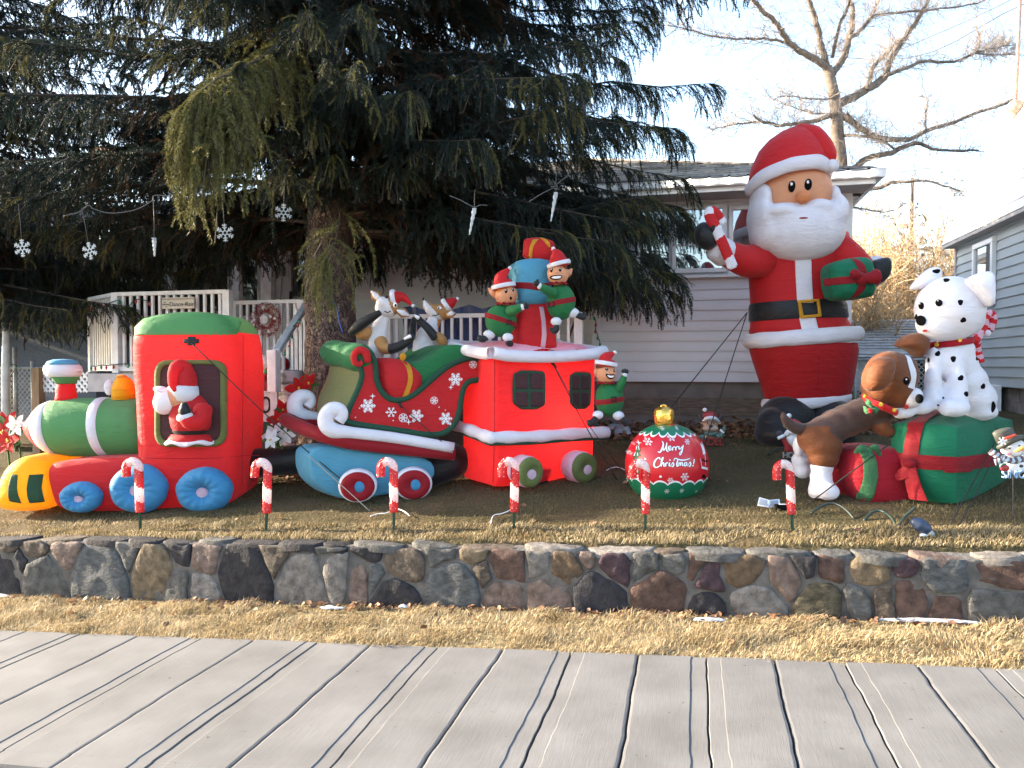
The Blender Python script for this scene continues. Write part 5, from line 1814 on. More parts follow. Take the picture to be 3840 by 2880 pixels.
# roof: puffed rim and sagging top sheet
N1, N2 = K.P(306, 757, -.06), K.P(968, 748, -.06)
F1, F2 = N1 + Vector((-.02, WC + .14, .10)), N2 + Vector((0, WC + .14, .10))
rim = []
for (a, b, sag) in ((N1, N2, -.035), (N2, F2, 0), (F2, F1, .0), (F1, N1, -.01)):
 for i in range(8):
  t = i / 8
  rim.append(a.lerp(b, t) + Vector((0, 0, sag * math.sin(math.pi * t))) + Vector((0, 0, .02 * (1 if i == 0 else 0))))
rim.append(rim[0])
fix_normals(MB().tube(rim, .062, 14, caps=False).build('roof_rim', F_WHITE, K.o))
rows = []
for j in range(9):
 t = j / 8
 rows.append([N1.lerp(N2, i / 16).lerp(F1.lerp(F2, i / 16), t) + Vector((0, 0, .035 + .05 * math.sin(math.pi * i / 16) * math.sin(math.pi * t) + .02 * math.sin(i * 1.1 + j))) for i in range(17)])
lo = [[p + Vector((0, 0, -.08)) for p in r] for r in rows]
fix_normals(MB().grid(rows).build('roof_top', F_PINKW, K.o))
# rail all round, green lining below it
y_r = -.045
r0, r1, r2 = K.P(318, 1250, y_r), K.P(992, 1218, y_r), K.P(318, 1250, y_r) + Vector((-.03, WC + .1, .07))
rl = [r1, r0.lerp(r1, .66), r0.lerp(r1, .33) + Vector((0, 0, -.01)), r0 + Vector((.02, 0, 0)), r0 + Vector((-.03, .05, 0)), r0.lerp(r2, .5), r2]
Q = smooth_path(rl, 6)
fix_normals(MB().tube(Q, [.062 + .006 * math.sin(i * 1.3) for i in range(len(Q))], 14).build('bumper_rail', F_WHITE, K.o))
fix_normals(MB().tube([q + Vector((0, -.004, -.055)) for q in Q], .028, 8).build('rail_lining', F_DGREEN, K.o))
for (x0, y0, x1, y1) in ((430, 852, 622, 1083), (764, 862, 900, 1081)):
 ol = [(x0 + 8, y0), (x1 - 14, y0 + 2), (x1, y0 + 20), (x1 - 2, (y0 + y1) / 2), (x1 - 8, y1), (x0 + 2, y1), (x0 - 2, y0 + 80)]
 w = K.decal('window', F_DGREEN, ol, body.front, off=.008, it=1, n=48, rings=8)
 xm, ym, t = (x0 + x1) / 2 - 4, (y0 + y1) / 2 + 2, 9
 for (a, b, c, d) in ((x0 + 16, y0 + 18, xm - t, ym - t), (xm + t, y0 + 18, x1 - 18, ym - t), (x0 + 16, ym + t, xm - t, y1 - 18), (xm + t, ym + t, x1 - 20, y1 - 18)):
  K.decal('pane', F_DARKWIN, [(a, b), (c, b), (c, d), (a, d)], body.front, par=w, off=.016, it=0, n=32, rings=5, th=.006)
for (x, y, rx, ry, hx) in ((512, 1450, 80, 92, 3), (832, 1424, 88, 96, 18)):
 q = K.P(x, y, -.16)
 rows = []
 for (r, yy) in ((.3, -.5), (.8, -.48), (.96, -.36), (1.0, -.1), (1.0, .7), (.9, 1.0), (.3, 1.05)):
  rows.append([(q.x + rx * 1.12 * K.m * r * math.cos(a), q.y + .15 * yy, q.z + ry * K.m * r * math.sin(a)) for a in [2 * math.pi * j / 44 for j in range(44)]])
 w = fix_normals(MB().grid(rows, close_u=True, cap0=True, cap1=True).build('wheel', F_PINKW, K.o))
 fix_normals(MB().grid([[(q.x + rx * 1.02 * K.m * r * math.cos(a), q.y - .07 - .05 * h, q.z + ry * .95 * K.m * r * math.sin(a)) for a in [2 * math.pi * j / 44 for j in range(44)]] for r, h in ((1, 0), (.98, .5), (.8, 1), (.5, .9), (.25, .3), (.1, .25))], close_u=True, cap1=True).build('wheel_face', F_OLIVE, w))
 MB().ell((q.x + hx * K.m, q.y - .095, q.z - 15 * K.m), (33 * K.m, .02, 33 * K.m)).build('hub', F_PINKW, w)
bf = MB()
q = K.P(600, 1490, .1)
bf.box((q.x, q.y, q.z + .02), (.11, .12, .16)).box((q.x, q.y, q.z + .12), (.16, .16, .03))
bevel_obj(bf.build('blower_fan', F_BLACK, K.o, smooth=False), .015)
a = wl(CT, K.P(662, 800, -.03))
gnd = on_ground(*cv3(1050, 1505))
MB().tube([K.P(655, 793, -.03), K.P(668, 810, -.04), K.P(690, 835, -.05)], [.014, .02, .008], 6).build('tether_tab', F_BLACK, K.o)
rope('tether_rope', 'double black tether slanting down the front of the red caboose', [a, a.lerp(gnd, .5) - Vector((0, 0, .03)), gnd], .006)
rope('tether_rope', 'single thin tether beside the double one on the caboose right side', [a + Vector((.02, -.02, -.02)), a.lerp(gnd, .5) + Vector((.03, -.05, 0)), gnd + Vector((.12, .05, 0))], .004)
# ---- stacked gifts on the roof
zg = CT.z + .33
ROT = 12
roofz = (wl(CT, N1).z + .06)
def gift_thing(name, label, base, **kw):
 return Kit(Thing(name, label, 'gift', *cv3(*base), z=zg, rot=kw.get('rot', ROT)), cv3, .36456)
G_ = gift_thing('gift_box', 'tall red inflatable gift with pale ribbon standing on the caboose roof', (560, 735))
gb = G_.puff('box', F_RED, [(440, 740), (436, 640), (446, 520), (470, 470), (560, 455), (640, 460), (652, 520), (662, 640), (672, 740)], -.16, .26, rnd_=.25, bulge=.03, it=1)
G_.decal('ribbon', F_PINKW, [(586, 476), (612, 474), (622, 560), (628, 640), (620, 736), (594, 736), (600, 640), (598, 560)], gb.front, off=.006, it=0, n=50, d=-.16)
G_ = gift_thing('gift_box', 'light blue inflatable gift with maroon band held between two elves', (530, 470))
gb = G_.puff('box', F_SKY, [(424, 232), (440, 212), (520, 200), (600, 204), (640, 226), (636, 330), (632, 430), (640, 456), (600, 468), (540, 472), (450, 462), (446, 400), (428, 320)], -.2, .26, rnd_=.3, bulge=.05, it=1)
G_.decal('ribbon', F_DRED, [(436, 326), (520, 334), (580, 340), (634, 336), (634, 382), (580, 380), (520, 372), (438, 362)], gb.front, off=.006, it=0, n=50, d=-.2)
G_ = gift_thing('gift_box', 'small red inflatable gift with gold ribbon at the very top of the stack', (580, 212), rot=-8)
gb = G_.puff('box', F_RED, [(504, 92), (520, 78), (600, 74), (672, 92), (684, 108), (672, 160), (648, 214), (600, 216), (496, 196), (500, 150)], -.13, .18, rnd_=.3, bulge=.05, it=1)
G_.decal('ribbon', F_GOLD, [(552, 78), (588, 74), (566, 92), (552, 140), (546, 200), (526, 198), (532, 130)], gb.front, off=.006, it=0, n=40, d=-.13)
G_.tube('bow', F_GOLD, [(566, 82, -.05), (600, 78, -.12), (636, 96, -.16), (648, 120, -.16)], [10, 14, 13, 8], flat=.5)
def elf(label, base, body, brad, head, hrad, belt, tilt, buckle, hatb, hatm, hatt, hair, eyes, mouth, arms, legs, ears, rot=5, z=None, blond=False, cat='elf', raise_=0):
 T = Thing('elf_figure', label, cat, *cv3(*base), z=z, rot=rot, group=None)
 K = Kit(T, cv3, .36456)
 b = (*body, 0)
 bo = K.ell('body', F_GREEN, b, brad, n=32, k=20)
 K.band('belt', F_DRED, b, brad, belt - 15, belt + 15, tilt=tilt, sc=1.03)
 s = K.esurf(b, [r * 1.05 for r in brad])
 bx, by = buckle
 fix_normals(ring_frame(K.O([(bx - 16, by - 16), (bx + 16, by - 16), (bx + 16, by + 16), (bx - 16, by + 16)], -.1), K.O([(bx - 10, by - 10), (bx + 10, by - 10), (bx + 10, by + 10), (bx - 10, by + 10)], -.1), s, .012, .008, 24).build('buckle', F_BLACK, K.o))
 h = (*head, -.03)
 hd = K.ell('head', F_SKIN, h, hrad, n=32, k=20)
 hs = K.esurf(h, hrad)
 # collar: pointed ruff
 q = K.P(head[0], head[1] + hrad[2] * .86, -.03)
 rows = []
 for (r, dz) in ((.62, .10), (.85, .05), (.95, -.06), (.55, -.02)):
  rows.append([(q.x + hrad[0] * K.m * r * math.cos(a), q.y + hrad[1] * K.m * r * math.sin(a), q.z + hrad[2] * K.m * (dz + (.10 * math.sin(a * 9) if r > .8 else 0))) for a in [2 * math.pi * j / 54 for j in range(54)]])
 fix_normals(MB().grid(rows, close_u=True).build('collar', F_DRED, K.o))
 # hair fringe under the brim
 hr_m = F_GOLD if blond else F_BROWN
 K.decal('hair', hr_m, hair, hs, par=hd, off=.010, d=-.1, it=1, n=36, rings=4)
 santa_hat(K, (*hatb, -.03), (*hatt, -.03), hrad[0] * .98, par=hd, pom=12, mid=(*hatm, -.03), brim=13)
 for (x, y, rx, ry) in eyes:
  q = K.P(x, y, -.1)
  e = MB().ell((q.x, hs(q.x, q.z) - .002, q.z), (rx * K.m, .010, ry * K.m), n=16, m=8).build('eye', F_PRINT_K, hd)
  MB().ell((q.x - rx * .2 * K.m, hs(q.x, q.z) - .012, q.z + ry * .35 * K.m), (rx * .35 * K.m, .004, ry * .3 * K.m), n=10, m=6).build('eye_highlight', F_PRINT_W, e)
 mo = K.decal('mouth', F_PRINT_K, mouth[0], hs, par=hd, off=.006, d=-.1, it=1, n=28, rings=3)
 if len(mouth) > 1:
  K.decal('teeth', F_PRINT_W, mouth[1], hs, par=mo, off=.010, d=-.1, it=1, n=28, rings=3)
 nx, ny = (eyes[0][0] + eyes[1][0]) / 2, max(eyes[0][1], eyes[1][1]) + 16
 q = K.P(nx, ny, -.1)
 MB().ell((q.x, hs(q.x, q.z), q.z), (8 * K.m, 9 * K.m, 7 * K.m), n=12, m=8).build('nose', F_SKIN, hd)
 for (a, t) in ears:
  K.tube('ear', F_SKIN, [(*a, 0), ((a[0] + t[0]) / 2, (a[1] + t[1]) / 2 + 2, -.02), (*t, 0)], [20, 20, 5], par=hd, flat=.45)
 for (pts, rad, hand, thumb) in arms:
  ar = K.tube('arm', F_GREEN, pts, rad)
  cx, cy, cd = hand
  ax_, ay_, ad = pts[-1]
  K.ell('cuff', F_WHITE, ((ax_ * .75 + cx * .25), (ay_ * .75 + cy * .25), (ad + cd) / 2), (15, 18, 19), par=ar)
  g_ = K.ell('mitten', F_BLACK, (cx, cy, cd), (21, 18, 17), par=ar)
  K.ell('thumb', F_BLACK, (cx + thumb[0], cy + thumb[1], cd - .02), (9, 9, 11), par=ar)
 for (cuff, cr, boot) in legs:
  lg = K.ell('leg_cuff', F_WHITE, cuff, (cr, cr * .9, cr * .8))
  K.tube('boot', F_BLACK, boot, [18, 20, 20, 10], par=lg)
 return T
elf('blond elf with round open mouth clinging to the left side of the blue gift', (350, 690), (362, 556), (94, 78, 98), (392, 405), (66, 60, 62), 556, -.32, (409, 567),
 (376, 352), (366, 300), (413, 246), [(330, 372), (360, 350), (430, 345), (425, 358), (360, 372), (335, 392)], [(390, 383, 8, 14), (431, 374, 7, 13)],
 [[(410, 420), (420, 414), (427, 424), (424, 434), (414, 434)]],
 [([(415, 500, -.12), (450, 490, -.2), (482, 478, -.24)], [32, 28, 20], (508, 472, -.25), (-2, -14))],
 [((292, 640, -.02), 36, [(275, 655, -.03), (258, 666, -.04), (240, 664, -.04), (232, 648, -.04)]), ((402, 656, -.1), 32, [(405, 672, -.1), (408, 688, -.1), (420, 692, -.1), (428, 684, -.1)])],
 [((338, 410), (288, 366))], z=CT.z + .12, blond=True)
elf('brown haired elf gritting teeth on the right side of the blue gift', (705, 640), (716, 447), (86, 76, 108), (699, 282), (64, 60, 66), 448, .20, (655, 459),
 (704, 222), (690, 165), (672, 130), [(642, 215), (690, 205), (758, 220), (756, 262), (744, 236), (690, 226), (650, 236)], [(661, 258, 8, 14), (709, 256, 8, 14)],
 [[(648, 296), (664, 290), (720, 288), (722, 304), (700, 318), (664, 314)], [(656, 298), (716, 293), (715, 304), (698, 312), (668, 309)]],
 [([(668, 395, -.14), (630, 375, -.22), (596, 355, -.26)], [30, 26, 19], (572, 338, -.27), (6, -16))],
 [((788, 512, -.02), 38, [(808, 522, -.03), (830, 530, -.04), (850, 534, -.04), (858, 508, -.04)]), ((688, 562, -.1), 32, [(690, 584, -.1), (688, 606, -.1), (676, 618, -.1), (654, 604, -.1)])],
 [((750, 285), (782, 250))], z=CT.z + .08)
elf('grinning elf waving from the right end of the caboose', (1000, 1180), (1004, 1022), (86, 76, 106), (986, 872), (60, 56, 62), 1028, .14, (1023, 1022),
 (984, 812), (990, 775), (1036, 745), [(932, 820), (980, 812), (1038, 822), (1036, 832), (990, 826), (940, 845)], [(985, 845, 9, 9), (1029, 854, 6, 9)],
 [[(974, 868), (1004, 878), (1034, 872), (1032, 896), (1008, 906), (986, 896)], [(984, 878), (1006, 884), (1029, 880), (1027, 892), (1006, 897), (990, 889)]],
 [([(1060, 960, -.08), (1080, 920, -.12), (1092, 886, -.13)], [28, 22, 17], (1098, 858, -.13), (-14, -2))],
 [((936, 1116, -.08), 32, [(922, 1134, -.09), (908, 1152, -.1), (890, 1168, -.1), (880, 1148, -.1)]), ((1058, 1120, -.08), 34, [(1074, 1134, -.09), (1084, 1150, -.1), (1100, 1168, -.1), (1110, 1172, -.1)])],
 [((940, 880), (920, 835))], z=CT.z - .05, rot=12)
# ================================================================== BIG SANTA
cv4 = lambda x, y: (1468.8 + .45130 * x, 259.2 + .45130 * y)
BT = Thing('giant_santa', 'giant inflatable santa holding a candy cane and a green gift', 'inflatable', 1740, 962)
idv = lambda x, y: (x, y)
K = Kit(BT, idv, 1.0)
DS = .72
DRT = .80
def body_rows(prof, d=DS, dr=DRT, n=56):
 """prof (cx, y, hw): horizontal rings"""
 rows = []
 for (x, y, r) in prof:
  q = K.P(x, y, d)
  rows.append([(q.x + r * K.m * math.cos(a), q.y + r * K.m * dr * math.sin(a), q.z) for a in [2 * math.pi * j / n for j in range(n)]])
 return rows
def prof_surf(prof, d=DS, dr=DRT):
 Z = [K.P(x, y, d).z for x, y, r in prof][::-1]
 X = [K.P(x, y, d).x for x, y, r in prof][::-1]
 Rr = [r * K.m for x, y, r in prof][::-1]
 yc = K.P(prof[0][0], prof[0][1], d).y
 def f(x, z):
  c, r = np.interp(z, Z, X), np.interp(z, Z, Rr)
  return yc - dr * math.sqrt(max(r * r - (x - c) ** 2, 0.0))
 return f
coat_p = [(1735, 478, 40), (1735, 492, 80), (1731, 508, 104), (1726, 530, 117), (1722, 560, 113), (1720, 590, 108), (1720, 620, 106), (1722, 655, 106), (1724, 690, 108), (1729, 706, 114), (1733, 722, 121)]
ct = fix_normals(MB().grid(body_rows(coat_p), close_u=True, cap0=True, cap1=True).build('coat', F_RED, K.o))
cs = prof_surf(coat_p)
tr_p = [(1734, 742, 121), (1735, 756, 122), (1737, 780, 117), (1740, 815, 108), (1742, 850, 99), (1743, 868, 94)]
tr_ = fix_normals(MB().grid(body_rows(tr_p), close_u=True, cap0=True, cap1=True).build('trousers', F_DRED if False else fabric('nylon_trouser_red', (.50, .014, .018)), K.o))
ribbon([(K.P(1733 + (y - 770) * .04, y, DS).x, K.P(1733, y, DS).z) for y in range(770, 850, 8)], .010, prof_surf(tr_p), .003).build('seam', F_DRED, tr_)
def fur_ring(name, x, y, hw, w, tilt=0.0, dr=DRT, par=None, d=DS, lump=.12, seed=0, mm=F_WHITE):
 q = K.P(x, y, d)
 rows = []
 N = 72
 for i in range(10):
  ph = 2 * math.pi * i / 10
  row = []
  for j in range(N):
   a = 2 * math.pi * j / N
   k = 1 + lump * noise.noise(Vector((math.cos(a) * 3 + seed, math.sin(a) * 3, ph)))
   rr = (hw + w * .42 * math.cos(ph) * k) * K.m
   row.append((q.x + rr * math.cos(a), q.y + rr * dr * math.sin(a), q.z + w * .5 * K.m * math.sin(ph) * k + tilt * rr * math.cos(a)))
  rows.append(row)
 return fix_normals(MB().grid(rows, close_u=True, close_v=True).build(name, mm, par or K.o))
fur_ring('coat_hem', 1734, 729, 121, 36, tilt=.07, seed=1)
fur_ring('trouser_cuff', 1741, 865, 90, 28, tilt=.10, seed=2)
K.decal('coat_placket', F_WHITE, [(1721, 560), (1754, 560), (1760, 655), (1768, 716), (1734, 720), (1727, 655)], cs, off=.014, d=.2, it=0, n=60, rings=6)
belt_p = [(x, y, r * 1.022) for x, y, r in coat_p]
bz = [(1721, 653), (1722, 662), (1723, 675), (1724, 688), (1724, 692)]
rows = body_rows([(x, y, (106.5 + (y - 655) * .06) * (1.0 if i in (0, 4) else 1.03)) for i, (x, y) in enumerate(bz)])
rows = [[(p[0], p[1], p[2] + .035 * (p[0] - K.P(1722, 670, DS).x)) for p in r] for r in rows]
fix_normals(MB().grid(rows, close_u=True).build('belt', F_BLACK, K.o))
bs_ = lambda x, z: cs(x, z) - .03
fix_normals(ring_frame(K.O([(1726, 648), (1772, 645), (1776, 684), (1730, 688)], .2), K.O([(1733, 654), (1766, 651), (1769, 678), (1737, 681)], .2), bs_, .02, .01, 40).build('buckle', F_GOLD, K.o))
# boots
bt = MB()
for p, r in (((1700, 905, .5), (64, 60, 55)), ((1680, 938, .25), (50, 62, 34)), ((1668, 925, .3), (36, 50, 46)), ((1700, 885, .65), (56, 56, 30))):
 bt.ell(K.P(*p), [a * K.m for a in r])
remesh(bt.build('boot', F_BLACK, K.o), .03, 6)
bt = MB()
for p, r in (((1790, 905, .5), (56, 60, 52)), ((1800, 938, .25), (46, 62, 32)), ((1788, 885, .65), (52, 56, 30))):
 bt.ell(K.P(*p), [a * K.m for a in r])
remesh(bt.build('boot', F_BLACK, K.o), .03, 6)
# head, beard, hat
hd_c, hd_r = (1716, 420, .45), (82, 74, 74)
hd = K.ell('head', F_SKIN, hd_c, hd_r, n=40, k=26)
hs = K.esurf(hd_c, hd_r)
br = MB()
for p, r in (((1729, 498, .34), (99, 70, 72)), ((1700, 478, .30), (66, 56, 44)), ((1770, 478, .32), (54, 56, 46)), ((1643, 432, .42), (20, 52, 36)), ((1641, 470, .40), (24, 60, 50)), ((1655, 500, .4), (36, 60, 50)),
   ((1793, 425, .40), (14, 46, 24)), ((1802, 462, .38), (24, 56, 44)), ((1690, 456, .12), (36, 26, 17)), ((1768, 449, .14), (36, 26, 20)), ((1730, 462, .12), (40, 24, 18))):
 br.ell(K.P(*p), [a * K.m for a in r])
br = remesh(br.build('beard', F_WHITE, K.o), .022, 7)
q = K.P(1739, 470, -.05)
mo = MB().ell((q.x, K.P(0, 0, .12).y - 24 * K.m - .004, q.z), (11 * K.m, .02, 2.2 * K.m)).build('mouth', F_DRED, hd)
for (x, y) in ((1709, 404), (1742, 401)):
 q = K.P(x, y, .1)
 e = MB().ell((q.x, hs(q.x, q.z) + .002, q.z), (8.2 * K.m, .022, 12.5 * K.m), rot=Matrix.Rotation(R(6), 3, 'Y')).build('eye', F_PRINT_K, hd)
 MB().ell((q.x - 2.4 * K.m, hs(q.x, q.z) - .021, q.z + 4.5 * K.m), (2.8 * K.m, .006, 3.4 * K.m), n=12, m=8).build('eye_highlight', F_PRINT_W, e)
q = K.P(1730.5, 428, .1)
MB().ell((q.x, hs(q.x, q.z) - .03, q.z), (16 * K.m, 15 * K.m, 15 * K.m)).build('nose', fabric('nylon_nose', (.72, .27, .11), tr=.3), hd)
# hat: broad dome that folds down to the right
rows = []
hp = [(1706, 398, 90), (1704, 380, 90), (1704, 350, 82), (1708, 322, 70), (1714, 300, 55), (1720, 283, 34), (1722, 275, 14)]
for (x, y, r) in hp:
 q = K.P(x, y, .45)
 rows.append([(q.x + r * K.m * math.cos(a), q.y + r * K.m * .88 * math.sin(a), q.z + (.12 if y > 340 else .05) * r * K.m * math.cos(a) + 26 * K.m * max(0, -math.sin(a)) * max(0, min(1, (y - 300) / 90))) for a in [2 * math.pi * j / 48 for j in range(48)]])
hat = fix_normals(MB().grid(rows, close_u=True, cap1=True).build('hat', F_RED, K.o))
K.tube('hat_tail', F_RED, [(1722, 292, .45), (1752, 300, .36), (1774, 318, .28), (1790, 336, .22), (1796, 350, .2)], [26, 30, 26, 18, 9], par=hat)
K.ell('pompom', F_WHITE, (1797, 358, .18), (15, 14, 14), par=hat)
q = K.P(1703, 394, .45)
rows = []
N = 72
for i in range(10):
 ph = 2 * math.pi * i / 10
 row = []
 for j in range(N):
  a = 2 * math.pi * j / N
  k = 1 + .12 * noise.noise(Vector((math.cos(a) * 3 + 5, math.sin(a) * 3, ph)))
  rr = (85 + 10 * math.cos(ph) * k) * K.m
  row.append((q.x + rr * math.cos(a), q.y + rr * .9 * math.sin(a), q.z + 16 * K.m * math.sin(ph) * k + .15 * rr * math.cos(a) - .30 * rr * .9 * math.sin(a) * .0 + 24 * K.m * max(0, -math.sin(a))))
 rows.append(row)
fix_normals(MB().grid(rows, close_u=True, close_v=True).build('hat_brim', F_WHITE, hat))
# raised arm with the candy cane
K.tube('arm', F_RED, [(1672, 548, .6), (1640, 562, .48), (1608, 563, .36), (1580, 552, .26), (1560, 542, .2)], [40, 40, 35, 30, 27])
K.tube('cuff', F_WHITE, [(1566, 548, .22), (1548, 535, .17)], [31, 30])
K.ell('mitten', F_BLACK, (1525, 510, .1), (25, 26, 31), rot=Matrix.Rotation(R(-20), 3, 'Y'))
K.ell('mitten_thumb', F_BLACK, (1540, 492, .0), (10, 12, 16))
cane_pts = [(1584, 580, .0), (1574, 556, -.01), (1563, 530, -.02), (1553, 507, -.03), (1544, 487, -.03), (1534, 470, -.03), (1533, 459, -.02), (1543, 458, 0), (1553, 470, .02), (1561, 485, .03)]
P_ = [K.P(*p) for p in cane_pts]
Q = smooth_path(P_, 14)
mb = MB()
n = 32
rows = []
fr_ = None
for i, p in enumerate(Q):
 d = (Q[min(i + 1, len(Q) - 1)] - Q[max(i - 1, 0)]).normalized()
 s = d.cross(Vector((0, -1, 0))).normalized()
 u = s.cross(d)
 r = 11.5 * K.m * (1 if 1 < i < len(Q) - 2 else .7)
 rows.append([p + (s * math.cos(2 * math.pi * j / n) + u * .55 * math.sin(2 * math.pi * j / n)) * r for j in range(n)])
mb.grid(rows, close_u=True, cap0=True, cap1=True)
cane = fix_normals(mb.build('candy_cane', [F_RED, F_WHITE], K.o))
for p in cane.data.polygons:
 i = p.vertices[0] // n
 j = p.vertices[0] % n
 p.material_index = 1 if ((i + (j / n) * 6.0) % 39) < 15 else 0
# arm with the gift
K.tube('arm', F_RED, [(1772, 528, .55), (1812, 545, .45), (1845, 570, .36), (1868, 588, .32)], [42, 40, 35, 29])
K.tube('cuff', F_WHITE, [(1862, 586, .42), (1894, 586, .44)], [30, 35])
mt = K.puff('mitten', F_BLACK, [(1876, 566), (1900, 558), (1922, 555), (1924, 580), (1918, 600), (1900, 614), (1882, 612)], .12, .36, rnd_=.5, bulge=.03, dm=.2)
gb = K.puff('gift', F_GIFT, [(1786, 570), (1830, 558), (1868, 556), (1880, 566), (1886, 606), (1884, 640), (1860, 646), (1800, 650), (1790, 630), (1786, 600)], -.20, .22, rnd_=.45, bulge=.06, dm=-.05)
K.decal('gift_ribbon', F_DRED, [(1786, 600), (1830, 598), (1886, 592), (1888, 608), (1830, 614), (1788, 616)], gb.front, par=gb.ob, off=.008, d=-.2, it=0, n=50)
K.decal('gift_ribbon', F_DRED, [(1838, 557), (1852, 556), (1868, 580), (1868, 620), (1852, 646), (1838, 647), (1856, 612), (1856, 585)], gb.front, par=gb.ob, off=.010, d=-.2, it=1, n=50)
K.ell('gift_bow', F_DRED, (1861, 603, -.26), (13, 14, 14), par=gb.ob)
K.tube('gift_bow', F_DRED, [(1866, 603, -.27), (1880, 600, -.3), (1893, 598, -.3)], [10, 12, 17], par=gb.ob)
K.tube('gift_bow', F_DRED, [(1858, 600, -.28), (1848, 592, -.30), (1842, 588, -.3)], [8, 10, 8], par=gb.ob)
# tethers
a = wl(BT, K.P(1614, 675, .45))
for lab, (x, y), pk in (('long black tether slanting from santa\'s belt down to the ornament', (1430, 905), 1), ('steep black tether dropping from santa\'s belt past the small reindeer', (1542, 898), 2)):
 g_ = at(x, y, 9.2 if pk == 1 else 9.3)
 gg = a + (g_ - a) * 1.0
 e = gg + (gg - a) * .35
 while e.z > lawn_h(e.x, e.y):
  e += (gg - a) * .05
 rope('tether_rope', lab, [a, a.lerp(e, .5), e], .007)
# ================================================================== ORNAMENT
cvo = lambda x, y: (1267.2 + .18228 * x, 835.2 + .18228 * y)
OT = Thing('giant_ornament', 'round red and green inflatable ornament lettered Merry Christmas with gold cap', 'ornament', *cvo(945, 1412))
K = Kit(OT, cvo, .18228)
DO = .47
FO = (OT.z + DO) / OT.z
oc, orr = (950, 925, DO), (490 * FO, 490 * FO, 492 * FO)
M_vinyl = lambda n, c: mat(n, c, .28, .06, 3, bs=.12, bscale=7, spec=.5)
V_RED, V_GREEN, V_WHITE = M_vinyl('vinyl_red', (.50, .012, .022)), M_vinyl('vinyl_green', (.01, .14, .07)), M_vinyl('vinyl_white', (.75, .74, .78))
ball = K.ell('ball', V_RED, oc, orr, n=96, k=64)
q = K.P(*oc)
RO = 490 * FO * K.m
for v in ball.data.vertices:     # flattened foot
 dz = v.co.z - q.z
 if dz < -.88 * RO:
  v.co.z = q.z - .88 * RO - (abs(dz) - .88 * RO) * .4
zt_c, zb_c = K.P(950, 540, .2).z, K.P(950, 1180, .2).z
def osurf(x, z):
 t = 1 - ((x - q.x) / RO) ** 2 - ((z - q.z) / RO) ** 2
 return q.y - RO * math.sqrt(max(t, 0))
def SP(x, y):
 """crop point -> local x, z on the front of the ball"""
 for r in (1, .985, .97, .95):
  p = K.P(950 + (x - 950) * r, 925 + (y - 925) * r, 0)
  dw = ray(*cvo(950 + (x - 950) * r, 925 + (y - 925) * r))
  o_ = CAM - OT.loc
  o_ = Vector((o_.dot(OT.ax), o_.dot(OT.ay), o_.z)) - q
  dl = Vector((dw.dot(OT.ax), dw.dot(OT.ay), dw.z)).normalized()
  b = o_.dot(dl)
  D = b * b - o_.dot(o_) + (RO * .995) ** 2
  if D > 0:
   return q + o_ + dl * (-b - math.sqrt(D))
 return p
SO = lambda pts: [(a.x, a.z) for a in (SP(x, y) for x, y in pts)]
def scallop(name, z0, sgn, m, amp, off, edge, nsc=18):
 """cap patch with a scalloped border; edge>0 widens (white piping)"""
 rows = []
 N = nsc * 10
 for i in range(14):
  t = i / 13
  row = []
  for j in range(N):
   a = 2 * math.pi * j / N
   u = (j % 10) / 10
   zb = z0 - sgn * (amp * abs(math.sin(math.pi * u)) ** .8 * .5 + edge) if True else z0
   zz = (q.z + sgn * .985 * RO) * (1 - t) + zb * t
   rr = math.sqrt(max(RO * RO - (zz - q.z) ** 2, 1e-6)) + off
   row.append((q.x + rr * math.cos(a), q.y + rr * math.sin(a), zz))
  rows.append(row)
 return fix_normals(MB().grid(rows, close_u=True).build(name, m, ball))
scallop('top_piping', zt_c, 1, V_WHITE, .07, .004, .016)
scallop('top_panel', zt_c, 1, V_GREEN, .07, .007, .0)
scallop('bottom_piping', zb_c + .02, -1, V_WHITE, .07, .004, .016)
scallop('bottom_panel', zb_c + .02, -1, V_GREEN, .07, .007, .0)
for v in [v for o in ball.children for v in o.data.vertices]:
 dz = v.co.z - q.z
 if dz < -.88 * RO:
  v.co.z = q.z - .88 * RO - (abs(dz) - .88 * RO) * .4 - .004
M_foil = mat('gold_foil', (.80, .46, .10), .22, .1, 8, bs=.8, bscale=16, metal=.9)
K.lathe('cap', M_foil, [(915, 232, 20), (915, 240, 60), (918, 258, 100), (918, 285, 124), (918, 340, 130), (920, 400, 128), (922, 440, 124), (922, 470, 100)], DO, K.o)
K.tube('cap_loop', M_foil, [(880, 250, DO), (890, 225, DO), (920, 220, DO), (945, 240, DO)], 14)
mb = MB()
for (x, y, r) in ((724, 648, 50), (1003, 593, 54), (1192, 652, 36), (1163, 1068, 54), (992, 1110, 38), (497, 775, 30), (515, 1103, 34), (528, 655, 18)):
 c = SP(x, y)
 flake((c.x, c.z), r * K.m, osurf, .003, mb, 0, w=r * K.m * .10)
for (x, y, r) in ((892, 492, 26), (762, 505, 18), (1062, 488, 24), (948, 1238, 32), (1126, 1230, 30), (735, 1250, 26), (1296, 1238, 18)):
 c = SP(x, y)
 flake((c.x, c.z), r * K.m, lambda a, b: osurf(a, b) - .008, .003, mb, 1, w=r * K.m * .12)
for (x, y, r) in ((1128, 581, 11), (694, 857, 12), (720, 928, 8), (876, 1067, 14), (600, 800, 5)):
 c = SP(x, y)
 decal(circle2((c.x, c.z), r * K.m, n=16), osurf, .004, n=16, it=0, rings=2, mb=mb)
tag(mb.build('snowflake_print', V_WHITE, ball), kind='stuff')
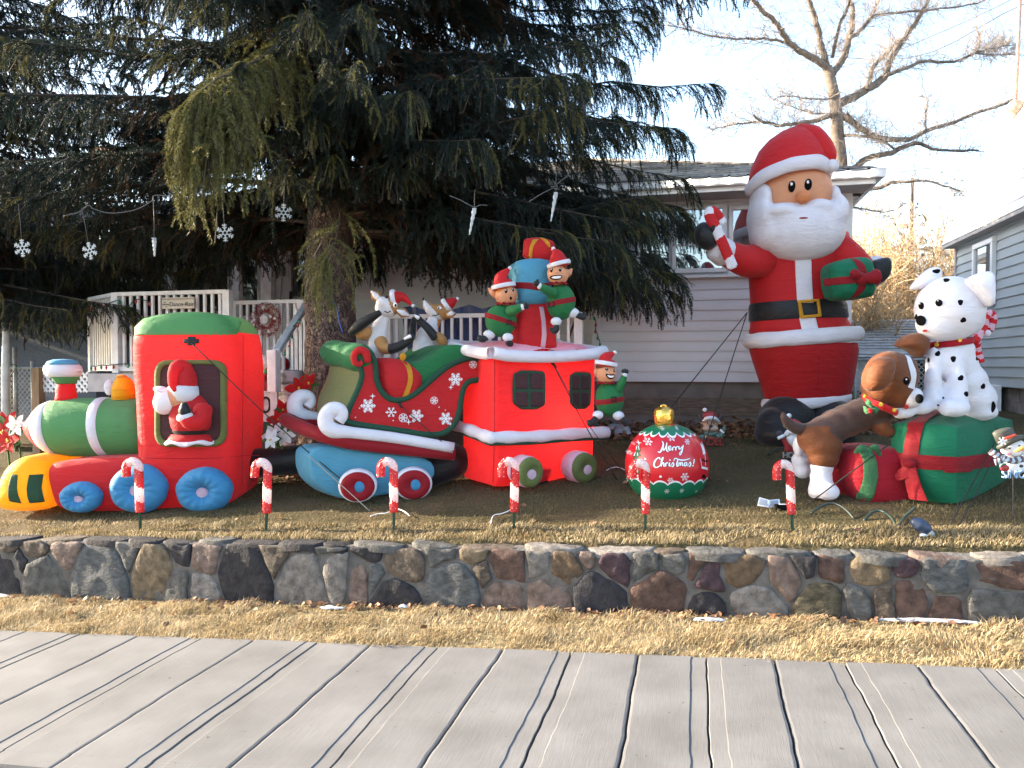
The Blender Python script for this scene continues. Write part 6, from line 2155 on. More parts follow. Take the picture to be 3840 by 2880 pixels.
# brush lettering: strokes traced for each letter (crop coordinates)
ST_ = {
'm': [[(842, 770, 6), (868, 775, 10), (892, 735, 12), (906, 690, 12), (900, 655, 8), (888, 645, 5)], [(905, 660, 5), (902, 720, 10), (912, 752, 9), (935, 715, 7), (950, 665, 6)], [(950, 662, 6), (942, 715, 12), (948, 755, 11), (968, 772, 5)]],
'e': [[(965, 742, 6), (990, 728, 7), (996, 708, 6), (978, 704, 7), (968, 728, 10), (976, 752, 9), (1000, 744, 6), (1018, 722, 5)]],
'r': [[(1018, 716, 8), (1016, 740, 11), (1014, 756, 8)], [(1018, 728, 5), (1034, 712, 8), (1046, 718, 8)]],
'r2': [[(1056, 712, 8), (1054, 738, 11), (1052, 754, 8)], [(1056, 726, 5), (1072, 708, 8), (1084, 714, 8)]],
'y': [[(1094, 706, 9), (1092, 730, 10), (1106, 738, 8), (1128, 708, 6)], [(1144, 690, 8), (1134, 730, 11), (1122, 780, 10), (1106, 808, 7), (1098, 790, 6), (1118, 760, 4)]],
'C': [[(868, 862, 10), (862, 842, 9), (838, 846, 8), (808, 880, 12), (796, 925, 13), (812, 954, 11), (850, 948, 7), (880, 915, 5)]],
'h': [[(884, 905, 5), (900, 860, 8), (904, 838, 7), (892, 850, 8), (884, 900, 12), (880, 944, 9)], [(884, 926, 6), (904, 902, 8), (914, 912, 10), (912, 940, 8), (926, 938, 5)]],
'ri': [[(936, 902, 8), (934, 928, 11), (932, 944, 8)], [(936, 916, 5), (950, 900, 8), (962, 906, 7)]],
'i': [[(980, 898, 9), (976, 928, 11), (984, 942, 7), (998, 930, 5)]],
's': [[(1000, 930, 5), (1020, 898, 7), (1030, 920, 10), (1020, 944, 10), (1002, 942, 6)]],
't': [[(1030, 880, 5), (1046, 848, 7), (1100, 866, 9), (1160, 868, 8), (1222, 850, 5)], [(1078, 868, 9), (1068, 910, 12), (1070, 940, 10), (1086, 938, 5)]],
'ms': [[(1092, 898, 8), (1090, 936, 10)], [(1092, 916, 5), (1108, 896, 8), (1112, 936, 10)], [(1114, 914, 5), (1130, 896, 8), (1134, 930, 10), (1146, 936, 5)]],
'a': [[(1182, 902, 7), (1164, 900, 8), (1154, 924, 11), (1164, 940, 8), (1182, 914, 6), (1186, 900, 8), (1186, 932, 9), (1198, 936, 5)]],
's2': [[(1200, 930, 5), (1222, 894, 7), (1232, 916, 10), (1222, 940, 10), (1206, 938, 6)]],
'!': [[(1274, 858, 10), (1268, 895, 9), (1262, 918, 5)]],
}
lw, lk = MB(), MB()
for nm, strokes in ST_.items():
 for s in strokes:
  P3 = [SP(x, y) for x, y, w in s]
  c = smooth_path([Vector((p.x, p.z, w)) for p, (x, y, w) in zip(P3, s)], 6)
  ribbon([(p.x, p.y) for p in c], [p.z * 1.55 * K.m for p in c], osurf, .006, lw)
  ribbon([(p.x, p.y) for p in c], [(p.z * 1.55 + 9) * K.m for p in c], osurf, .003, lk)
c = SP(1259, 938)
decal(circle2((c.x, c.z), 9 * K.m, n=14), osurf, .006, n=14, it=0, rings=2, mb=lw)
for (x, y) in ((986, 870),):
 c = SP(x, y)
 decal(circle2((c.x, c.z), 8 * K.m, n=14), osurf, .006, n=14, it=0, rings=2, mb=lw)
tag(lk.build('lettering_outline', mat('vinyl_maroon', (.12, .008, .02), .35), ball), kind='stuff')
tag(lw.build('lettering', V_WHITE, ball), kind='stuff')
# printed tree on the left, little santa on the right edge
tr_ = MB()
for pts in ([(610, 665), (575, 770), (640, 765)], [(600, 750), (535, 830), (645, 825)], [(590, 810), (520, 900), (650, 900)], [(580, 900), (530, 1020), (625, 1030)]):
 decal(SO(pts), osurf, .004, n=24, it=0, rings=3, mb=tr_)
tree_p = tr_.build('printed_tree', V_GREEN, ball)
tag(tree_p, kind='stuff')
mb = MB()
c = SP(613, 660)
star4((c.x, c.z), 34 * K.m, osurf, .006, mb)
for pts in ([(585, 745), (590, 700)], [(620, 745), (612, 700)], [(560, 815), (575, 775)], [(600, 818), (603, 778)], [(555, 1010), (572, 940)], [(600, 1018), (592, 940)], [(560, 1085), (615, 1085)], [(565, 1058), (612, 1052)]):
 ribbon(SO(pts), 7 * K.m if pts[0][1] < 1040 else 20 * K.m, osurf, .007, mb)
for pts, w in (([(1350, 660), (1375, 720), (1392, 800)], 46), ([(1360, 955), (1400, 965), (1432, 975)], 26), ([(1398, 800), (1408, 930)], 8), ([(1345, 850), (1362, 945)], 5)):
 ribbon(smooth_path([Vector((a, b, 0)) for a, b in SO(pts)], 5) and [(v.x, v.y) for v in smooth_path([Vector((a, b, 0)) for a, b in SO(pts)], 5)], w * K.m, osurf, .006, mb)
tag(mb.build('white_print', V_WHITE, ball), kind='stuff')
mb = MB()
for pts, w in (([(1365, 860), (1400, 880), (1430, 882)], 16), ([(1372, 1080), (1385, 1050), (1405, 1085)], 26)):
 ribbon([(v.x, v.y) for v in smooth_path([Vector((a, b, 0)) for a, b in SO(pts)], 5)], w * K.m, osurf, .007, mb)
tag(mb.build('black_print', F_PRINT_K, ball), kind='stuff')
# ================================================================== DOGS AND THEIR GIFTS
cv5 = lambda x, y: (1641.6 + .34728 * x, 547.2 + .34728 * y)
# ---- green gift, corner towards us
GT = Thing('gift_box', 'big green inflatable gift with red ribbons that the dalmatian sits on', 'gift', *cv5(1190, 1602), rot=40)
K = Kit(GT, cv5, .34728)
gx = lambda x, y: K.P(x, y, 0)
# corners: near edge at x=1225; find lengths along both local axes
ztop = K.P(1225, 1060, 0).z
xa = K.P(1225, 1300, 0).x
Rr_ = K.P(1618, 1300, 0).x - xa
# left face runs along +y: intersect photo x=778 ray with plane local x = xa
d = ray(*cv5(782, 1300))
n_ = GT.ax
t = ((GT.loc + n_ * xa - CAM).dot(n_)) / d.dot(n_)
Wd = (CAM + d * t - GT.loc).dot(GT.ay)
Rr_, Wd = min(Rr_, 1.5), min(max(Wd, .5), 1.5)
NB = 14
def pillow_box(name, m, x0, x1, y0, y1, z0, z1, bl, par, e=3.2):
 """box blown up: faces bulge, edges stay"""
 mb = MB()
 c = Vector(((x0 + x1) / 2, (y0 + y1) / 2, (z0 + z1) / 2))
 h = Vector(((x1 - x0) / 2, (y1 - y0) / 2, (z1 - z0) / 2))
 for ax in range(3):
  for sg in (-1, 1):
   rows = []
   for i in range(NB + 1):
    row = []
    for j in range(NB + 1):
     u, v = math.sin((2 * i / NB - 1) * math.pi / 2), math.sin((2 * j / NB - 1) * math.pi / 2)
     p = [0, 0, 0]
     p[ax] = sg
     p[(ax + 1) % 3], p[(ax + 2) % 3] = u, v
     p = Vector(p)
     # pinch edges towards a superellipsoid, bulge faces
     nrm = (abs(p.x) ** e + abs(p.y) ** e + abs(p.z) ** e) ** (1 / e)
     s_ = p / nrm
     s_ = p.lerp(s_, .35)
     f = (1 - u * u) * (1 - v * v)
     q = Vector((s_.x * h.x, s_.y * h.y, s_.z * h.z))
     q[ax] += sg * bl * f
     row.append(c + q)
    rows.append(row)
   mb.grid(rows)
 o = mb.build(name, m, par)
 bm = bmesh.new()
 bm.from_mesh(o.data)
 bmesh.ops.remove_doubles(bm, verts=bm.verts, dist=.002)
 bmesh.ops.recalc_face_normals(bm, faces=bm.faces)
 bm.to_mesh(o.data)
 bm.free()
 return o, c, h
gbx, gc, gh = pillow_box('box', F_GIFT, xa, xa + Rr_, 0, Wd, .0, ztop, .075, K.o)
def strap(o, sel, m, name, lift=.012):
 """ribbon sewn on a box: lift the faces where sel(centre) holds, on a denser copy"""
 bm = bmesh.new()
 bm.from_mesh(o.data)
 bmesh.ops.subdivide_edges(bm, edges=bm.edges, cuts=3, use_grid_fill=True)
 bm.normal_update()
 kill = [f for f in bm.faces if not sel(f.calc_center_median(), f.normal)]
 nr = {v: v.normal.copy() for v in bm.verts}
 bmesh.ops.delete(bm, geom=kill, context='FACES')
 for v in bm.verts:
  v.co += nr.get(v, Vector()) * lift if v in nr else Vector()
 me = bpy.data.meshes.new(name)
 bm.to_mesh(me)
 bm.free()
 me.materials.append(m)
 me.polygons.foreach_set('use_smooth', [True] * len(me.polygons))
 s = bpy.data.objects.new(name, me)
 COL.objects.link(s)
 s.parent = o
 return s
zr0, zr1 = K.P(1225, 1362, 0).z, K.P(1225, 1268, 0).z
strap(gbx, lambda c, n_: zr0 < c.z < zr1, F_DRED, 'ribbon')
yv0, yv1 = Wd * .47, Wd * .47 + .13
strap(gbx, lambda c, n_: yv0 < c.y < yv1 and c.z > zr0, F_DRED, 'ribbon', .014)
def lp(x, y, off=.05):
 """point of the left face (plane local x = xa) seen at crop (x, y)"""
 d = ray(*cv5(x, y))
 n_ = GT.ax
 t = ((GT.loc + n_ * (xa - off) - CAM).dot(n_)) / d.dot(n_)
 w = CAM + d * t - GT.loc
 return Vector((w.dot(GT.ax), w.dot(GT.ay), w.z))
def loose(name, pts, w, par, m, d0=.0):
 rows = []
 for x, y, off, ww in pts:
  c = lp(x, y, off)
  rows.append([c + Vector((0, -ww, 0)), c + Vector((-.012, 0, 0)), c + Vector((0, ww, 0))])
 r2 = [[p + Vector((.008, 0, 0)) for p in r] for r in rows]
 return fix_normals(MB().grid(rows).grid(r2).build(name, m, par))
loose('bow_tail', [(930, 1310, .10, .03), (900, 1350, .13, .05), (880, 1390, .14, .06), (862, 1412, .14, .02)], .05, gbx, F_DRED)
loose('bow_tail', [(935, 1300, .11, .035), (940, 1380, .13, .055), (955, 1450, .13, .065), (985, 1535, .12, .075)], .05, gbx, F_DRED)
c = lp(925, 1305, .11)
MB().ell(c, (.05, .06, .05)).build('bow', F_DRED, gbx)
# ---- red gift behind the brown dog's foot
RGT = Thing('gift_box', 'round cornered red inflatable gift with green bow under the brown dog', 'gift', *cv5(660, 1556), rot=8)
K = Kit(RGT, cv5, .34728)
rg = K.puff('box', F_DRED if False else fabric('nylon_crimson', (.48, .012, .03)), [(500, 1250), (540, 1205), (700, 1190), (840, 1200), (860, 1400), (850, 1550), (650, 1558), (530, 1530), (500, 1420), (488, 1340)], .0, .62, rnd_=.35, bulge=.06, it=1)
K.decal('ribbon', F_SGREEN, [(650, 1205), (706, 1200), (714, 1380), (690, 1545), (636, 1540), (644, 1380)], rg.front, par=rg.ob, off=.008, it=0, n=50)
bw = K.ell('bow', F_SGREEN, (672, 1232, -.06), (26, 26, 20), par=rg.ob)
for pts, rr in (([(665, 1232, -.07), (630, 1215, -.1), (592, 1240, -.08)], [12, 26, 10]), ([(680, 1228, -.07), (715, 1210, -.1), (750, 1258, -.08)], [12, 26, 10]), ([(670, 1240, -.08), (650, 1258, -.1), (636, 1268, -.1)], [12, 18, 8]), ([(676, 1240, -.08), (696, 1262, -.1), (712, 1268, -.1)], [12, 18, 8])):
 K.tube('bow_loop', F_SGREEN, pts, rr, par=rg.ob, flat=.45)
# ---- dalmatian sitting on the green gift
zd = GT.z + .48
DT = Thing('dalmatian_figure', 'white inflatable dalmatian with black spots and red collar sitting on the green gift', 'dog', *cv5(1250, 1030), z=zd, rot=0)
K = Kit(DT, cv5, .34728)
def blob(mb, K, p, r, rot=None):
 # wide-angle stretch: the traced widths are a little too wide away from the lens axis
 mb.ell(K.P(*p), [r[0] * K.m * .89, r[1] * K.m, r[2] * K.m], rot)
b = MB()
for p, r in (((1205, 600, .05), (140, 110, 90)), ((1215, 700, .07), (155, 120, 110)), ((1260, 800, .1), (165, 140, 130)), ((1310, 900, .12), (165, 150, 130)), ((1330, 985, .14), (148, 150, 62)), ((1180, 680, -.02), (130, 90, 120)),
   ((1078, 690, -.06), (50, 55, 110)), ((1075, 800, -.1), (56, 56, 110)), ((1060, 905, -.12), (58, 60, 80)), ((1000, 960, -.15), (85, 60, 44)), ((900, 985, -.18), (74, 56, 42)), ((868, 990, -.2), (48, 50, 40)),
   ((1215, 720, -.1), (60, 55, 110)), ((1225, 830, -.14), (70, 62, 110)), ((1215, 900, -.16), (90, 66, 70)), ((1210, 960, -.22), (100, 80, 58)), ((1160, 960, -.26), (50, 50, 54))):
 blob(b, K, p, r)
bd = remesh(b.build('body', F_WHITE, K.o), .02, 6)
hc, hr_ = (1180, 345, -.05), (228, 190, 202)
h = MB()
blob(h, K, hc, hr_)
blob(h, K, (1110, 440, -.10), (150, 110, 105))
blob(h, K, (1300, 400, 0), (100, 100, 110))
hd = remesh(h.build('head', F_WHITE, K.o), .022, 6)
from mathutils.bvhtree import BVHTree
def bvh_surf(o):
 bm = bmesh.new()
 bm.from_mesh(o.data)
 tr = BVHTree.FromBMesh(bm)
 bm.free()
 def f(x, z):
  hit = tr.ray_cast(Vector((x, -5, z)), Vector((0, 1, 0)))
  if hit[0] is not None:
   f.last = hit[0].y
  return f.last
 f.last = 0.0
 return f
TREES = {}
def cam_hit(T, o, x, y):
 """local point where the line of sight through photo point (x, y) meets object o (already in T's frame)"""
 if o.name not in TREES:
  bm = bmesh.new()
  bm.from_mesh(o.data)
  TREES[o.name] = BVHTree.FromBMesh(bm)
  bm.free()
 dw = ray(x, y)
 og = CAM - T.loc
 L_ = lambda v: Vector((v.dot(T.ax), v.dot(T.ay), v.z))
 return TREES[o.name].ray_cast(L_(og), L_(dw).normalized())
def spot(K, o, x, y, rx, ry, m, name='spot', bulge=.005, par=None):
 """round printed patch lying on the skin of o"""
 c = cam_hit(K.T, o, *K.conv(x, y))
 if c[0] is None:
  return None
 sd = rnd.random() * 9
 wob_ = .12 if name == 'spot' else .0
 n = 24
 rows = []
 last = [c] * n
 for t in (.03, .35, .6, .8, .93, 1.0):
  row = []
  for i in range(n):
   a = 2 * math.pi * i / n
   j = 1 + wob_ * math.sin(2 * a + sd) + wob_ * .8 * math.sin(3 * a + sd * 2)
   h_ = cam_hit(K.T, o, *K.conv(x + rx * t * j * math.cos(a), y + ry * t * j * math.sin(a)))
   if h_[0] is None or (h_[0] - last[i][0]).length > .12:
    h_ = last[i]
   last[i] = h_
   row.append(h_[0] + h_[1] * bulge * (1 if t < 1 else .2))
  rows.append(row)
 return fix_normals(MB().grid(rows, close_u=True, cap0=True).build(name, m, par or o))
for (x, y, rx, ry) in ((1160, 168, 22, 10), (1247, 305, 18, 16), (1265, 415, 18, 16), (1010, 395, 0, 0), (973, 396, 8, 17)):
 if rx:
  spot(K, hd, x, y, rx, ry, F_PRINT_K)
for (x, y, rx, ry) in ((1105, 625, 15, 17), (1203, 657, 19, 17), (1249, 776, 17, 18), (1282, 875, 14, 15), (1387, 828, 13, 18), (1450, 955, 14, 32), (1350, 655, 8, 14), (1050, 665, 7, 14), (1140, 900, 7, 6), (1110, 945, 8, 5)):
 spot(K, bd, x, y, rx, ry, F_PRINT_K)
for (x, y, rx, ry) in ((1007, 327, 15, 22), (1114, 309, 23, 22)):
 e = spot(K, hd, x, y, rx, ry, F_PRINT_K, 'eye', .012)
 spot(K, hd, x - 5, y - 12, 4, 4, F_PRINT_W, 'eye_highlight', .016)
spot(K, hd, 1008, 420, 27, 30, F_PRINT_K, 'nose', .02)
spot(K, hd, 1028, 480, 14, 6, F_PRINT_R, 'mouth', .012)
# ears
er = K.puff('ear', F_WHITE, [(948, 212), (990, 160), (1040, 110), (1090, 78), (1130, 88), (1142, 120), (1130, 165), (1080, 205), (1020, 218), (960, 228)], -.02, .10, rnd_=.5, bulge=.03, dm=.0)
spot(K, er.ob, 1098, 112, 22, 14, F_PRINT_K)
er = K.puff('ear', F_WHITE, [(1256, 170), (1280, 150), (1340, 125), (1392, 120), (1400, 200), (1404, 300), (1385, 345), (1350, 325), (1310, 270), (1270, 220)], -.36, -.20, rnd_=.5, bulge=.04, dm=-.2)
spot(K, er.ob, 1352, 318, 12, 22, F_PRINT_K)
spot(K, er.ob, 1268, 180, 9, 16, F_PRINT_K)
# collar
q = K.P(1190, 556, .04)
rows = []
for i in range(8):
 ph = 2 * math.pi * i / 8
 rows.append([(q.x + (119 + 10 * math.cos(ph)) * K.m * math.cos(a), q.y + (128 + 10 * math.cos(ph)) * K.m * .9 * math.sin(a), q.z + 19 * K.m * math.sin(ph) + .13 * 134 * K.m * math.cos(a)) for a in [2 * math.pi * j / 48 for j in range(48)]])
col = fix_normals(MB().grid(rows, close_u=True, close_v=True).build('collar', fabric('nylon_crimson', (.48, .012, .03)), K.o))
for (x, y) in ((1102, 568), (1242, 541)):
 spot(K, col, x, y, 12, 12, F_PRINT_Y, 'collar_stud', .012)
# striped stocking scarf hanging behind its neck
sc = [(1330, 560, .2), (1360, 510, .24), (1392, 450, .26), (1402, 400, .26), (1425, 375, .26), (1448, 390, .26), (1445, 430, .26), (1425, 480, .26)]
P_ = [K.P(*p) for p in sc]
Q = smooth_path(P_, 5)
mb = MB().tube(Q, [26 * K.m] * len(Q), 14)
so = fix_normals(mb.build('striped_scarf', [F_RED, F_PINKW], K.o))
for p in so.data.polygons:
 p.material_index = 0 if ((p.vertices[0] // 14) + (p.vertices[0] % 14) * .25) % 7 < 3.4 else 1
K.ell('scarf_pompom', F_WHITE, (1412, 498, .24), (24, 24, 24), par=so)
Q = smooth_path([K.P(1330, 560, .26), K.P(1345, 620, .28), K.P(1362, 680, .28)], 6)
so2 = fix_normals(MB().tube(Q, [42 * K.m, 40 * K.m, 36 * K.m] + [34 * K.m] * (len(Q) - 3), 14).build('striped_scarf', [F_RED, F_PINKW], K.o))
for p in so2.data.polygons:
 p.material_index = 0 if ((p.vertices[0] // 14) + (p.vertices[0] % 14) * .25) % 5 < 2.4 else 1
# ---- brown dog stretching up to the gift
BRT = Thing('brown_dog_figure', 'brown and white inflatable puppy standing on hind legs against the green gift', 'dog', *cv5(395, 1535), rot=0)
K = Kit(BRT, cv5, .34728)
b = MB()
for p, r in (((330, 1150, .12), (110, 110, 105)), ((400, 1110, .12), (115, 115, 105)), ((470, 1070, .12), (118, 115, 105)), ((540, 1040, .12), (120, 115, 105)), ((610, 1010, .12), (120, 112, 105)), ((680, 985, .1), (118, 110, 105)), ((740, 960, .08), (110, 104, 100)),
   ((390, 1200, .08), (135, 110, 105)), ((395, 1270, .06), (105, 95, 80)), ((760, 1080, .02), (60, 60, 60)), ((800, 1110, -.0), (50, 50, 36))):
 blob(b, K, p, r)
bd = remesh(b.build('body', F_DBROWN, K.o), .015, 9)
s0, s1 = K.P(265, 1090, 0), K.P(560, 1190, 0)
def dogpaint(c, n_):
 t = (c.x - s0.x) / (s1.x - s0.x)
 zl = s0.z + .02 + (s1.z - s0.z) * max(0, min(1, (t - .55) / .45)) - (.05 if t > .55 else 0)
 if t < 1.0:
  return 1 if c.z < zl else 0
 return 1 if c.z < K.P(700, 1120, 0).z + (c.x - s1.x) * .35 else 0
paint_faces(bd, [F_DBROWN, F_BROWN], dogpaint)
b = MB()
for p, r in (((385, 1330, .06), (80, 76, 50)), ((380, 1390, .05), (76, 74, 60)), ((385, 1450, .02), (86, 84, 62)), ((420, 1480, -.06), (78, 84, 56)), ((340, 1480, .02), (44, 60, 48))):
 blob(b, K, p, r)
remesh(b.build('hind_leg', F_WHITE, K.o), .018, 5)
b = MB()
for p, r in (((250, 1290, .4), (62, 66, 60)), ((265, 1350, .4), (66, 66, 56)), ((240, 1200, .34), (40, 50, 70))):
 blob(b, K, p, r)
remesh(b.build('hind_leg', F_WHITE, K.o), .018, 5)
K.tube('tail', F_DBROWN, [(290, 1095, .12), (230, 1090, .1), (180, 1060, .08), (150, 1020, .06), (142, 996, .06)], [36, 38, 32, 22, 12])
b = MB()
for p, r in (((800, 770, -.20), (160, 150, 160)), ((740, 830, -.18), (110, 130, 120)), ((860, 860, -.22), (110, 120, 105)), ((890, 760, -.22), (92, 110, 130))):
 blob(b, K, p, r)
hd = remesh(b.build('head', F_BROWN, K.o), .02, 6)
b = MB()
for p, r in (((945, 900, -.32), (66, 64, 62)), ((965, 880, -.34), (46, 50, 44)), ((930, 935, -.30), (48, 50, 30))):
 blob(b, K, p, r)
mz = remesh(b.build('muzzle', F_WHITE, hd), .014, 4)
s = bvh_surf(hd)
hits = []
for x, y, w in ((908, 632, 14), (935, 690, 22), (950, 740, 26), (952, 790, 22), (940, 840, 30)):
 h_ = cam_hit(BRT, hd, *cv5(x, y))
 if h_[0] is not None:
  hits.append((h_[0], w))
if len(hits) > 2:
 c = smooth_path([Vector((p.x, p.z, w)) for p, w in hits], 5)
 ribbon([(p.x, p.y) for p in c], [p.z * 1.7 * K.m for p in c], s, .008).build('blaze', F_WHITE, hd)
spot(K, hd, 908, 793, 17, 24, F_PRINT_K, 'eye', .012)
spot(K, hd, 903, 783, 4, 5, F_PRINT_W, 'eye_highlight', .018)
K.ell('nose', F_PRINT_K, (992, 905, -.44), (22, 22, 28), par=mz)
spot(K, mz, 912, 952, 14, 12, F_PRINT_R, 'mouth', .01)
K.puff('ear', F_BROWN, [(850, 575), (870, 540), (920, 505), (975, 492), (1030, 520), (1044, 570), (1020, 630), (985, 655), (940, 610), (890, 590)], -.18, .0, rnd_=.5, bulge=.05, dm=-.1)
K.puff('ear', F_BROWN, [(640, 720), (690, 650), (790, 640), (815, 690), (790, 790), (740, 850), (680, 858), (640, 850), (622, 790)], -.58, -.42, rnd_=.5, bulge=.05, dm=-.45)
# collar and holly
cp2 = [K.P(*p) for p in ((648, 885, -.12), (690, 925, -.27), (745, 945, -.33), (800, 970, -.33), (845, 990, -.26))]
co = fix_normals(MB().tube(smooth_path(cp2, 6), 21 * K.m, 10, flat=1).build('collar', F_RED, K.o))
for (x, y, d) in ((655, 890, -.20), (752, 940, -.41), (835, 975, -.35)):
 K.ell('collar_bell', F_PRINT_Y, (x, y, d), (13, 10, 13), par=co)
for pts in ([(690, 960), (668, 940), (662, 925), (676, 918), (664, 905), (682, 912), (690, 930), (700, 950)], [(690, 965), (665, 975), (655, 960), (648, 950), (654, 985), (664, 1000), (680, 990)], [(690, 965), (712, 950), (728, 955), (740, 965), (728, 985), (722, 1000), (702, 985)]):
 K.puff('holly_leaf', F_SGREEN, pts, -.42, -.37, rnd_=.4, bulge=.01, it=0, par=co, dm=-.40)
for (x, y) in ((680, 972), (692, 978), (684, 986)):
 K.ell('holly_berry', F_RED, (x, y, -.45), (9, 9, 9), par=co)
a = wl(BRT, K.P(800, 1190, -.35))
gnd = on_ground(*cv5(290, 1565))
rope('tether_rope', 'black tether slanting across the red gift and the puppy\'s white foot', [a, a.lerp(gnd, .5), gnd], .006)
a = wl(GT, Vector((xa + Rr_ * .45, -.09, ztop * .8)))
for lab, (x, y), o_ in (('left one of two dark tethers crossing the green gift', (1175, 1612), 0), ('right one of two dark tethers crossing the green gift', (1240, 1600), .03)):
 g_ = on_ground(*cv5(x, y + 90))
 rope('tether_rope', lab, [a + Vector((o_, 0, 0)), (a + g_) / 2 + Vector((o_, 0, 0)), g_], .005)
MB().tube([a + Vector((-.01, .02, .07)), a, a + Vector((.0, -.02, -.05))], [.012, .018, .008], 6).build('tether_tab', F_BLACK, None)
tb = bpy.data.objects[-1] if False else COL.objects['tether_tab'] if 'tether_tab' in COL.objects else None
for o in list(COL.objects):
 if o.name.startswith('tether_tab') and o.parent is None:
  mw = GT.o
  o.parent = GT.o
  o.matrix_parent_inverse = (Matrix.Translation(GT.loc) @ Matrix.Rotation(GT.rz, 4, 'Z')).inverted()
# ================================================================== CANDY CANE STAKES
def m_tinsel(name, c, tr):
 m, nt, b, out = base_mat(name)
 tc = node(nt, 'ShaderNodeTexCoord')
 v = node(nt, 'ShaderNodeTexVoronoi')
 v.inputs['Scale'].default_value = 75
 nt.links.new(tc.outputs['Object'], v.inputs['Vector'])
 b.inputs['Base Color'].default_value = (*c, 1)
 b.inputs['Roughness'].default_value = .12
 b.inputs['Specular IOR Level'].default_value = .9
 b.inputs['Coat Weight'].default_value = .5
 bp = bump(nt, b, v.outputs['Distance'], .7, .012)
 t = node(nt, 'ShaderNodeBsdfTranslucent')
 t.inputs['Color'].default_value = (*c, 1)
 nt.links.new(bp.outputs[0], t.inputs['Normal'])
 ms = node(nt, 'ShaderNodeMixShader')
 ms.inputs[0].default_value = tr
 nt.links.new(b.outputs[0], ms.inputs[1])
 nt.links.new(t.outputs[0], ms.inputs[2])
 nt.links.new(ms.outputs[0], out.inputs[0])
 return m
M_cr, M_cw = m_tinsel('cane_red', (.62, .012, .018), .4), m_tinsel('cane_clear', (.82, .80, .80), .45)
M_led = mat('led_dot', (.85, .3, .3), .2)
M_stake = mat('stake_green', (.015, .05, .03), .5)
cane_spec = [(300, 1146, 0, 'first striped candy cane stake from the left, in front of the middle blue wheel'),
   (572, 1148, 2, 'candy cane stake standing before the black tube behind the locomotive'),
   (848, 1146, 0, 'candy cane stake standing between the two sleigh wheels'),
   (1107, 1145, 1, 'candy cane stake standing before the caboose front wheel'),
   (1391, 1149, 0, 'candy cane stake overlapping the left side of the Merry Christmas ornament'),
   (1709, 1150, -3, 'last candy cane stake on the right, in front of the brown dog')]
proto = None
for i, (x, y, lean, lab) in enumerate(cane_spec):
 p = on_ground(x, y)
 k = PX * (p - CAM).dot(CF) / FN
 if proto is None:
  k0 = k
  proto = empty('candy_cane_stake', lab, 'candy cane', p, THETA, 'candy cane stakes along the wall top')
  cp_ = [(3, 0, 43), (3, 0, 70), (3, 0, 100), (3, 0, 128)] + [(-11 + 14 * math.cos(a), 0, 137 + 15 * math.sin(a)) for a in [math.pi * j / 8 for j in range(9)]] + [(-25.5, 0, 126), (-25, 0, 119)]
  cp_ = [(Vector(q)) for q in cp_]
  Q = smooth_path(cp_, 9)
  # cut the tube into striped segments along its length
  L_ = [0]
  for j in range(1, len(Q)):
   L_.append(L_[-1] + (Q[j] - Q[j - 1]).length)
  tot = L_[-1]
  n = 28
  fr_ = MB()
  rows = []
  for j, q in enumerate(Q):
   d = (Q[min(j + 1, len(Q) - 1)] - Q[max(j - 1, 0)]).normalized()
   s = d.cross(Vector((0, -1, 0))).normalized()
   u = s.cross(d)
   rows.append([(q + (s * math.cos(2 * math.pi * a / n) + u * math.sin(2 * math.pi * a / n)) * 9.3) * k0 for a in range(n)])
  fr_.grid(rows, close_u=True, cap0=True, cap1=True)
  tube = fix_normals(fr_.build('cane_tube', [M_cr, M_cw], proto))
  for f_ in tube.data.polygons:
   j = f_.vertices[0] // n
   a = f_.vertices[0] % n
   s_ = L_[min(j, len(L_) - 1)] + 7 * math.cos(2 * math.pi * a / n)
   fr2 = s_ / tot
   f_.material_index = 1 if (.16 < fr2 < .36 or .60 < fr2 < .80) else 0
  leds = MB()
  for q in range(16):
   j = int((q + .5) / 16 * (len(Q) - 1))
   for sx in (-4.5, 4.5):
    leds.ell((Q[j] + Vector((sx, -8.2, 2 * math.sin(q * 2)))) * k0, [1.3 * k0] * 3, n=6, m=4)
  tag(leds.build('light_dots', M_led, proto), kind='stuff')
  MB().box((3 * k0, 0, 18 * k0), (5.5 * k0, 3 * k0, 50 * k0)).box((3 * k0, 0, 18 * k0), (2.4 * k0, 5.5 * k0, 49.6 * k0)).build('stake', M_stake, proto, smooth=False)
  o = proto
 else:
  o = copy_tree(proto)
  o.location = p
 o.location.z -= .01
 o.scale = (k / k0,) * 3
 o.rotation_euler = (R(rnd.uniform(-2, 2)), R(lean), THETA + R(rnd.uniform(-8, 8)))
 o['label'] = lab
for lab, pts in (('thin pale wire at the foot of the third candy cane', [(800, 1123), (815, 1118), (835, 1116), (850, 1108), (848, 1105)]),
    ('short white wire curling right of the third candy cane', [(858, 1107), (868, 1110), (878, 1116), (884, 1122)]),
    ('thin pale wire at the foot of the fourth candy cane', [(1060, 1140), (1066, 1122), (1082, 1118), (1098, 1112), (1106, 1104)]),
    ('white wire lying on the grass right of the caboose', [(1310, 1023), (1320, 1018), (1334, 1016), (1350, 1022)])):
 P_ = []
 for x, y in pts:
  q = on_ground(x, y)
  P_.append((q.x, q.y, q.z + .035))
 rope('wire', lab, P_, .0045, 'wire', m=M_trim)
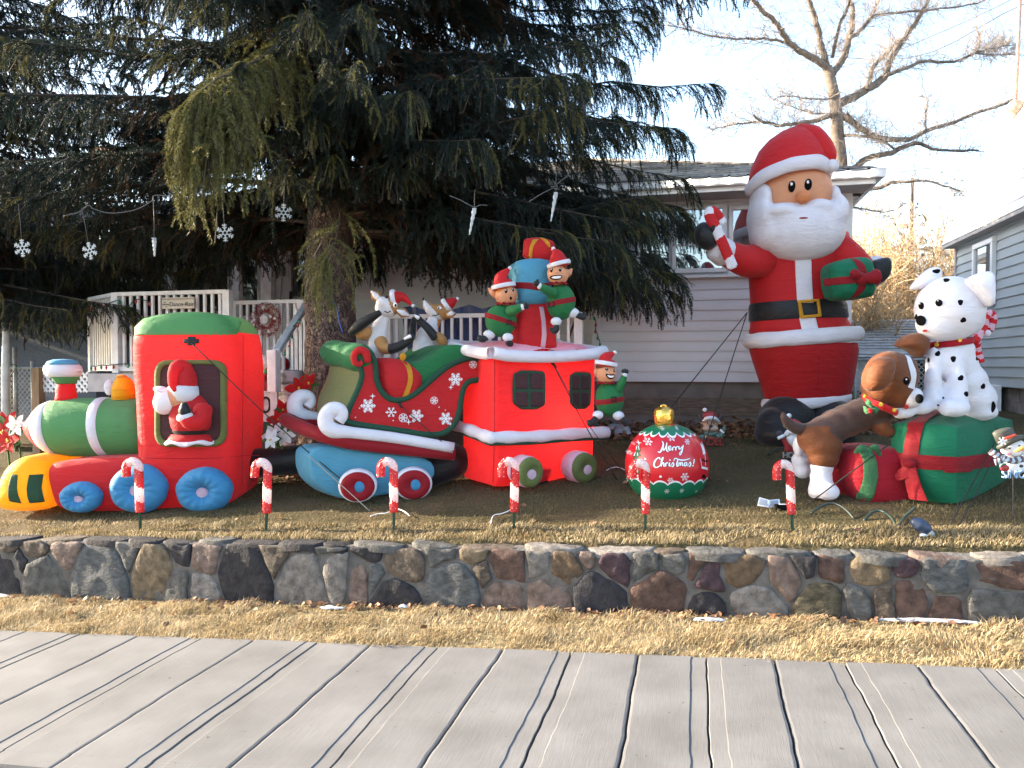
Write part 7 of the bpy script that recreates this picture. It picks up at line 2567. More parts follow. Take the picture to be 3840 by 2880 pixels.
# ================================================================== CORDS, LAMP AND LITTER ON THE RIGHT LAWN
M_hose = mat('dark_green_cord', (.02, .035, .03), .4)
for lab, pts in (('dark looped cord lying on the lawn right of the last candy cane', [(1752, 1112, .0), (1775, 1109, .05), (1800, 1108, .07), (1825, 1115, .05), (1846, 1124, 0)]),
    ('arched dark cord leading to the flood lamp on the right lawn', [(1866, 1128, 0), (1885, 1122, .05), (1905, 1123, .06), (1925, 1132, .04), (1936, 1140, .0)]),
    ('short end of cord entering the flood lamp', [(1938, 1142, .0), (1952, 1135, .05), (1966, 1133, .09), (1976, 1132, .12)]),
    ('dark cord on the grass left of the puppy legs', [(1660, 984, .0), (1676, 978, .03), (1690, 974, .02), (1700, 974, .0)])):
 rope('power_cord', lab, [on_ground(x, y) + Vector((0, 0, .012 + dz)) for x, y, dz in pts], .011, 'cord', m=M_hose)
fl = Thing('flood_lamp', 'dark blue plastic flood lamp on a ground spike lying on the right lawn', 'lamp', 1998, 1158)
K = Kit(fl, idv, 1.0)
K.tube('lamp_hood', mat('navy_plastic', (.03, .045, .085), .45, .1, 6), [(1972, 1126, .02), (1984, 1132, .01), (1998, 1142, 0), (2010, 1152, -.01)], [9, 15, 14, 9], n=16)
K.tube('lens_rim', mat('grey_plastic', (.35, .35, .34), .5), [(2008, 1150, -.02), (2016, 1158, -.03)], [8, 5])
K.tube('spike', M_cordb, [(1990, 1148, .02), (1994, 1160, .01), (1996, 1170, .0)], [4, 3, 1.5])
K.ell('reflector', M_trim, (1995, 1156, -.02), (9, 6, 4))
lf = Thing('paper_leaflet', 'folded white printed leaflet lying open on the lawn', 'paper', 1658, 1095)
K = Kit(lf, idv, 1.0)
A_ = [K.P(1636, 1092, .0), K.P(1660, 1096, -.02), K.P(1686, 1096, .0)]
B2 = [K.P(1640, 1074, .08), K.P(1662, 1080, .05), K.P(1684, 1078, .08)]
fix_normals(MB().grid([A_, B2]).grid([[p + Vector((0, .004, -.003)) for p in A_], [p + Vector((0, .004, -.003)) for p in B2]]).build('sheet', mat('leaflet_paper', (.62, .64, .70), .7, .06, 20), K.o, smooth=False))
pm = MB()
for s in range(2):
 for i in range(6):
  a0, a1 = A_[s].lerp(B2[s], .15 + .12 * i), A_[s + 1].lerp(B2[s + 1], .15 + .12 * i)
  p, q = a0.lerp(a1, .12), a0.lerp(a1, .85)
  up = Vector((0, -.003, .003))
  pm.add([p + up, q + up, q + up + Vector((0, .003, .006)), p + up + Vector((0, .003, .006))], [(0, 1, 2, 3)])
tag(pm.build('print_lines', mat('grey_ink', (.28, .30, .36), .7), K.o), kind='stuff')
bx = Thing('adapter_box', 'small black power adapter lying beside the last candy cane', 'adapter', 1688, 1100)
bevel_obj(MB().box((0, 0, .02), (.11, .06, .045)).build('case', F_PRINT_K, bx.o, smooth=False), .006)
MB().box((.01, -.0, .0440), (.06, .03, .003)).build('sticker', M_trim, bx.o, smooth=False)
# ================================================================== SMALL YARD FIGURES
cvr = cvo
# reindeer NOEL sign
NT = Thing('reindeer_sign', 'small painted reindeer sign in a red hat lettered NOEL before the foundation', 'sign', *cvr(1490, 712), z=None)
K = Kit(NT, cvr, .18228)
M_pl = lambda n, c, r=.5: mat(n, c, r, .08, 12, bs=.1)
P_tan, P_wh, P_rd, P_gr, P_dk = M_pl('paint_tan', (.42, .27, .19)), M_pl('paint_white', (.70, .69, .70)), M_pl('paint_red', (.33, .03, .035)), M_pl('paint_teal', (.08, .16, .14)), M_pl('paint_dark', (.05, .045, .05))
K.ell('body', P_tan, (1465, 580, .02), (70, 40, 60))
hd = K.ell('head', P_tan, (1468, 450, 0), (88, 60, 75))
K.ell('snout', M_pl('paint_snout', (.50, .35, .27)), (1468, 495, -.05), (92, 50, 42), par=hd)
K.ell('nose', P_dk, (1470, 468, -.11), (24, 20, 20), par=hd)
for x in (1432, 1505):
 K.ell('eye', P_dk, (x, 432, -.09), (10, 8, 11), par=hd)
K.tube('mouth', P_dk, [(1432, 508, -.12), (1450, 518, -.125), (1469, 508, -.13), (1488, 518, -.125), (1505, 508, -.12)], 3, par=hd, n=5)
ht = K.ell('hat', P_rd, (1460, 345, 0), (85, 55, 52), par=hd)
K.tube('hat_brim', P_wh, [(1385, 405, -.04), (1420, 378, -.09), (1470, 370, -.11), (1520, 378, -.09), (1562, 408, -.04)], [16, 22, 23, 22, 16], par=ht)
K.ell('pompom', P_wh, (1400, 275, -.02), (25, 25, 25), par=ht)
for a_, b_, c_ in (((1400, 380), (1360, 385), (1340, 340)), ((1530, 375), (1570, 380), (1592, 330))):
 K.tube('antler', P_dk, [(*a_, .02), (*b_, .02), (*c_, .02)], [22, 22, 16], par=hd)
for x in (1375, 1570):
 K.ell('ear', P_tan, (x, 432, .01), (26, 14, 16), par=hd)
K.tube('scarf', P_gr, [(1395, 540, -.06), (1430, 562, -.09), (1480, 566, -.1), (1540, 545, -.07)], [16, 20, 20, 16])
K.tube('arm', P_gr, [(1525, 560, -.06), (1570, 590, -.08), (1605, 560, -.09), (1615, 520, -.09)], [22, 26, 24, 20])
K.ell('mitten', P_gr, (1630, 500, -.09), (24, 18, 30))
K.tube('cuff', P_wh, [(1585, 512, -.1), (1622, 548, -.1)], [14, 14])
K.ell('mitten', P_gr, (1370, 595, -.08), (34, 22, 30))
for ch_, x in (('N', 1400), ('O', 1468), ('E', 1535), ('L', 1592)):
 q = K.P(x, 655, -.07)
 text_obj(ch_, 118 * K.m, P_rd, K.o, q, name='letter', ext=.02)
K.tube('stake', P_dk, [(1490, 690, -.02), (1495, 760, -.02)], 4, n=6)
# santa HO sign behind the dog
cvh = lambda x, y: (1584 + .13888 * x, 864 + .13888 * y)
HT = Thing('santa_sign', 'flat painted santa sign with raised mitten lettered HO behind the puppy tail', 'sign', *cvh(900, 925))
K = Kit(HT, cvh, .13888)
K.puff('coat', P_rd, [(745, 610), (820, 570), (900, 640), (1000, 760), (1060, 820), (800, 820), (800, 720)], .0, .06, rnd_=.4, bulge=.01, it=1)
K.puff('beard', P_wh, [(820, 600), (830, 560), (900, 500), (1020, 540), (1050, 640), (1040, 760), (1005, 800), (960, 760), (870, 690)], -.05, .02, rnd_=.4, bulge=.02, it=1)
hh = K.puff('hat', P_rd, [(890, 280), (960, 300), (1050, 350), (1090, 400), (1020, 470), (900, 460)], -.02, .06, rnd_=.4, bulge=.02, it=1)
K.ell('pompom', P_wh, (868, 246, -.02), (40, 22, 38), par=hh.ob)
K.tube('hat_brim', P_wh, [(820, 540, -.03), (860, 500, -.04), (920, 500, -.05), (990, 540, -.05)], [36, 44, 44, 36], par=hh.ob)
K.ell('mitten', P_dk, (720, 520, -.02), (55, 25, 45))
K.tube('cuff', P_wh, [(700, 595, -.03), (785, 555, -.03)], [28, 28])
K.tube('holly', P_gr, [(775, 400, -.02), (805, 420, -.02), (840, 440, -.02)], [10, 22, 8])
for ch_, x in (('H', 810), ('O', 900)):
 q = K.P(x, 862, -.03)
 text_obj(ch_, 130 * K.m, mat('paint_grey', (.35, .36, .35), .5), K.o, q, name='letter', ext=.012)
K.tube('stake', P_dk, [(850, 820, .0), (850, 960, .0)], 8, n=6)
# snowman sign at the right edge
cvs = lambda x, y: (2016 + .13889 * x, 835.2 + .13889 * y)
pz = on_ground(2212, 1120)
SWT = Thing('snowman_sign', 'painted snowman stake sign with top hat and striped scarf lettered SNOW at right edge', 'sign', *cvs(1240, 2050), z=(pz - CAM).dot(CF))
K = Kit(SWT, cvs, .13889)
P_hat, P_band, P_org, P_pink, P_bl = M_pl('paint_hat', (.055, .055, .045), .6), M_pl('paint_orange_red', (.55, .06, .03)), M_pl('paint_carrot', (.70, .33, .06)), M_pl('paint_pink', (.70, .30, .34)), M_pl('paint_pale_blue', (.25, .38, .58))
P_lb, P_mb = M_pl('paint_scarf_blue', (.30, .38, .44)), M_pl('paint_scarf_brown', (.09, .05, .06))
hd = K.ell('head', P_wh, (1250, 960, 0), (200, 110, 150))
K.ell('body', P_wh, (1270, 1240, .01), (230, 110, 110))
ht = K.lathe('hat', P_hat, [(1070, 660, 8), (1075, 664, 120), (1078, 690, 152), (1110, 760, 150), (1150, 850, 150), (1160, 870, 120)], 0, dr=.6, lean=.28)
K.tube('hat_brim', P_hat, [(1010, 950, -.02), (1080, 920, -.05), (1200, 850, -.07), (1320, 800, -.07), (1440, 780, -.05)], [34, 48, 50, 48, 34], par=ht, flat=.9)
K.tube('hat_band', P_band, [(1095, 812, -.075), (1180, 790, -.085), (1280, 752, -.08)], [20, 22, 20], par=ht, flat=.4)
st = MB()
q = K.P(1078, 850, -.11)
for j in range(6):
 a = j * math.pi / 3 + .3
 st.beam(q, q + Vector((math.cos(a), 0, math.sin(a))) * 68 * K.m, 20 * K.m, 8 * K.m, up=Vector((0, 1, 0)))
st.build('hat_star', P_wh, ht, smooth=False)
for (x, y) in ((1186, 962), (1338, 920)):
 K.ell('eye', P_dk, (x, y, -.115), (22, 10, 15), par=hd)
K.tube('carrot_nose', P_org, [(1265, 1010, -.13), (1320, 985, -.15), (1385, 950, -.16)], [14, 26, 30], par=hd)
for (x, y) in ((1175, 1045), (1400, 985)):
 K.ell('cheek', P_pink, (x, y, -.10), (38, 10, 26), par=hd)
K.tube('mouth', P_dk, [(1205, 1040, -.105), (1235, 1075, -.112), (1300, 1088, -.116), (1360, 1068, -.112), (1390, 1030, -.105)], 5, par=hd, n=6)
for pts in ([(1050, 1060, -.06), (1120, 1120, -.09), (1230, 1155, -.1), (1350, 1130, -.1), (1450, 1090, -.08)], [(880, 1000, -.05), (960, 1050, -.07), (1040, 1110, -.08), (1100, 1130, -.09)], [(1100, 1120, -.08), (1040, 1160, -.09), (960, 1180, -.08)]):
 P_ = smooth_path([K.P(*p) for p in pts], 8)
 so = fix_normals(MB().tube(P_, 52 * K.m, 12, flat=.5).build('scarf', [P_lb, P_mb], K.o))
 for p in so.data.polygons:
  p.material_index = 1 if ((p.vertices[0] // 12) + (p.vertices[0] % 12) * .25) % 6 < 3 else 0
K.ell('button', P_dk, (1370, 1236, -.115), (32, 12, 26))
K.ell('mitten', P_rd, (1110, 1265, -.1), (70, 25, 55))
K.tube('cuff', P_gr, [(1040, 1250, -.1), (1070, 1210, -.11), (1130, 1200, -.11)], [14, 16, 14])
for ch_, x in (('S', 1110), ('N', 1235), ('O', 1380), ('W', 1540)):
 q = K.P(x, 1370, -.06)
 text_obj(ch_, 175 * K.m, P_bl, K.o, q, name='letter', ext=.012)
K.tube('stake', P_dk, [(1240, 1300, .03), (1240, 1600, .03), (1240, 2120, .03)], 10, n=6)
# sleeping stone dog
SDT = Thing('dog_statue', 'grey stone statue of a sleeping dog on the leaf bed by the foundation', 'statue', *cvr(420, 590))
K = Kit(SDT, cvr, .18228)
b = MB()
for p, r in (((420, 515, .1), (105, 90, 70)), ((330, 490, .2), (95, 80, 55)), ((380, 545, 0), (68, 60, 45)), ((470, 545, -.02), (52, 50, 48)), ((500, 560, -.06), (36, 40, 28)), ((450, 500, .02), (50, 50, 40)), ((420, 570, -.1), (70, 40, 22))):
 b.ell(K.P(*p), [a * K.m for a in r])
remesh(b.build('stone', mat('statue_stone', (.30, .31, .33), .85, .2, 10, bs=.5, bscale=20), K.o), .02, 3)
# ================================================================== LEFT AND PORCH DECORATIONS
def poinsettia(name, label, c, z, r, mp, ml, seed, group=None, facing=(0, -1, .15)):
 rg = random.Random(seed)
 o = empty(name, label, 'flower', atz(*c, z), 0, group)
 f = Vector(facing).normalized()
 rot = f.to_track_quat('Z', 'Y').to_matrix()
 for n_, rad, mm, nm, lift in ((6, 1.0, ml, 'leaf', -.10), (6, 1.0, mp, 'petal', 0), (5, .62, mp, 'petal', .1)):
  for i in range(n_):
   a = 2 * math.pi * i / n_ + rg.uniform(-.2, .2)
   L_ = r * rad * rg.uniform(.85, 1.15)
   w = L_ * .27
   cz = rg.uniform(-.05, .18) * L_
   rows = []
   for t, ww in ((0, .2), (.3, .9), (.6, 1), (.85, .5), (1, .06)):
    base = Vector((math.cos(a) * L_ * t, math.sin(a) * L_ * t, lift * r + cz * math.sin(t * 2.2)))
    s = Vector((-math.sin(a), math.cos(a), 0)) * w * ww
    rows.append([rot @ (base - s + Vector((0, 0, .12 * w))), rot @ base, rot @ (base + s + Vector((0, 0, .12 * w)))])
   MB().grid(rows).build(nm, mm, o)
 b = MB()
 for i in range(5):
  b.ell(rot @ Vector((rg.uniform(-1, 1) * r * .1, rg.uniform(-1, 1) * r * .1, r * .14)), [r * .06] * 3, n=8, m=6)
 tag(b.build('flower_centre', mat('flower_yellow', (.55, .42, .05), .6), o), kind='stuff')
 return o
M_pr, M_pw, M_pg = leafy('petal_red', (.55, .015, .015), (.40, .01, .012), .3), leafy('petal_white', (.82, .80, .80), (.76, .74, .76), .3), leafy('petal_leaf', (.03, .09, .02), (.05, .14, .03), .25)
gp = 'artificial poinsettias'
zz = (on_ground(640, 1000) - CAM).dot(CF)
for i, (x, y, r, mm, lab) in enumerate([(648, 839, .17, M_pr, 'large red poinsettia on the birch post'), (668, 828, .12, M_pr, 'deep red poinsettia behind the large one on the birch post'),
         (612, 886, .13, M_pr, 'red poinsettia at the lower left of the birch post stem'), (604, 908, .15, M_pr, 'red poinsettia just above the white flower heads'),
         (594, 942, .17, M_pw, 'bright white poinsettia beside the black coupling tube'), (616, 938, .13, M_pw, 'smaller white poinsettia right of the bright one'), (586, 950, .12, M_pw, 'lowest white poinsettia touching the black tube')]):
 poinsettia('poinsettia', lab, (x, y), 9.0 - .1 * i, r, mm, M_pg, i, gp)
poinsettia('poinsettia', 'red poinsettia at the left edge in front of the wire fence', (12, 936), 9.4, .28, M_pr, M_pg, 20, gp)
poinsettia('poinsettia', 'drooping red poinsettia beneath the one at the left edge', (20, 952), 9.3, .18, M_pr, M_pg, 21, gp)
poinsettia('poinsettia', 'white poinsettia glowing in sun beside the locomotive nose', (36, 918), 9.2, .14, M_pw, M_pg, 22, gp)
for (x, y, z_) in ((14, 945, 9.45), (38, 925, 9.3)):
 a = atz(x, y, z_)
 rope('flower_stem', 'thin green stem of the poinsettia at x%s edge' % '' if False else ('green stem under the red poinsettia at left edge' if x < 20 else 'green stem under the sunlit white poinsettia'), [a, a + Vector((.02, .02, -.4)), Vector((a.x + .03, a.y, lawn_h(a.x, a.y) - .05))], .012, 'stem', m=M_pg)
# birch post with a red ball on top
bpz = on_ground(628, 1005)
zb_ = (bpz - CAM).dot(CF)
BP = Thing('birch_post', 'upright birch log standing by the porch steps behind the sleigh', 'log', 629, 1005, z=zb_)
K = Kit(BP, idv, 1.0)
m_, nt_, b_, out_ = base_mat('birch_bark')
r_, n_, s_ = noise_col(nt_, (.10, .085, .08), (.52, .47, .46), 5, detail=6, lo=.36, hi=.5, stretch=(1, 1, 3.5))
nt_.links.new(r_.outputs[0], b_.inputs['Base Color'])
b_.inputs['Roughness'].default_value = .8
pr_ = [(629, y, 27 + 1.2 * math.sin(y * .2)) for y in range(802, 1012, 12)]
K.lathe('trunk', MATS['birch_bark'], [(629, 799, 6), (629, 800, 24)] + pr_, .2, n=24)
RB_ = Thing('red_ball', 'shiny dark red ball on top of the birch log', 'ball', 612, 803, z=zb_ + .15)
Kit(RB_, idv, 1.0).ell('ball', mat('satin_red', (.20, .006, .008), .28, .05, 4, coat=.4), (611, 787, .0), (15.5, 15.5, 15.5), n=32, k=20)
# stack of white boards with house number, left of the log
NB_ = Thing('number_post', 'white painted post with black house number 0 beside the birch log', 'post', 590, 1010, z=zb_ + .1)
K = Kit(NB_, idv, 1.0)
q0, q1 = K.P(584, 1012, 0), K.P(597, 800, 0)
MB().box(((q0.x + q1.x) / 2, .05, (q0.z + q1.z) / 2), (q1.x - q0.x, .06, q1.z - q0.z)).build('board', M_rail, K.o, smooth=False)
q0, q1 = K.P(556, 906, .06), K.P(585, 850, .06)
MB().box(((q0.x + q1.x) / 2, .08, (q0.z + q1.z) / 2), (q1.x - q0.x, .03, q1.z - q0.z)).build('number_plate', M_trim2, K.o, smooth=False)
text_obj('0', 52 * K.m, M_ink, K.o, K.P(571, 877, .0) + Vector((0, .058, 0)), name='number', ext=.004)
for (y) in (908, 950):
 q0, q1 = K.P(540, y + 3, .06), K.P(585, y - 3, .06)
 MB().box(((q0.x + q1.x) / 2, .08, (q0.z + q1.z) / 2), (q1.x - q0.x, .03, q1.z - q0.z)).build('rung', M_trim2, K.o, smooth=False)
# little tinsel figure beside it
TF = Thing('tinsel_figure', 'small red and white tinsel figure standing behind the locomotive cab', 'figure', 572, 850, z=zb_ + .35)
K = Kit(TF, idv, 1.0)
M_tin, M_tinw = mat('red_tinsel', (.28, .012, .02), .3, .4, 60, bs=1, bscale=90), mat('white_tinsel', (.62, .60, .60), .4, .2, 60, bs=1, bscale=90)
K.ell('head', M_tinw, (573, 784, 0), (14, 12, 17))
K.tube('scarf', M_tin, [(586, 785, 0), (580, 800, 0), (572, 812, 0)], [9, 9, 7])
K.ell('body', M_tin, (574, 833, 0), (19, 14, 18))
K.ell('skirt', M_tinw, (574, 852, 0), (17, 14, 13))
K.ell('bow', mat('green_tinsel', (.02, .2, .05), .3), (577, 803, -.06), (8, 5, 5))
# wreath on the rail
WT_ = empty('wreath', 'red tinsel wreath with silver snowflakes hanging on the porch rail', 'wreath', at(573, 690, YP + .36))
wk = PX * (at(573, 690, YP + .4) - CAM).dot(CF) / FN
rg = random.Random(4)
V, F, mi = [], [], []
for i in range(2600):
 a = rg.uniform(0, 6.283)
 b_ = rg.uniform(0, 6.283)
 rr, rt = 26 * wk, 11.5 * wk * rg.uniform(.3, 1.0) ** .5
 c = Vector(((rr + rt * math.cos(b_)) * math.cos(a), rt * .8 * math.sin(b_), (rr + rt * math.cos(b_)) * math.sin(a)))
 d = Vector((rg.gauss(0, 1), rg.gauss(0, 1), rg.gauss(0, 1))).normalized()
 e = d.cross(Vector((rg.gauss(0, 1), rg.gauss(0, 1), rg.gauss(0, 1)))).normalized()
 o_ = len(V)
 s = 2.6 * wk
 V += [c - d * s, c + e * s * .35, c + d * s]
 F.append((o_, o_ + 1, o_ + 2))
 mi.append(rg.choice((0, 0, 0, 1)))
tag(np_mesh('tinsel', V, F, [mat('wreath_red', (.34, .012, .02), .35, .3, 30), mat('wreath_dark', (.12, .006, .012), .35)], WT_, mi=mi), kind='stuff')
for i in range(12):
 a = rg.uniform(0, 6.28)
 r_ = rg.uniform(19, 33) * wk
 mb = MB()
 for j in range(3):
  t = j * math.pi / 3
  d = Vector((math.cos(t), 0, math.sin(t))) * 3.6 * wk
  mb.beam(-d, d, 1.1 * wk, .5 * wk, up=Vector((0, 1, 0)))
 mb.build('silver_snowflake', M_trim, WT_, smooth=False, loc=(r_ * math.cos(a), -12 * wk, r_ * math.sin(a)))
mb = MB().ell((0, -.03, 0), (10 * wk, 4 * wk, 11 * wk))
mb.build('wreath_medallion', mat('silver_plate', (.55, .54, .55), .35, .2, 30, bs=.6), WT_)
MB().box((12 * wk, .05, 0), (30 * wk, .01, 62 * wk)).build('backing_board', mat('cream_board', (.50, .47, .42), .7), WT_, smooth=False)
# ---- coloured light strings
B_red, B_grn = mat('bulb_red', (.40, .015, .015), .2, .05, 5, coat=.5), mat('bulb_green', (.015, .22, .10), .2, .05, 5, coat=.5)
def bulbs(label, pts, Y, rng=None):
 o = empty('light_string', label, 'string lights', at(pts[0][0], pts[0][1], Y))
 ol = Vector(o.location)
 P_ = []
 for x, y, c in pts:
  q = at(x, y, Y) - ol
  P_.append(q + Vector((0, 0.01, .035)))
  MB().ell((0, 0, 0), (.017, .017, .032), n=10, m=7).build('bulb', B_red if c == 'r' else B_grn, o, loc=q)
 MB().tube(smooth_path(P_, 4), .007, 5).build('cord', mat('green_wire', (.01, .03, .015), .5), o)
 return o
c1_ = lambda x, y, c: (.31247 * x, 403.2 + .31247 * y, c)
bulbs('string of red and green bulbs along the porch top rail above the sign', [c1_(*p) for p in ((635, 845, 'r'), (680, 825, 'g'), (700, 820, 'r'), (740, 825, 'r'), (820, 800, 'g'), (840, 845, 'g'), (885, 842, 'r'), (940, 795, 'r'), (1035, 810, 'r'))], YP - .1)
bulbs('string of red and green bulbs along the porch bottom rail left of the locomotive cab', [c1_(*p) for p in ((630, 1255, 'g'), (660, 1258, 'r'), (700, 1250, 'g'), (735, 1252, 'r'), (785, 1246, 'r'), (885, 1240, 'g'))], YP - .09)
bulbs('string of red and green bulbs winding down the stair handrail beside the trunk', [c1_(*p) for p in ((2113, 820, 'r'), (2125, 865, 'g'), (2070, 935, 'g'), (2060, 958, 'r'), (2020, 990, 'r'), (2018, 1045, 'g'), (2010, 1090, 'r'), (1985, 1135, 'r'), (1968, 1155, 'g'))], YP - .45)
bulbs('string of red and green bulbs on the top rail of the wire fence at left', [c1_(*p) for p in ((28, 1240, 'r'), (110, 1250, 'g'), (65, 1328, 'r'))], 10.5)
bulbs('dark light string hanging down the house corner beside the caboose roof', [(1284, 688, 'g'), (1287, 702, 'r'), (1286, 716, 'r'), (1291, 730, 'g'), (1296, 744, 'g')], YH - .08)
cpx = on_ground(1245, 790, lambda X, Y: DZ)
st_ = at(1226, 742, YP + .1)
rope('broom_handle', 'dark red broom handle leaning on the deck end post', [at(1213, 790, YP + .15), at(1228, 735, YP + .2), at(1243, 690, YP + .25)], .014, 'broom', m=mat('dark_red_wood', (.10, .02, .02), .5))
# ================================================================== HANGING SNOWFLAKES AND ICICLES
def m_acr():
 m, nt, b, out = base_mat('clear_acrylic')
 b.inputs['Base Color'].default_value = (.50, .54, .58, 1)
 b.inputs['Roughness'].default_value = .15
 b.inputs['Specular IOR Level'].default_value = .8
 t = node(nt, 'ShaderNodeBsdfTranslucent')
 t.inputs['Color'].default_value = (.6, .64, .7, 1)
 ms = node(nt, 'ShaderNodeMixShader')
 ms.inputs[0].default_value = .45
 nt.links.new(b.outputs[0], ms.inputs[1])
 nt.links.new(t.outputs[0], ms.inputs[2])
 nt.links.new(ms.outputs[0], out.inputs[0])
 return m
M_acr = m_acr()
M_wire = mat('silver_wire', (.10, .10, .105), .4, .1, 5)
fp_ = None
for (x, y, z_, top, lab) in ((48.4, 536, 8.0, 440, 'clear snowflake ornament hanging furthest left under the spruce'), (194, 542, 7.8, 447, 'clear snowflake ornament hanging between the fence and the porch corner'),
       (486, 503, 7.6, 430, 'clear snowflake ornament hanging below the sunlit spruce spray'), (612.5, 459.5, 8.0, 415, 'clear snowflake ornament nearest to the spruce trunk, below the eave bulb')):
 c = atz(x, y, z_)
 k = PX * z_ / FN
 if fp_ is None:
  k0 = k
  fp_ = empty('hanging_snowflake', lab, 'snowflake', c, THETA, 'clear snowflakes hung from the spruce')
  mb = MB()
  for j in range(6):
   a = j * math.pi / 3
   d = Vector((math.sin(a), 0, math.cos(a)))
   mb.beam(d * 3 * k, d * 19 * k, 2.6 * k, 1.6 * k, up=Vector((0, 1, 0)))
   for t in (9, 14):
    for s in (-1, 1):
     b_ = a + s * math.pi / 3.5
     e = Vector((math.sin(b_), 0, math.cos(b_)))
     mb.beam(d * t * k + Vector((0, .002 * s, 0)), d * t * k + e * 5.5 * k, 2.0 * k, 1.2 * k, up=Vector((0, 1, 0)))
   a2 = a + math.pi / 6
   e = Vector((math.sin(a2), 0, math.cos(a2)))
   mb.beam(d * 5 * k, Vector((math.sin(a + math.pi / 3), 0, math.cos(a + math.pi / 3))) * 5 * k, 2 * k, 1.3 * k, up=Vector((0, 1, 0)))
  mb.build('crystal', M_acr, fp_, smooth=False)
  MB().tube([(0, 0, 19 * k), (.5 * k, 0, 60 * k), (0, 0, 96 * k)], .003, 5).build('hanging_cord', M_wire, fp_)
  o = fp_
 else:
  o = copy_tree(fp_)
  o.location = c
  o.scale = (k / k0,) * 3
 o.rotation_euler = (0, R(rnd.uniform(-12, 12)), THETA + R(rnd.uniform(-18, 18)))
 o['label'] = lab
for (x0, y0, x1, y1, z_, lab) in ((333, 514, 334, 554, 7.7, 'clear icicle ornament hanging left of the porch posts'), (1025, 450, 1014, 507, 7.2, 'clear twisted icicle ornament hanging over the reindeer'), (1201, 416, 1190, 478, 7.2, 'clear twisted icicle ornament hanging over the stacked gifts')):
 a, b_ = atz(x0, y0, z_), atz(x1, y1, z_)
 o = empty('hanging_icicle', lab, 'icicle', a, 0, 'clear icicles hung from the spruce')
 k = PX * z_ / FN
 Q = [(b_ - a) * (i / 14) for i in range(15)]
 rows = []
 for i, q in enumerate(Q):
  r = (4.2 - 3.0 * i / 14) * k
  rows.append([q + Vector((math.cos(t + i * .5) * r * (1 + .35 * (j % 2)), math.sin(t + i * .5) * r * (1 + .35 * (j % 2)), 0)) for j, t in enumerate([2 * math.pi * j / 8 for j in range(8)])])
 fix_normals(MB().grid(rows, close_u=True, cap0=True, cap1=True).build('crystal', M_acr, o, smooth=False))
 MB().tube([(0, 0, 0), (.3 * k, 0, 40 * k), (-1 * k, 0, (90 if x0 < 400 else 14) * k)], .004, 5).build('hanging_cord', M_wire, o)
rope('light_wire', 'pale lead wire swagging between the left snowflakes under the spruce', [atz(*(.31247 * x, 403.2 + .31247 * y), 7.8) for x, y in ((440, 202), (540, 178), (610, 130), (650, 155), (750, 182), (860, 176), (960, 150), (1050, 98), (1068, 62), (1150, 64), (1240, 76), (1350, 60))], .0045, 'wire', m=M_wire)
rope('light_wire', 'pale lead wire holding the icicle over the reindeer', [atz(691.2 + .36456 * x, .36456 * y, 7.2) for x, y in ((770, 1160), (830, 1185), (910, 1225), (950, 1215), (990, 1217))], .0035, 'wire', m=M_wire)
rope('light_wire', 'pale lead wire holding the icicle over the stacked gifts', [atz(691.2 + .36456 * x, .36456 * y, 7.2) for x, y in ((1240, 1195), (1310, 1150), (1375, 1115), (1430, 1070), (1470, 1035), (1455, 1000))], .0035, 'wire', m=M_wire)
# floodlight with violet led under the eave
vb = at(592, 523, YP + 1.0)
fl2 = empty('porch_floodlight', 'small floodlight with a glowing violet bulb under the porch eave', 'lamp', vb)
MB().ell((.04, .05, 0), (.09, .07, .09)).build('housing', M_cordb, fl2)
MB().ell((0, -.03, 0), (.032, .02, .032)).build('bulb', emit('violet_led', (.35, .30, 1.0), 6), fl2)
# overhead wires
for lab, pts in (('thin overhead service wire crossing the pale sky at upper right', [atz(1430, 45, 30), atz(1900, 130, 24), atz(2230, 0, 18)]),
    ('second thin overhead wire above the white roof', [atz(1880, 135, 26), atz(2100, 40, 22), atz(2230, -25, 20)]),
    ('lower telephone wire running behind santa to the grey house', [atz(1840, 556, 26), atz(1960, 552, 25), atz(2090, 548, 24)])):
 rope('overhead_wire', lab, pts, .012, 'wire')
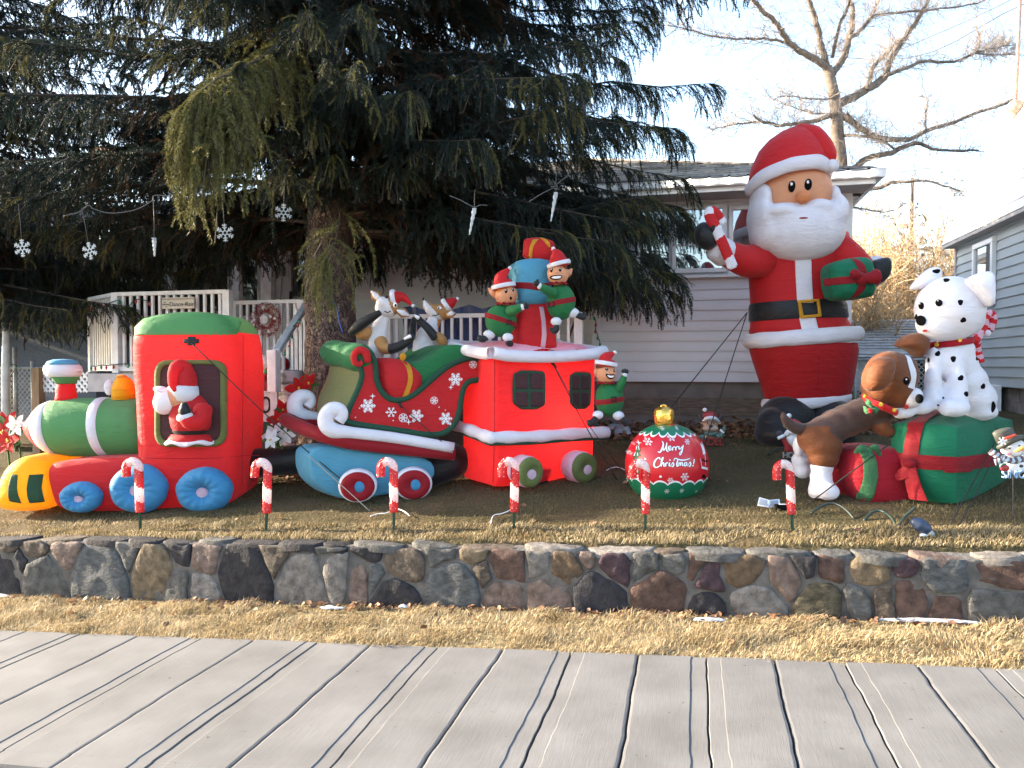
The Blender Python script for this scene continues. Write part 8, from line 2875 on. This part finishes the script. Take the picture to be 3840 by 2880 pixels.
# blue cord hanging down the spruce trunk
# ================================================================== SPRUCES
M_bark = None
def m_bark():
 m, nt, b, out = base_mat('spruce_bark')
 tc = node(nt, 'ShaderNodeTexCoord')
 mp = node(nt, 'ShaderNodeMapping')
 mp.inputs['Scale'].default_value = (1, 1, .55)
 nt.links.new(tc.outputs['Object'], mp.inputs[0])
 v = node(nt, 'ShaderNodeTexVoronoi')
 v.feature = 'DISTANCE_TO_EDGE'
 v.inputs['Scale'].default_value = 26
 nz = node(nt, 'ShaderNodeTexNoise')
 nz.inputs['Scale'].default_value = 9
 nz.inputs['Detail'].default_value = 6
 nt.links.new(mp.outputs[0], nz.inputs['Vector'])
 mixv = node(nt, 'ShaderNodeMix', data_type='RGBA')
 mixv.inputs[0].default_value = .3
 nt.links.new(mp.outputs[0], mixv.inputs[6])
 nt.links.new(nz.outputs['Color'], mixv.inputs[7])
 nt.links.new(mixv.outputs[2], v.inputs['Vector'])
 r = node(nt, 'ShaderNodeValToRGB')
 r.color_ramp.elements[0].color = (.030, .020, .017, 1)
 r.color_ramp.elements[1].color = (.20, .145, .12, 1)
 r.color_ramp.elements[1].position = .12
 nt.links.new(v.outputs['Distance'], r.inputs[0])
 r2, n2, _ = noise_col(nt, (.6, .6, .62), (1.2, 1.15, 1.1), 6, detail=6)
 mx = node(nt, 'ShaderNodeMix', data_type='RGBA', blend_type='MULTIPLY')
 mx.inputs[0].default_value = 1
 nt.links.new(r.outputs[0], mx.inputs[6])
 nt.links.new(r2.outputs[0], mx.inputs[7])
 nt.links.new(mx.outputs[2], b.inputs['Base Color'])
 b.inputs['Roughness'].default_value = .95
 mth = node(nt, 'ShaderNodeMath', operation='MINIMUM')
 mth.inputs[1].default_value = .15
 nt.links.new(v.outputs['Distance'], mth.inputs[0])
 bump(nt, b, mth.outputs[0], 1.0, .12)
 return m
M_bark = m_bark()
N_a = leafy('spruce_needle', (.019, .030, .023), (.032, .044, .028), .22, 1.1)
N_b = leafy('spruce_needle_blue', (.022, .034, .034), (.030, .044, .040), .22, 1.1)
N_c = leafy('spruce_needle_young_sunlit', (.15, .135, .045), (.085, .09, .035), .25, 1.1)  # young tips and sunlit sprays; the golden sunlight is put into this colour
N_d = leafy('spruce_dead_twig', (.085, .048, .026), (.055, .034, .022), .1, 1.1)
M_limb = mat('spruce_limb', (.055, .04, .032), .95, .3, 8, bs=.6, bscale=30)
def trunk_mesh(base, r0, r1, H, seed, n=72, rows=170):
 out = []
 for i in range(rows):
  t = i / (rows - 1)
  z = H * t - .3
  r = r0 + (r1 - r0) * t ** .8 + r0 * .35 * math.exp(-max(z, 0) * 3.0)
  row = []
  for j in range(n):
   a = 2 * math.pi * j / n
   q = 1 + .06 * noise.noise(Vector((math.cos(a) * 2, math.sin(a) * 2, z * .9 + seed))) + .06 * noise.noise(Vector((math.cos(a) * 7, math.sin(a) * 7, z * 5 + seed))) + .03 * noise.noise(Vector((math.cos(a) * 16, math.sin(a) * 16, z * 11)))
   row.append((math.cos(a) * r * q, math.sin(a) * r * q, z))
  out.append(row)
 return MB().grid(out, close_u=True, cap1=True)
SPRAYS = {}
def spray_set(key, nl, w):
 """needle sprays (three lengths of twig shapes, four needle colours) used by the crowns"""
 if key in SPRAYS:
  return SPRAYS[key]
 col = bpy.data.collections.new('spray_set_' + key)
 rg = np.random.default_rng(77)
 for m_i, mm in enumerate((N_a, N_b, N_c, N_d)):
  for sh in range(2):
   for v in range(3):
    L_ = (.55, .22)[sh]
    N = int(L_ * 620)
    s = rg.uniform(0, 1, N)
    bend = rg.uniform(-.10, .10)
    P = np.stack([s * L_, bend * L_ * np.sin(s * 3.1), .16 * L_ * np.sin(s * 3.0)], 1)
    a = rg.uniform(0, 2 * math.pi, N)
    nd = np.stack([np.full(N, .60) + .3 * s, np.cos(a) * .8, np.sin(a) * .8], 1)
    nd /= np.linalg.norm(nd, axis=1)[:, None]
    wv = np.cross(nd, rg.normal(0, 1, (N, 3)))
    wv /= np.linalg.norm(wv, axis=1)[:, None]
    l_ = nl * rg.uniform(.65, 1.2, N) * (1 - .35 * s)
    V = np.zeros((N, 3, 3))
    V[:, 0], V[:, 1], V[:, 2] = P - wv * w / 2, P + wv * w / 2, P + nd * l_[:, None]
    o = np_mesh('needle_spray', V.reshape(-1, 3), np.arange(N * 3).reshape(-1, 3), mm)
    COL.objects.unlink(o)
    o.name = 'spray_%02d' % (m_i * 6 + sh * 3 + v) + key
    col.objects.link(o)
 SPRAYS[key] = col
 return col
def foliage_nodes(col):
 g_ = bpy.data.node_groups.new('foliage', 'GeometryNodeTree')
 g_.interface.new_socket('Geometry', in_out='INPUT', socket_type='NodeSocketGeometry')
 g_.interface.new_socket('Geometry', in_out='OUTPUT', socket_type='NodeSocketGeometry')
 i_, o_ = g_.nodes.new('NodeGroupInput'), g_.nodes.new('NodeGroupOutput')
 ci = g_.nodes.new('GeometryNodeCollectionInfo')
 ci.inputs['Collection'].default_value = col
 ci.inputs['Separate Children'].default_value = True
 ci.inputs['Reset Children'].default_value = True
 ip = g_.nodes.new('GeometryNodeInstanceOnPoints')
 ip.inputs['Pick Instance'].default_value = True
 er = g_.nodes.new('FunctionNodeEulerToRotation')
 na = {}
 for nm_, ty in (('rot', 'FLOAT_VECTOR'), ('scl', 'FLOAT'), ('idx', 'INT')):
  a = g_.nodes.new('GeometryNodeInputNamedAttribute')
  a.data_type = ty
  a.inputs['Name'].default_value = nm_
  na[nm_] = [s_ for s_ in a.outputs if s_.enabled and s_.name == 'Attribute'][0]
 L_ = g_.links.new
 L_(i_.outputs[0], ip.inputs['Points'])
 L_(ci.outputs[0], ip.inputs['Instance'])
 L_(na['idx'], ip.inputs['Instance Index'])
 L_(na['rot'], er.inputs[0])
 L_(er.outputs[0], ip.inputs['Rotation'])
 L_(na['scl'], ip.inputs['Scale'])
 L_(ip.outputs[0], o_.inputs[0])
 return g_
def spruce(name, label, base, H, z0, Lfun, seed, r0, dens=1.0, nl=.036, keep=None, extra=(), extra2=(), whorl=.27, per=5, dead=.25, sub=3):
 sprays = spray_set('%g' % nl, nl, nl * .17)
 rg = np.random.default_rng(seed)
 root = empty(name, label, 'tree', base)
 trunk_mesh(base, r0, .06, H, seed).build('trunk', M_bark, root)
 limbs = []
 z = z0
 while z < H - .3:
  for k in range(per):
   az = rg.uniform(0, 2 * math.pi)
   L = Lfun(z, az) * rg.uniform(.75, 1.05)
   if L > .3 and (keep is None or keep(z, az)):
    limbs.append((z + rg.uniform(-.12, .12), az, L, rg.uniform(.12, .28), None))
  z += whorl * rg.uniform(.8, 1.2)
 mbl = MB()
 T0, LAT, LEN, DRP, TT, KIND = [], [], [], [], [], []
 def add_limb(pts, L, hang, sun=False):
  n = len(pts)
  mbl.tube(pts, [max(.004, .036 * (L / 4) * (1 - (i + 1) / n) + .003) for i in range(n)], 5, caps=False)
  m = int(L * 15 * dens)
  for q in range(m):
   t = rg.uniform(.14, 1.0) ** .85 if q > 5 else 1.0
   f = t * (n - 1)
   i = min(int(f), n - 2)
   p = pts[i].lerp(pts[i + 1], f - i)
   d = (pts[i + 1] - pts[i]).normalized()
   s = d.cross(Vector((0, 0, 1))).normalized() * (1 if rg.random() < .5 else -1)
   tw = (1 - t) * .55 + .25
   dr = d * rg.uniform(.2, .9) + s * rg.uniform(.25, 1.0) + Vector((0, 0, rg.uniform(-.15, .15)))
   if t > .93:
    dr = d + s * rg.uniform(-.5, .5)
   dr.normalize()
   T0.append(p)
   LAT.append(dr)
   LEN.append(tw * rg.uniform(.55, 1.15))
   DRP.append(hang * rg.uniform(.4, 1.5))
   TT.append(t)
   KIND.append(sun)
 for (z, az, L, dr, _) in limbs:
  n = 9
  pts = []
  d = Vector((math.cos(az), math.sin(az), 0))
  sd = Vector((-d.y, d.x, 0))
  bend = rg.uniform(-.25, .25)
  for i in range(n):
   t = i / (n - 1)
   zz = z + L * (.06 * t - dr * 1.25 * t * t + dr * .75 * t ** 4) + .05 * rg.normal()
   pts.append(d * (L * t) + sd * (bend * L * t * t) + Vector((0, 0, zz)))
  add_limb(pts, L, .15 + .04 * L)
 for pts, hang, L in extra:
  add_limb([Vector(p) - Vector(base) for p in pts], L, hang, True)
 for pts, hang, L in extra2:
  add_limb([Vector(p) - Vector(base) for p in pts], L, hang)
 tag(mbl.build('limbs', M_limb, root), kind='stuff')
 # needles
 T0, LAT = np.array([list(p) for p in T0]), np.array([list(p) for p in LAT])
 LEN, DRP, TT, KIND = np.array(LEN), np.array(DRP), np.array(TT), np.array(KIND)
 S0, S1, S2, S3, S4, S5 = [T0], [LAT], [LEN], [DRP], [TT], [KIND]
 for _ in range(sub):
  s = rg.uniform(.15, .9, len(LEN))
  p = T0 + LAT * (s * LEN)[:, None]
  p[:, 2] -= DRP * s ** 1.7
  v = LAT.copy()
  v[:, 2] -= DRP / LEN * 1.2 * s
  v = v / np.linalg.norm(v, axis=1)[:, None] * .8 + rg.normal(0, .55, v.shape)
  v /= np.linalg.norm(v, axis=1)[:, None]
  S0.append(p), S1.append(v), S2.append(LEN * rg.uniform(.25, .5, len(LEN))), S3.append(DRP * .22), S4.append(TT), S5.append(KIND)
 nmain = len(LEN)
 T0, LAT, LEN, DRP, TT, KIND = [np.concatenate(a) for a in (S0, S1, S2, S3, S4, S5)]
 n = len(LEN)
 ch = LAT * LEN[:, None]
 ch[:, 2] -= DRP
 cl = np.linalg.norm(ch, axis=1)
 tw_r = rg.uniform(0, 1, n)
 mi = np.where(tw_r < .5, 0, 1)
 mi = np.where((TT < .55) & (rg.uniform(0, 1, n) < dead), 3, mi)
 mi = np.where((TT > .8) & (tw_r > .72), 2, mi)
 mi = np.where(KIND, 2, mi)
 short = (np.arange(n) >= nmain).astype(int)
 idx = mi * 6 + short * 3 + rg.integers(0, 3, n)
 scl = cl / np.where(short, .22, .55)
 # spray prototypes run along +x: rotate x onto the chord, random roll
 eul = np.stack([rg.uniform(-.8, .8, n), -np.arcsin(np.clip(ch[:, 2] / cl, -1, 1)), np.arctan2(ch[:, 1], ch[:, 0])], 1)
 me = bpy.data.meshes.new('crown')
 me.vertices.add(n)
 me.vertices.foreach_set('co', T0.astype(np.float32).ravel())
 for nm_, ty, arr in (('rot', 'FLOAT_VECTOR', eul), ('scl', 'FLOAT', np.clip(scl, .35, 1.7)), ('idx', 'INT', idx)):
  at_ = me.attributes.new(nm_, ty, 'POINT')
  at_.data.foreach_set('vector' if ty == 'FLOAT_VECTOR' else 'value', arr.astype(np.int32 if ty == 'INT' else np.float32).ravel())
 cr = bpy.data.objects.new('crown', me)
 COL.objects.link(cr)
 cr.parent = root
 tag(cr, kind='stuff')
 md = cr.modifiers.new('foliage', 'NODES')
 md.node_group = foliage_nodes(sprays)
 # bare twig axes
 M = nmain
 T0, LAT, LEN, DRP = T0[:M], LAT[:M], LEN[:M], DRP[:M]
 q = np.linspace(0, 1, 3)
 A = T0[:, None, :] + LAT[:, None, :] * (q[None, :, None] * LEN[:, None, None])
 A[:, :, 2] -= DRP[:, None] * q[None, :] ** 1.7
 up = np.array([0, 0, 1.0])
 sd = np.cross(LAT, up)
 sd /= np.linalg.norm(sd, axis=1)[:, None] + 1e-9
 B = np.concatenate([A - sd[:, None, :] * .004, A + sd[:, None, :] * .004], 1).reshape(-1, 3)
 o = (np.arange(M) * 6)[:, None, None]
 fb = np.array([[i, i + 1, i + 4, i + 3] for i in range(2)])[None]
 tag(np_mesh('twigs', B, (o + fb).reshape(-1, 4), M_limb, root), kind='stuff')
 print(name, 'twigs', n)
 return root
tb_ = atz(715, 900, 10.0)
TB = Vector((tb_.x, tb_.y, lawn_h(tb_.x, tb_.y)))
def L1(z, az):
 b = float(np.interp(z, [2.5, 3.5, 4.4, 5.3, 6, 7, 9, 11, 13], [4.0, 4.2, 4.6, 5.3, 4.9, 4.3, 3.4, 2.2, .8]))
 # towards the street the boughs are shorter
 f = max(0.0, -math.sin(az))
 b *= 1 - .42 * f
 return b
def keep1(z, az):
 f = -math.sin(az)
 c = math.cos(az)
 if f > .35 and z < 3.3:
  return False
 if f > .55 and z < 3.9 and c < .3:
  return False
 if c < -.6 and z < 3.0:
  return False
 return True
q_ = lambda x, y, z: atz(x, y, z)
low = []
ex = [([TB + Vector((0, 0, 5.6)), q_(640, 60, 8.6), q_(560, 130, 7.6), q_(470, 170, 7.0), q_(410, 215, 6.8)], .48, 3.4),
 ([q_(560, 150, 7.6), q_(500, 190, 7.1), q_(455, 235, 6.9), q_(430, 290, 6.8)], .52, 1.6),
 ([q_(520, 200, 7.2), q_(490, 260, 7.0), q_(480, 330, 6.9)], .45, 1.4),
 ([TB + Vector((0, 0, 3.9)), q_(735, 470, 8.4), q_(725, 520, 7.8), q_(705, 560, 7.5)], .42, .8)]
for (a_, z_, L_, d_) in ((8, 3.0, 4.6, 1.0), (-4, 3.2, 4.4, 1.1), (18, 3.6, 4.7, 1.0), (-18, 3.6, 4.0, 1.0), (28, 3.0, 4.6, .9), (2, 3.9, 4.7, 1.1), (10, 4.2, 4.8, 1.0), (5, 3.3, 4.4, .9), (-12, 3.0, 4.0, 1.0), (-22, 3.2, 3.8, .8), (14, 3.0, 4.5, 1.0), (-6, 3.8, 4.5, .9), (24, 3.3, 4.8, .8), (-30, 3.2, 3.4, .7), (36, 3.1, 4.2, .8), (0, 4.4, 4.6, 1.0), (-16, 4.6, 4.4, .9),
      (168, 3.5, 4.6, .5), (192, 3.6, 4.4, .6), (150, 3.4, 4.8, .6), (205, 3.9, 4.6, .8), (180, 4.2, 5.2, .9), (220, 4.4, 4.4, .8), (-80, 4.2, 2.2, .5), (-95, 4.6, 2.6, .6), (-70, 5.2, 2.8, .7), (-105, 5.4, 2.8, .7), (-88, 6.2, 3.0, .8), (-75, 3.8, 1.8, .4), (-110, 4.0, 2.0, .5), (-98, 3.7, 1.5, .35), (-50, 3.9, 3.2, .6), (-62, 4.3, 3.0, .6), (-42, 4.6, 4.0, .8)):
 aa = R(a_) + THETA
 dd = Vector((math.cos(aa), math.sin(aa), 0))
 low.append(([TB + Vector((0, 0, z_)) + dd * (L_ * t) + Vector((0, 0, .12 * math.sin(t * 3) - d_ * t ** 1.6 + .3 * d_ * t ** 5)) for t in [i / 8 for i in range(9)]], .34, L_))
spruce('spruce_tree', 'huge spruce with drooping boughs and thick scaly trunk behind the sleigh', TB, 12.5, 3.25, L1, 5, .40, 1.6, nl=.038, keep=keep1, extra=ex, extra2=low, whorl=.23, per=6)
TB2 = Vector((-14.4, 10.6, 0.0))
def L2(z, az):
 b = float(np.interp(z, [2.5, 4, 6, 8, 10, 12], [5.6, 6.3, 5.8, 4.4, 2.8, 1.0]))
 return b * (1 - (.6 if z < 4.8 else .32) * max(0.0, -math.sin(az)))
low2 = []
for (a_, z_, L_, d_) in ((-8, 3.4, 6.2, 1.0), (2, 3.0, 5.8, .9), (-18, 3.2, 6.4, .9), (-2, 4.0, 6.8, 1.1), (-26, 3.6, 6.4, 1.0), (8, 3.7, 6.6, 1.0), (-14, 4.4, 7.0, 1.1), (-22, 4.8, 7.2, 1.2), (14, 4.4, 6.6, 1.0), (-32, 4.3, 6.4, 1.0), (-10, 5.2, 7.2, 1.1), (0, 6.5, 7.0, .8), (-12, 7.2, 7.0, .8), (8, 7.8, 6.6, .8), (-24, 6.4, 7.2, .9), (-4, 8.6, 6.6, .7)):
 aa = R(a_)
 dd = Vector((math.cos(aa), math.sin(aa), 0))
 low2.append(([TB2 + Vector((0, 0, z_)) + dd * (L_ * t) + Vector((0, 0, .12 * math.sin(t * 3) - d_ * t ** 1.6 + .3 * d_ * t ** 5)) for t in [i / 8 for i in range(9)]], .32, L_))
spruce('spruce_tree', 'second spruce with brownish boughs reaching in from the left edge', TB2, 11.5, 2.9, L2, 8, .34, 1.5, nl=.038, whorl=.27, per=5, dead=.5, extra2=low2,
 keep=lambda z, az: not (-math.sin(az) > .5 and z < 3.6))
# blue cord on the trunk
pts = [(744, 605), (748, 632), (742, 650), (728, 668), (722, 690), (730, 716), (744, 735)]
P_ = []
for x, y in [(cx * .31248 + 547.2, 604.8 + .31248 * cy) for cx, cy in ((492, -60), (495, 0), (518, 90), (560, 160), (582, 215), (598, 300), (622, 365))]:
 d = ray(x, y)
 t = (TB.y - .46) / d.y
 P_.append(CAM + d * t)
rope('blue_cord', 'blue extension cord hanging down the spruce trunk', P_, .010, 'cord', m=mat('blue_cord_vinyl', (.03, .08, .32), .4))
# ================================================================== BARE TREE BEHIND THE HOUSE
M_bbark = mat('grey_bark', (.13, .105, .088), .9, .3, 6, bs=.6, bscale=20)
M_twig = mat('pale_twig', (.24, .20, .17), .85, .2, 3)
BZ = 16.5
cb = lambda x, y: (1382.4 + .38187 * x, .38187 * y)
tbase = atz(1822, 560, BZ)
bt_ = empty('bare_tree', 'large leafless tree with spreading grey limbs rising behind the house roof', 'tree', (tbase.x, tbase.y, 0.6))
BL = Vector(bt_.location)
bk = .38187 * PX * BZ / FN
def bp3(x, y, d=0.0):
 return atz(*cb(x, y), BZ + d) - BL
rg = random.Random(3)
P_ = [bp3(1150, 1900), bp3(1140, 1500), bp3(1140, 1230), bp3(1130, 920), bp3(1115, 760), bp3(1110, 620), bp3(1085, 480), bp3(1060, 380)]
Q = smooth_path(P_, 4)
k_ = len(Q)
MB().tube(Q, [bk * float(np.interp(i / (k_ - 1), [0, .4, .7, 1], [48, 42, 34, 27])) for i in range(k_)], 14).build('trunk', M_bbark, bt_)
limbs = [([(1070, 400), (1000, 340), (930, 300), (850, 250), (820, 200), (780, 140), (700, 70), (640, 0), (580, -70)], 28, 12, -1.2),
  ([(1060, 385), (1030, 280), (1010, 180), (980, 80), (960, 0), (940, -80)], 27, 14, -.4),
  ([(1085, 420), (1110, 385), (1150, 330), (1180, 230), (1200, 140), (1205, 60), (1190, 0), (1185, -80)], 29, 15, .4),
  ([(1188, 215), (1250, 170), (1300, 100), (1340, 30), (1370, -40)], 17, 10, .8),
  ([(1300, 95), (1400, 75), (1560, 65), (1700, 50), (1900, 20), (1990, -20)], 11, 4, 1.0),
  ([(1090, 330), (1120, 170), (1170, 60), (1185, 0), (1190, -60)], 13, 8, -.9),
  ([(1115, 590), (1200, 550), (1290, 500), (1380, 440), (1420, 330), (1480, 240), (1550, 140), (1610, 40), (1650, -40)], 36, 13, .6),
  ([(1290, 500), (1320, 380), (1400, 300), (1470, 220)], 19, 10, 1.4),
  ([(1395, 425), (1500, 390), (1600, 350), (1750, 350), (1850, 320), (1900, 295), (1920, 230), (1900, 150)], 15, 5, 1.2),
  ([(1895, 300), (2000, 310), (2140, 305)], 7, 3, 1.4), ([(1905, 292), (2040, 265), (2100, 240)], 6, 3, 1.4),
  ([(1125, 640), (1240, 720), (1330, 770), (1420, 790), (1520, 790), (1620, 740), (1750, 700), (1900, 640), (2050, 590), (2120, 560)], 26, 9, 1.0),
  ([(1140, 990), (1210, 950), (1300, 890), (1400, 870), (1500, 830), (1570, 810), (1650, 840), (1750, 850), (1920, 855)], 27, 7, -.6),
  ([(1125, 765), (1260, 770), (1400, 800)], 13, 5, -1.0),
  ([(1110, 640), (1000, 680), (900, 700), (800, 710), (700, 690), (640, 655)], 19, 8, -1.0), ([(700, 690), (560, 700), (480, 715), (400, 735)], 8, 3, -1.2),
  ([(1140, 1120), (1270, 1075), (1360, 1060), (1440, 1030), (1520, 1030), (1600, 1020), (1700, 1045), (1810, 1080)], 17, 5, -1.2),
  ([(835, 240), (700, 220), (500, 215), (380, 200), (280, 165), (130, 140)], 10, 3, -1.5), ([(1120, 560), (1000, 560), (880, 545), (780, 545)], 7, 3, -.8),
  ([(1100, 640), (960, 640), (830, 590), (700, 540)], 7, 3, .8), ([(1620, 740), (1615, 640), (1625, 560), (1560, 540)], 8, 3, .6), ([(1240, 720), (1210, 680), (1170, 640)], 12, 8, -.5),
  ([(1440, 640 + 200), (1300, 760), (1240, 700)], 9, 5, .3), ([(1180, 1180), (1260, 1180), (1360, 1200), (1440, 1190)], 8, 3, .6)]
tw = []
for pts, r0, r1, dz in limbs:
 n = len(pts)
 P_ = [bp3(x, y, dz * i / (n - 1)) for i, (x, y) in enumerate(pts)]
 Q = smooth_path(P_, 4)
 Q = [q + Vector((rg.gauss(0, 1), rg.gauss(0, 1), rg.gauss(0, 1))) * bk * 2.2 for q in Q]
 k_ = len(Q)
 MB().tube(Q, [bk * .75 * (r0 + (r1 - r0) * i / (k_ - 1)) for i in range(k_)], 8).build('limb', M_bbark, bt_)
 for i in range(1, k_):
  L_ = (Q[i] - Q[i - 1]).length / bk
  for _ in range(max(1, int(L_ / 7))):
   tw.append((Q[i - 1].lerp(Q[i], rg.random()), (Q[i] - Q[i - 1]).normalized(), rg.uniform(50, 180), 1.7, 0))
tmb = MB()
def twig(mb, p, d, L, r, lev, bk, spread=1.0, grav=0.0):
 ax = Vector((rg.gauss(0, 1), rg.gauss(0, 1), rg.gauss(0, 1)))
 d = (d * .55 + ax.normalized() * .75 * spread + Vector((0, 0, .18))).normalized()
 pts = [p]
 n = (4, 3, 2)[lev]
 for i in range(n):
  d = (d + Vector((rg.gauss(0, .2), rg.gauss(0, .2), rg.gauss(0, .2) + .05 - grav))).normalized()
  pts.append(pts[-1] + d * (L * bk / n))
 mb.tube(pts, [r * bk * (1 - .7 * i / n) for i in range(n + 1)], 3, caps=False)
 if lev < 2:
  for _ in range(3 if lev == 0 else 2):
   j = rg.randrange(1, n + 1)
   twig(mb, pts[j], d, L * rg.uniform(.35, .6), r * .72, lev + 1, bk, spread, grav)
for (p, d, L_, r, lev) in tw:
 twig(tmb, p, d, L_, r, 0, bk)
tag(tmb.build('twigs', M_twig, bt_, smooth=False), kind='stuff')
# ================================================================== THICKETS AND TREES BEYOND
def thicket(name, label, x0, x1, ytop, ybot, z, n, col, seed, hgt):
 global rg
 rg = random.Random(seed)
 base = atz((x0 + x1) / 2, ybot, z)
 o = empty(name, label, 'shrub', base)
 k = PX * z / FN
 stems, tw_ = MB(), MB()
 for i in range(n):
  a = rg.uniform(-1, 1)
  p = Vector((a * (x1 - x0) / 2 * k * .55, rg.uniform(-.8, .8), -.2))
  d = Vector((a * .35 + rg.gauss(0, .12), rg.gauss(0, .15), 1)).normalized()
  pts = [p]
  L_ = (ybot - ytop) * k * rg.uniform(.55, 1.05)
  for s in range(6):
   d = (d + Vector((rg.gauss(0, .12), rg.gauss(0, .12), 0))).normalized()
   pts.append(pts[-1] + d * L_ / 6)
  stems.tube(pts, [.022 * (1 - .12 * s) for s in range(7)], 4, caps=False)
  for s in range(1, 7):
   for _ in range(5):
    twig(tw_, pts[s].lerp(pts[s - 1], rg.random()), d, rg.uniform(60, 150) * hgt, 1.5, 1, .0055 * z / 16, 1.3, .06)
 tag(stems.build('stems', mat('thicket_stem', (.16, .12, .09), .9), o), kind='stuff')
 tag(tw_.build('twigs', col, o, smooth=False), kind='stuff')
 return o
M_gold = leafy('golden_twig', (.50, .36, .20), (.38, .25, .13), .15, 2)
M_gtw = leafy('greyish_twig', (.30, .25, .21), (.22, .18, .15), .15, 2)
thicket('bare_shrub', 'dense golden leafless shrub in low sun between santa and the grey house', 1850, 2030, 470, 800, 21, 60, M_gold, 1, 1.5)
thicket('bare_shrub', 'taller greyish leafless thicket behind the golden shrub', 1890, 2110, 380, 800, 25, 46, M_gtw, 2, 1.6)
thicket('bare_shrub', 'golden leafless shrub close behind santa elbow and gift', 1830, 1900, 560, 790, 19, 26, M_gold, 3, 1.2)
fb = atz(1965, 800, 34)
spruce('far_spruce', 'distant grey green spruce top between the bare tree and the grey house', Vector((fb.x, fb.y, 0)), (786 - 372) * PX * 34 / FN + 1.85, 2.0, lambda z, az: max(.25, 2.6 * (1 - z / 10.6)), 21, .2, .5, nl=.09, whorl=.5, per=4, dead=.3)
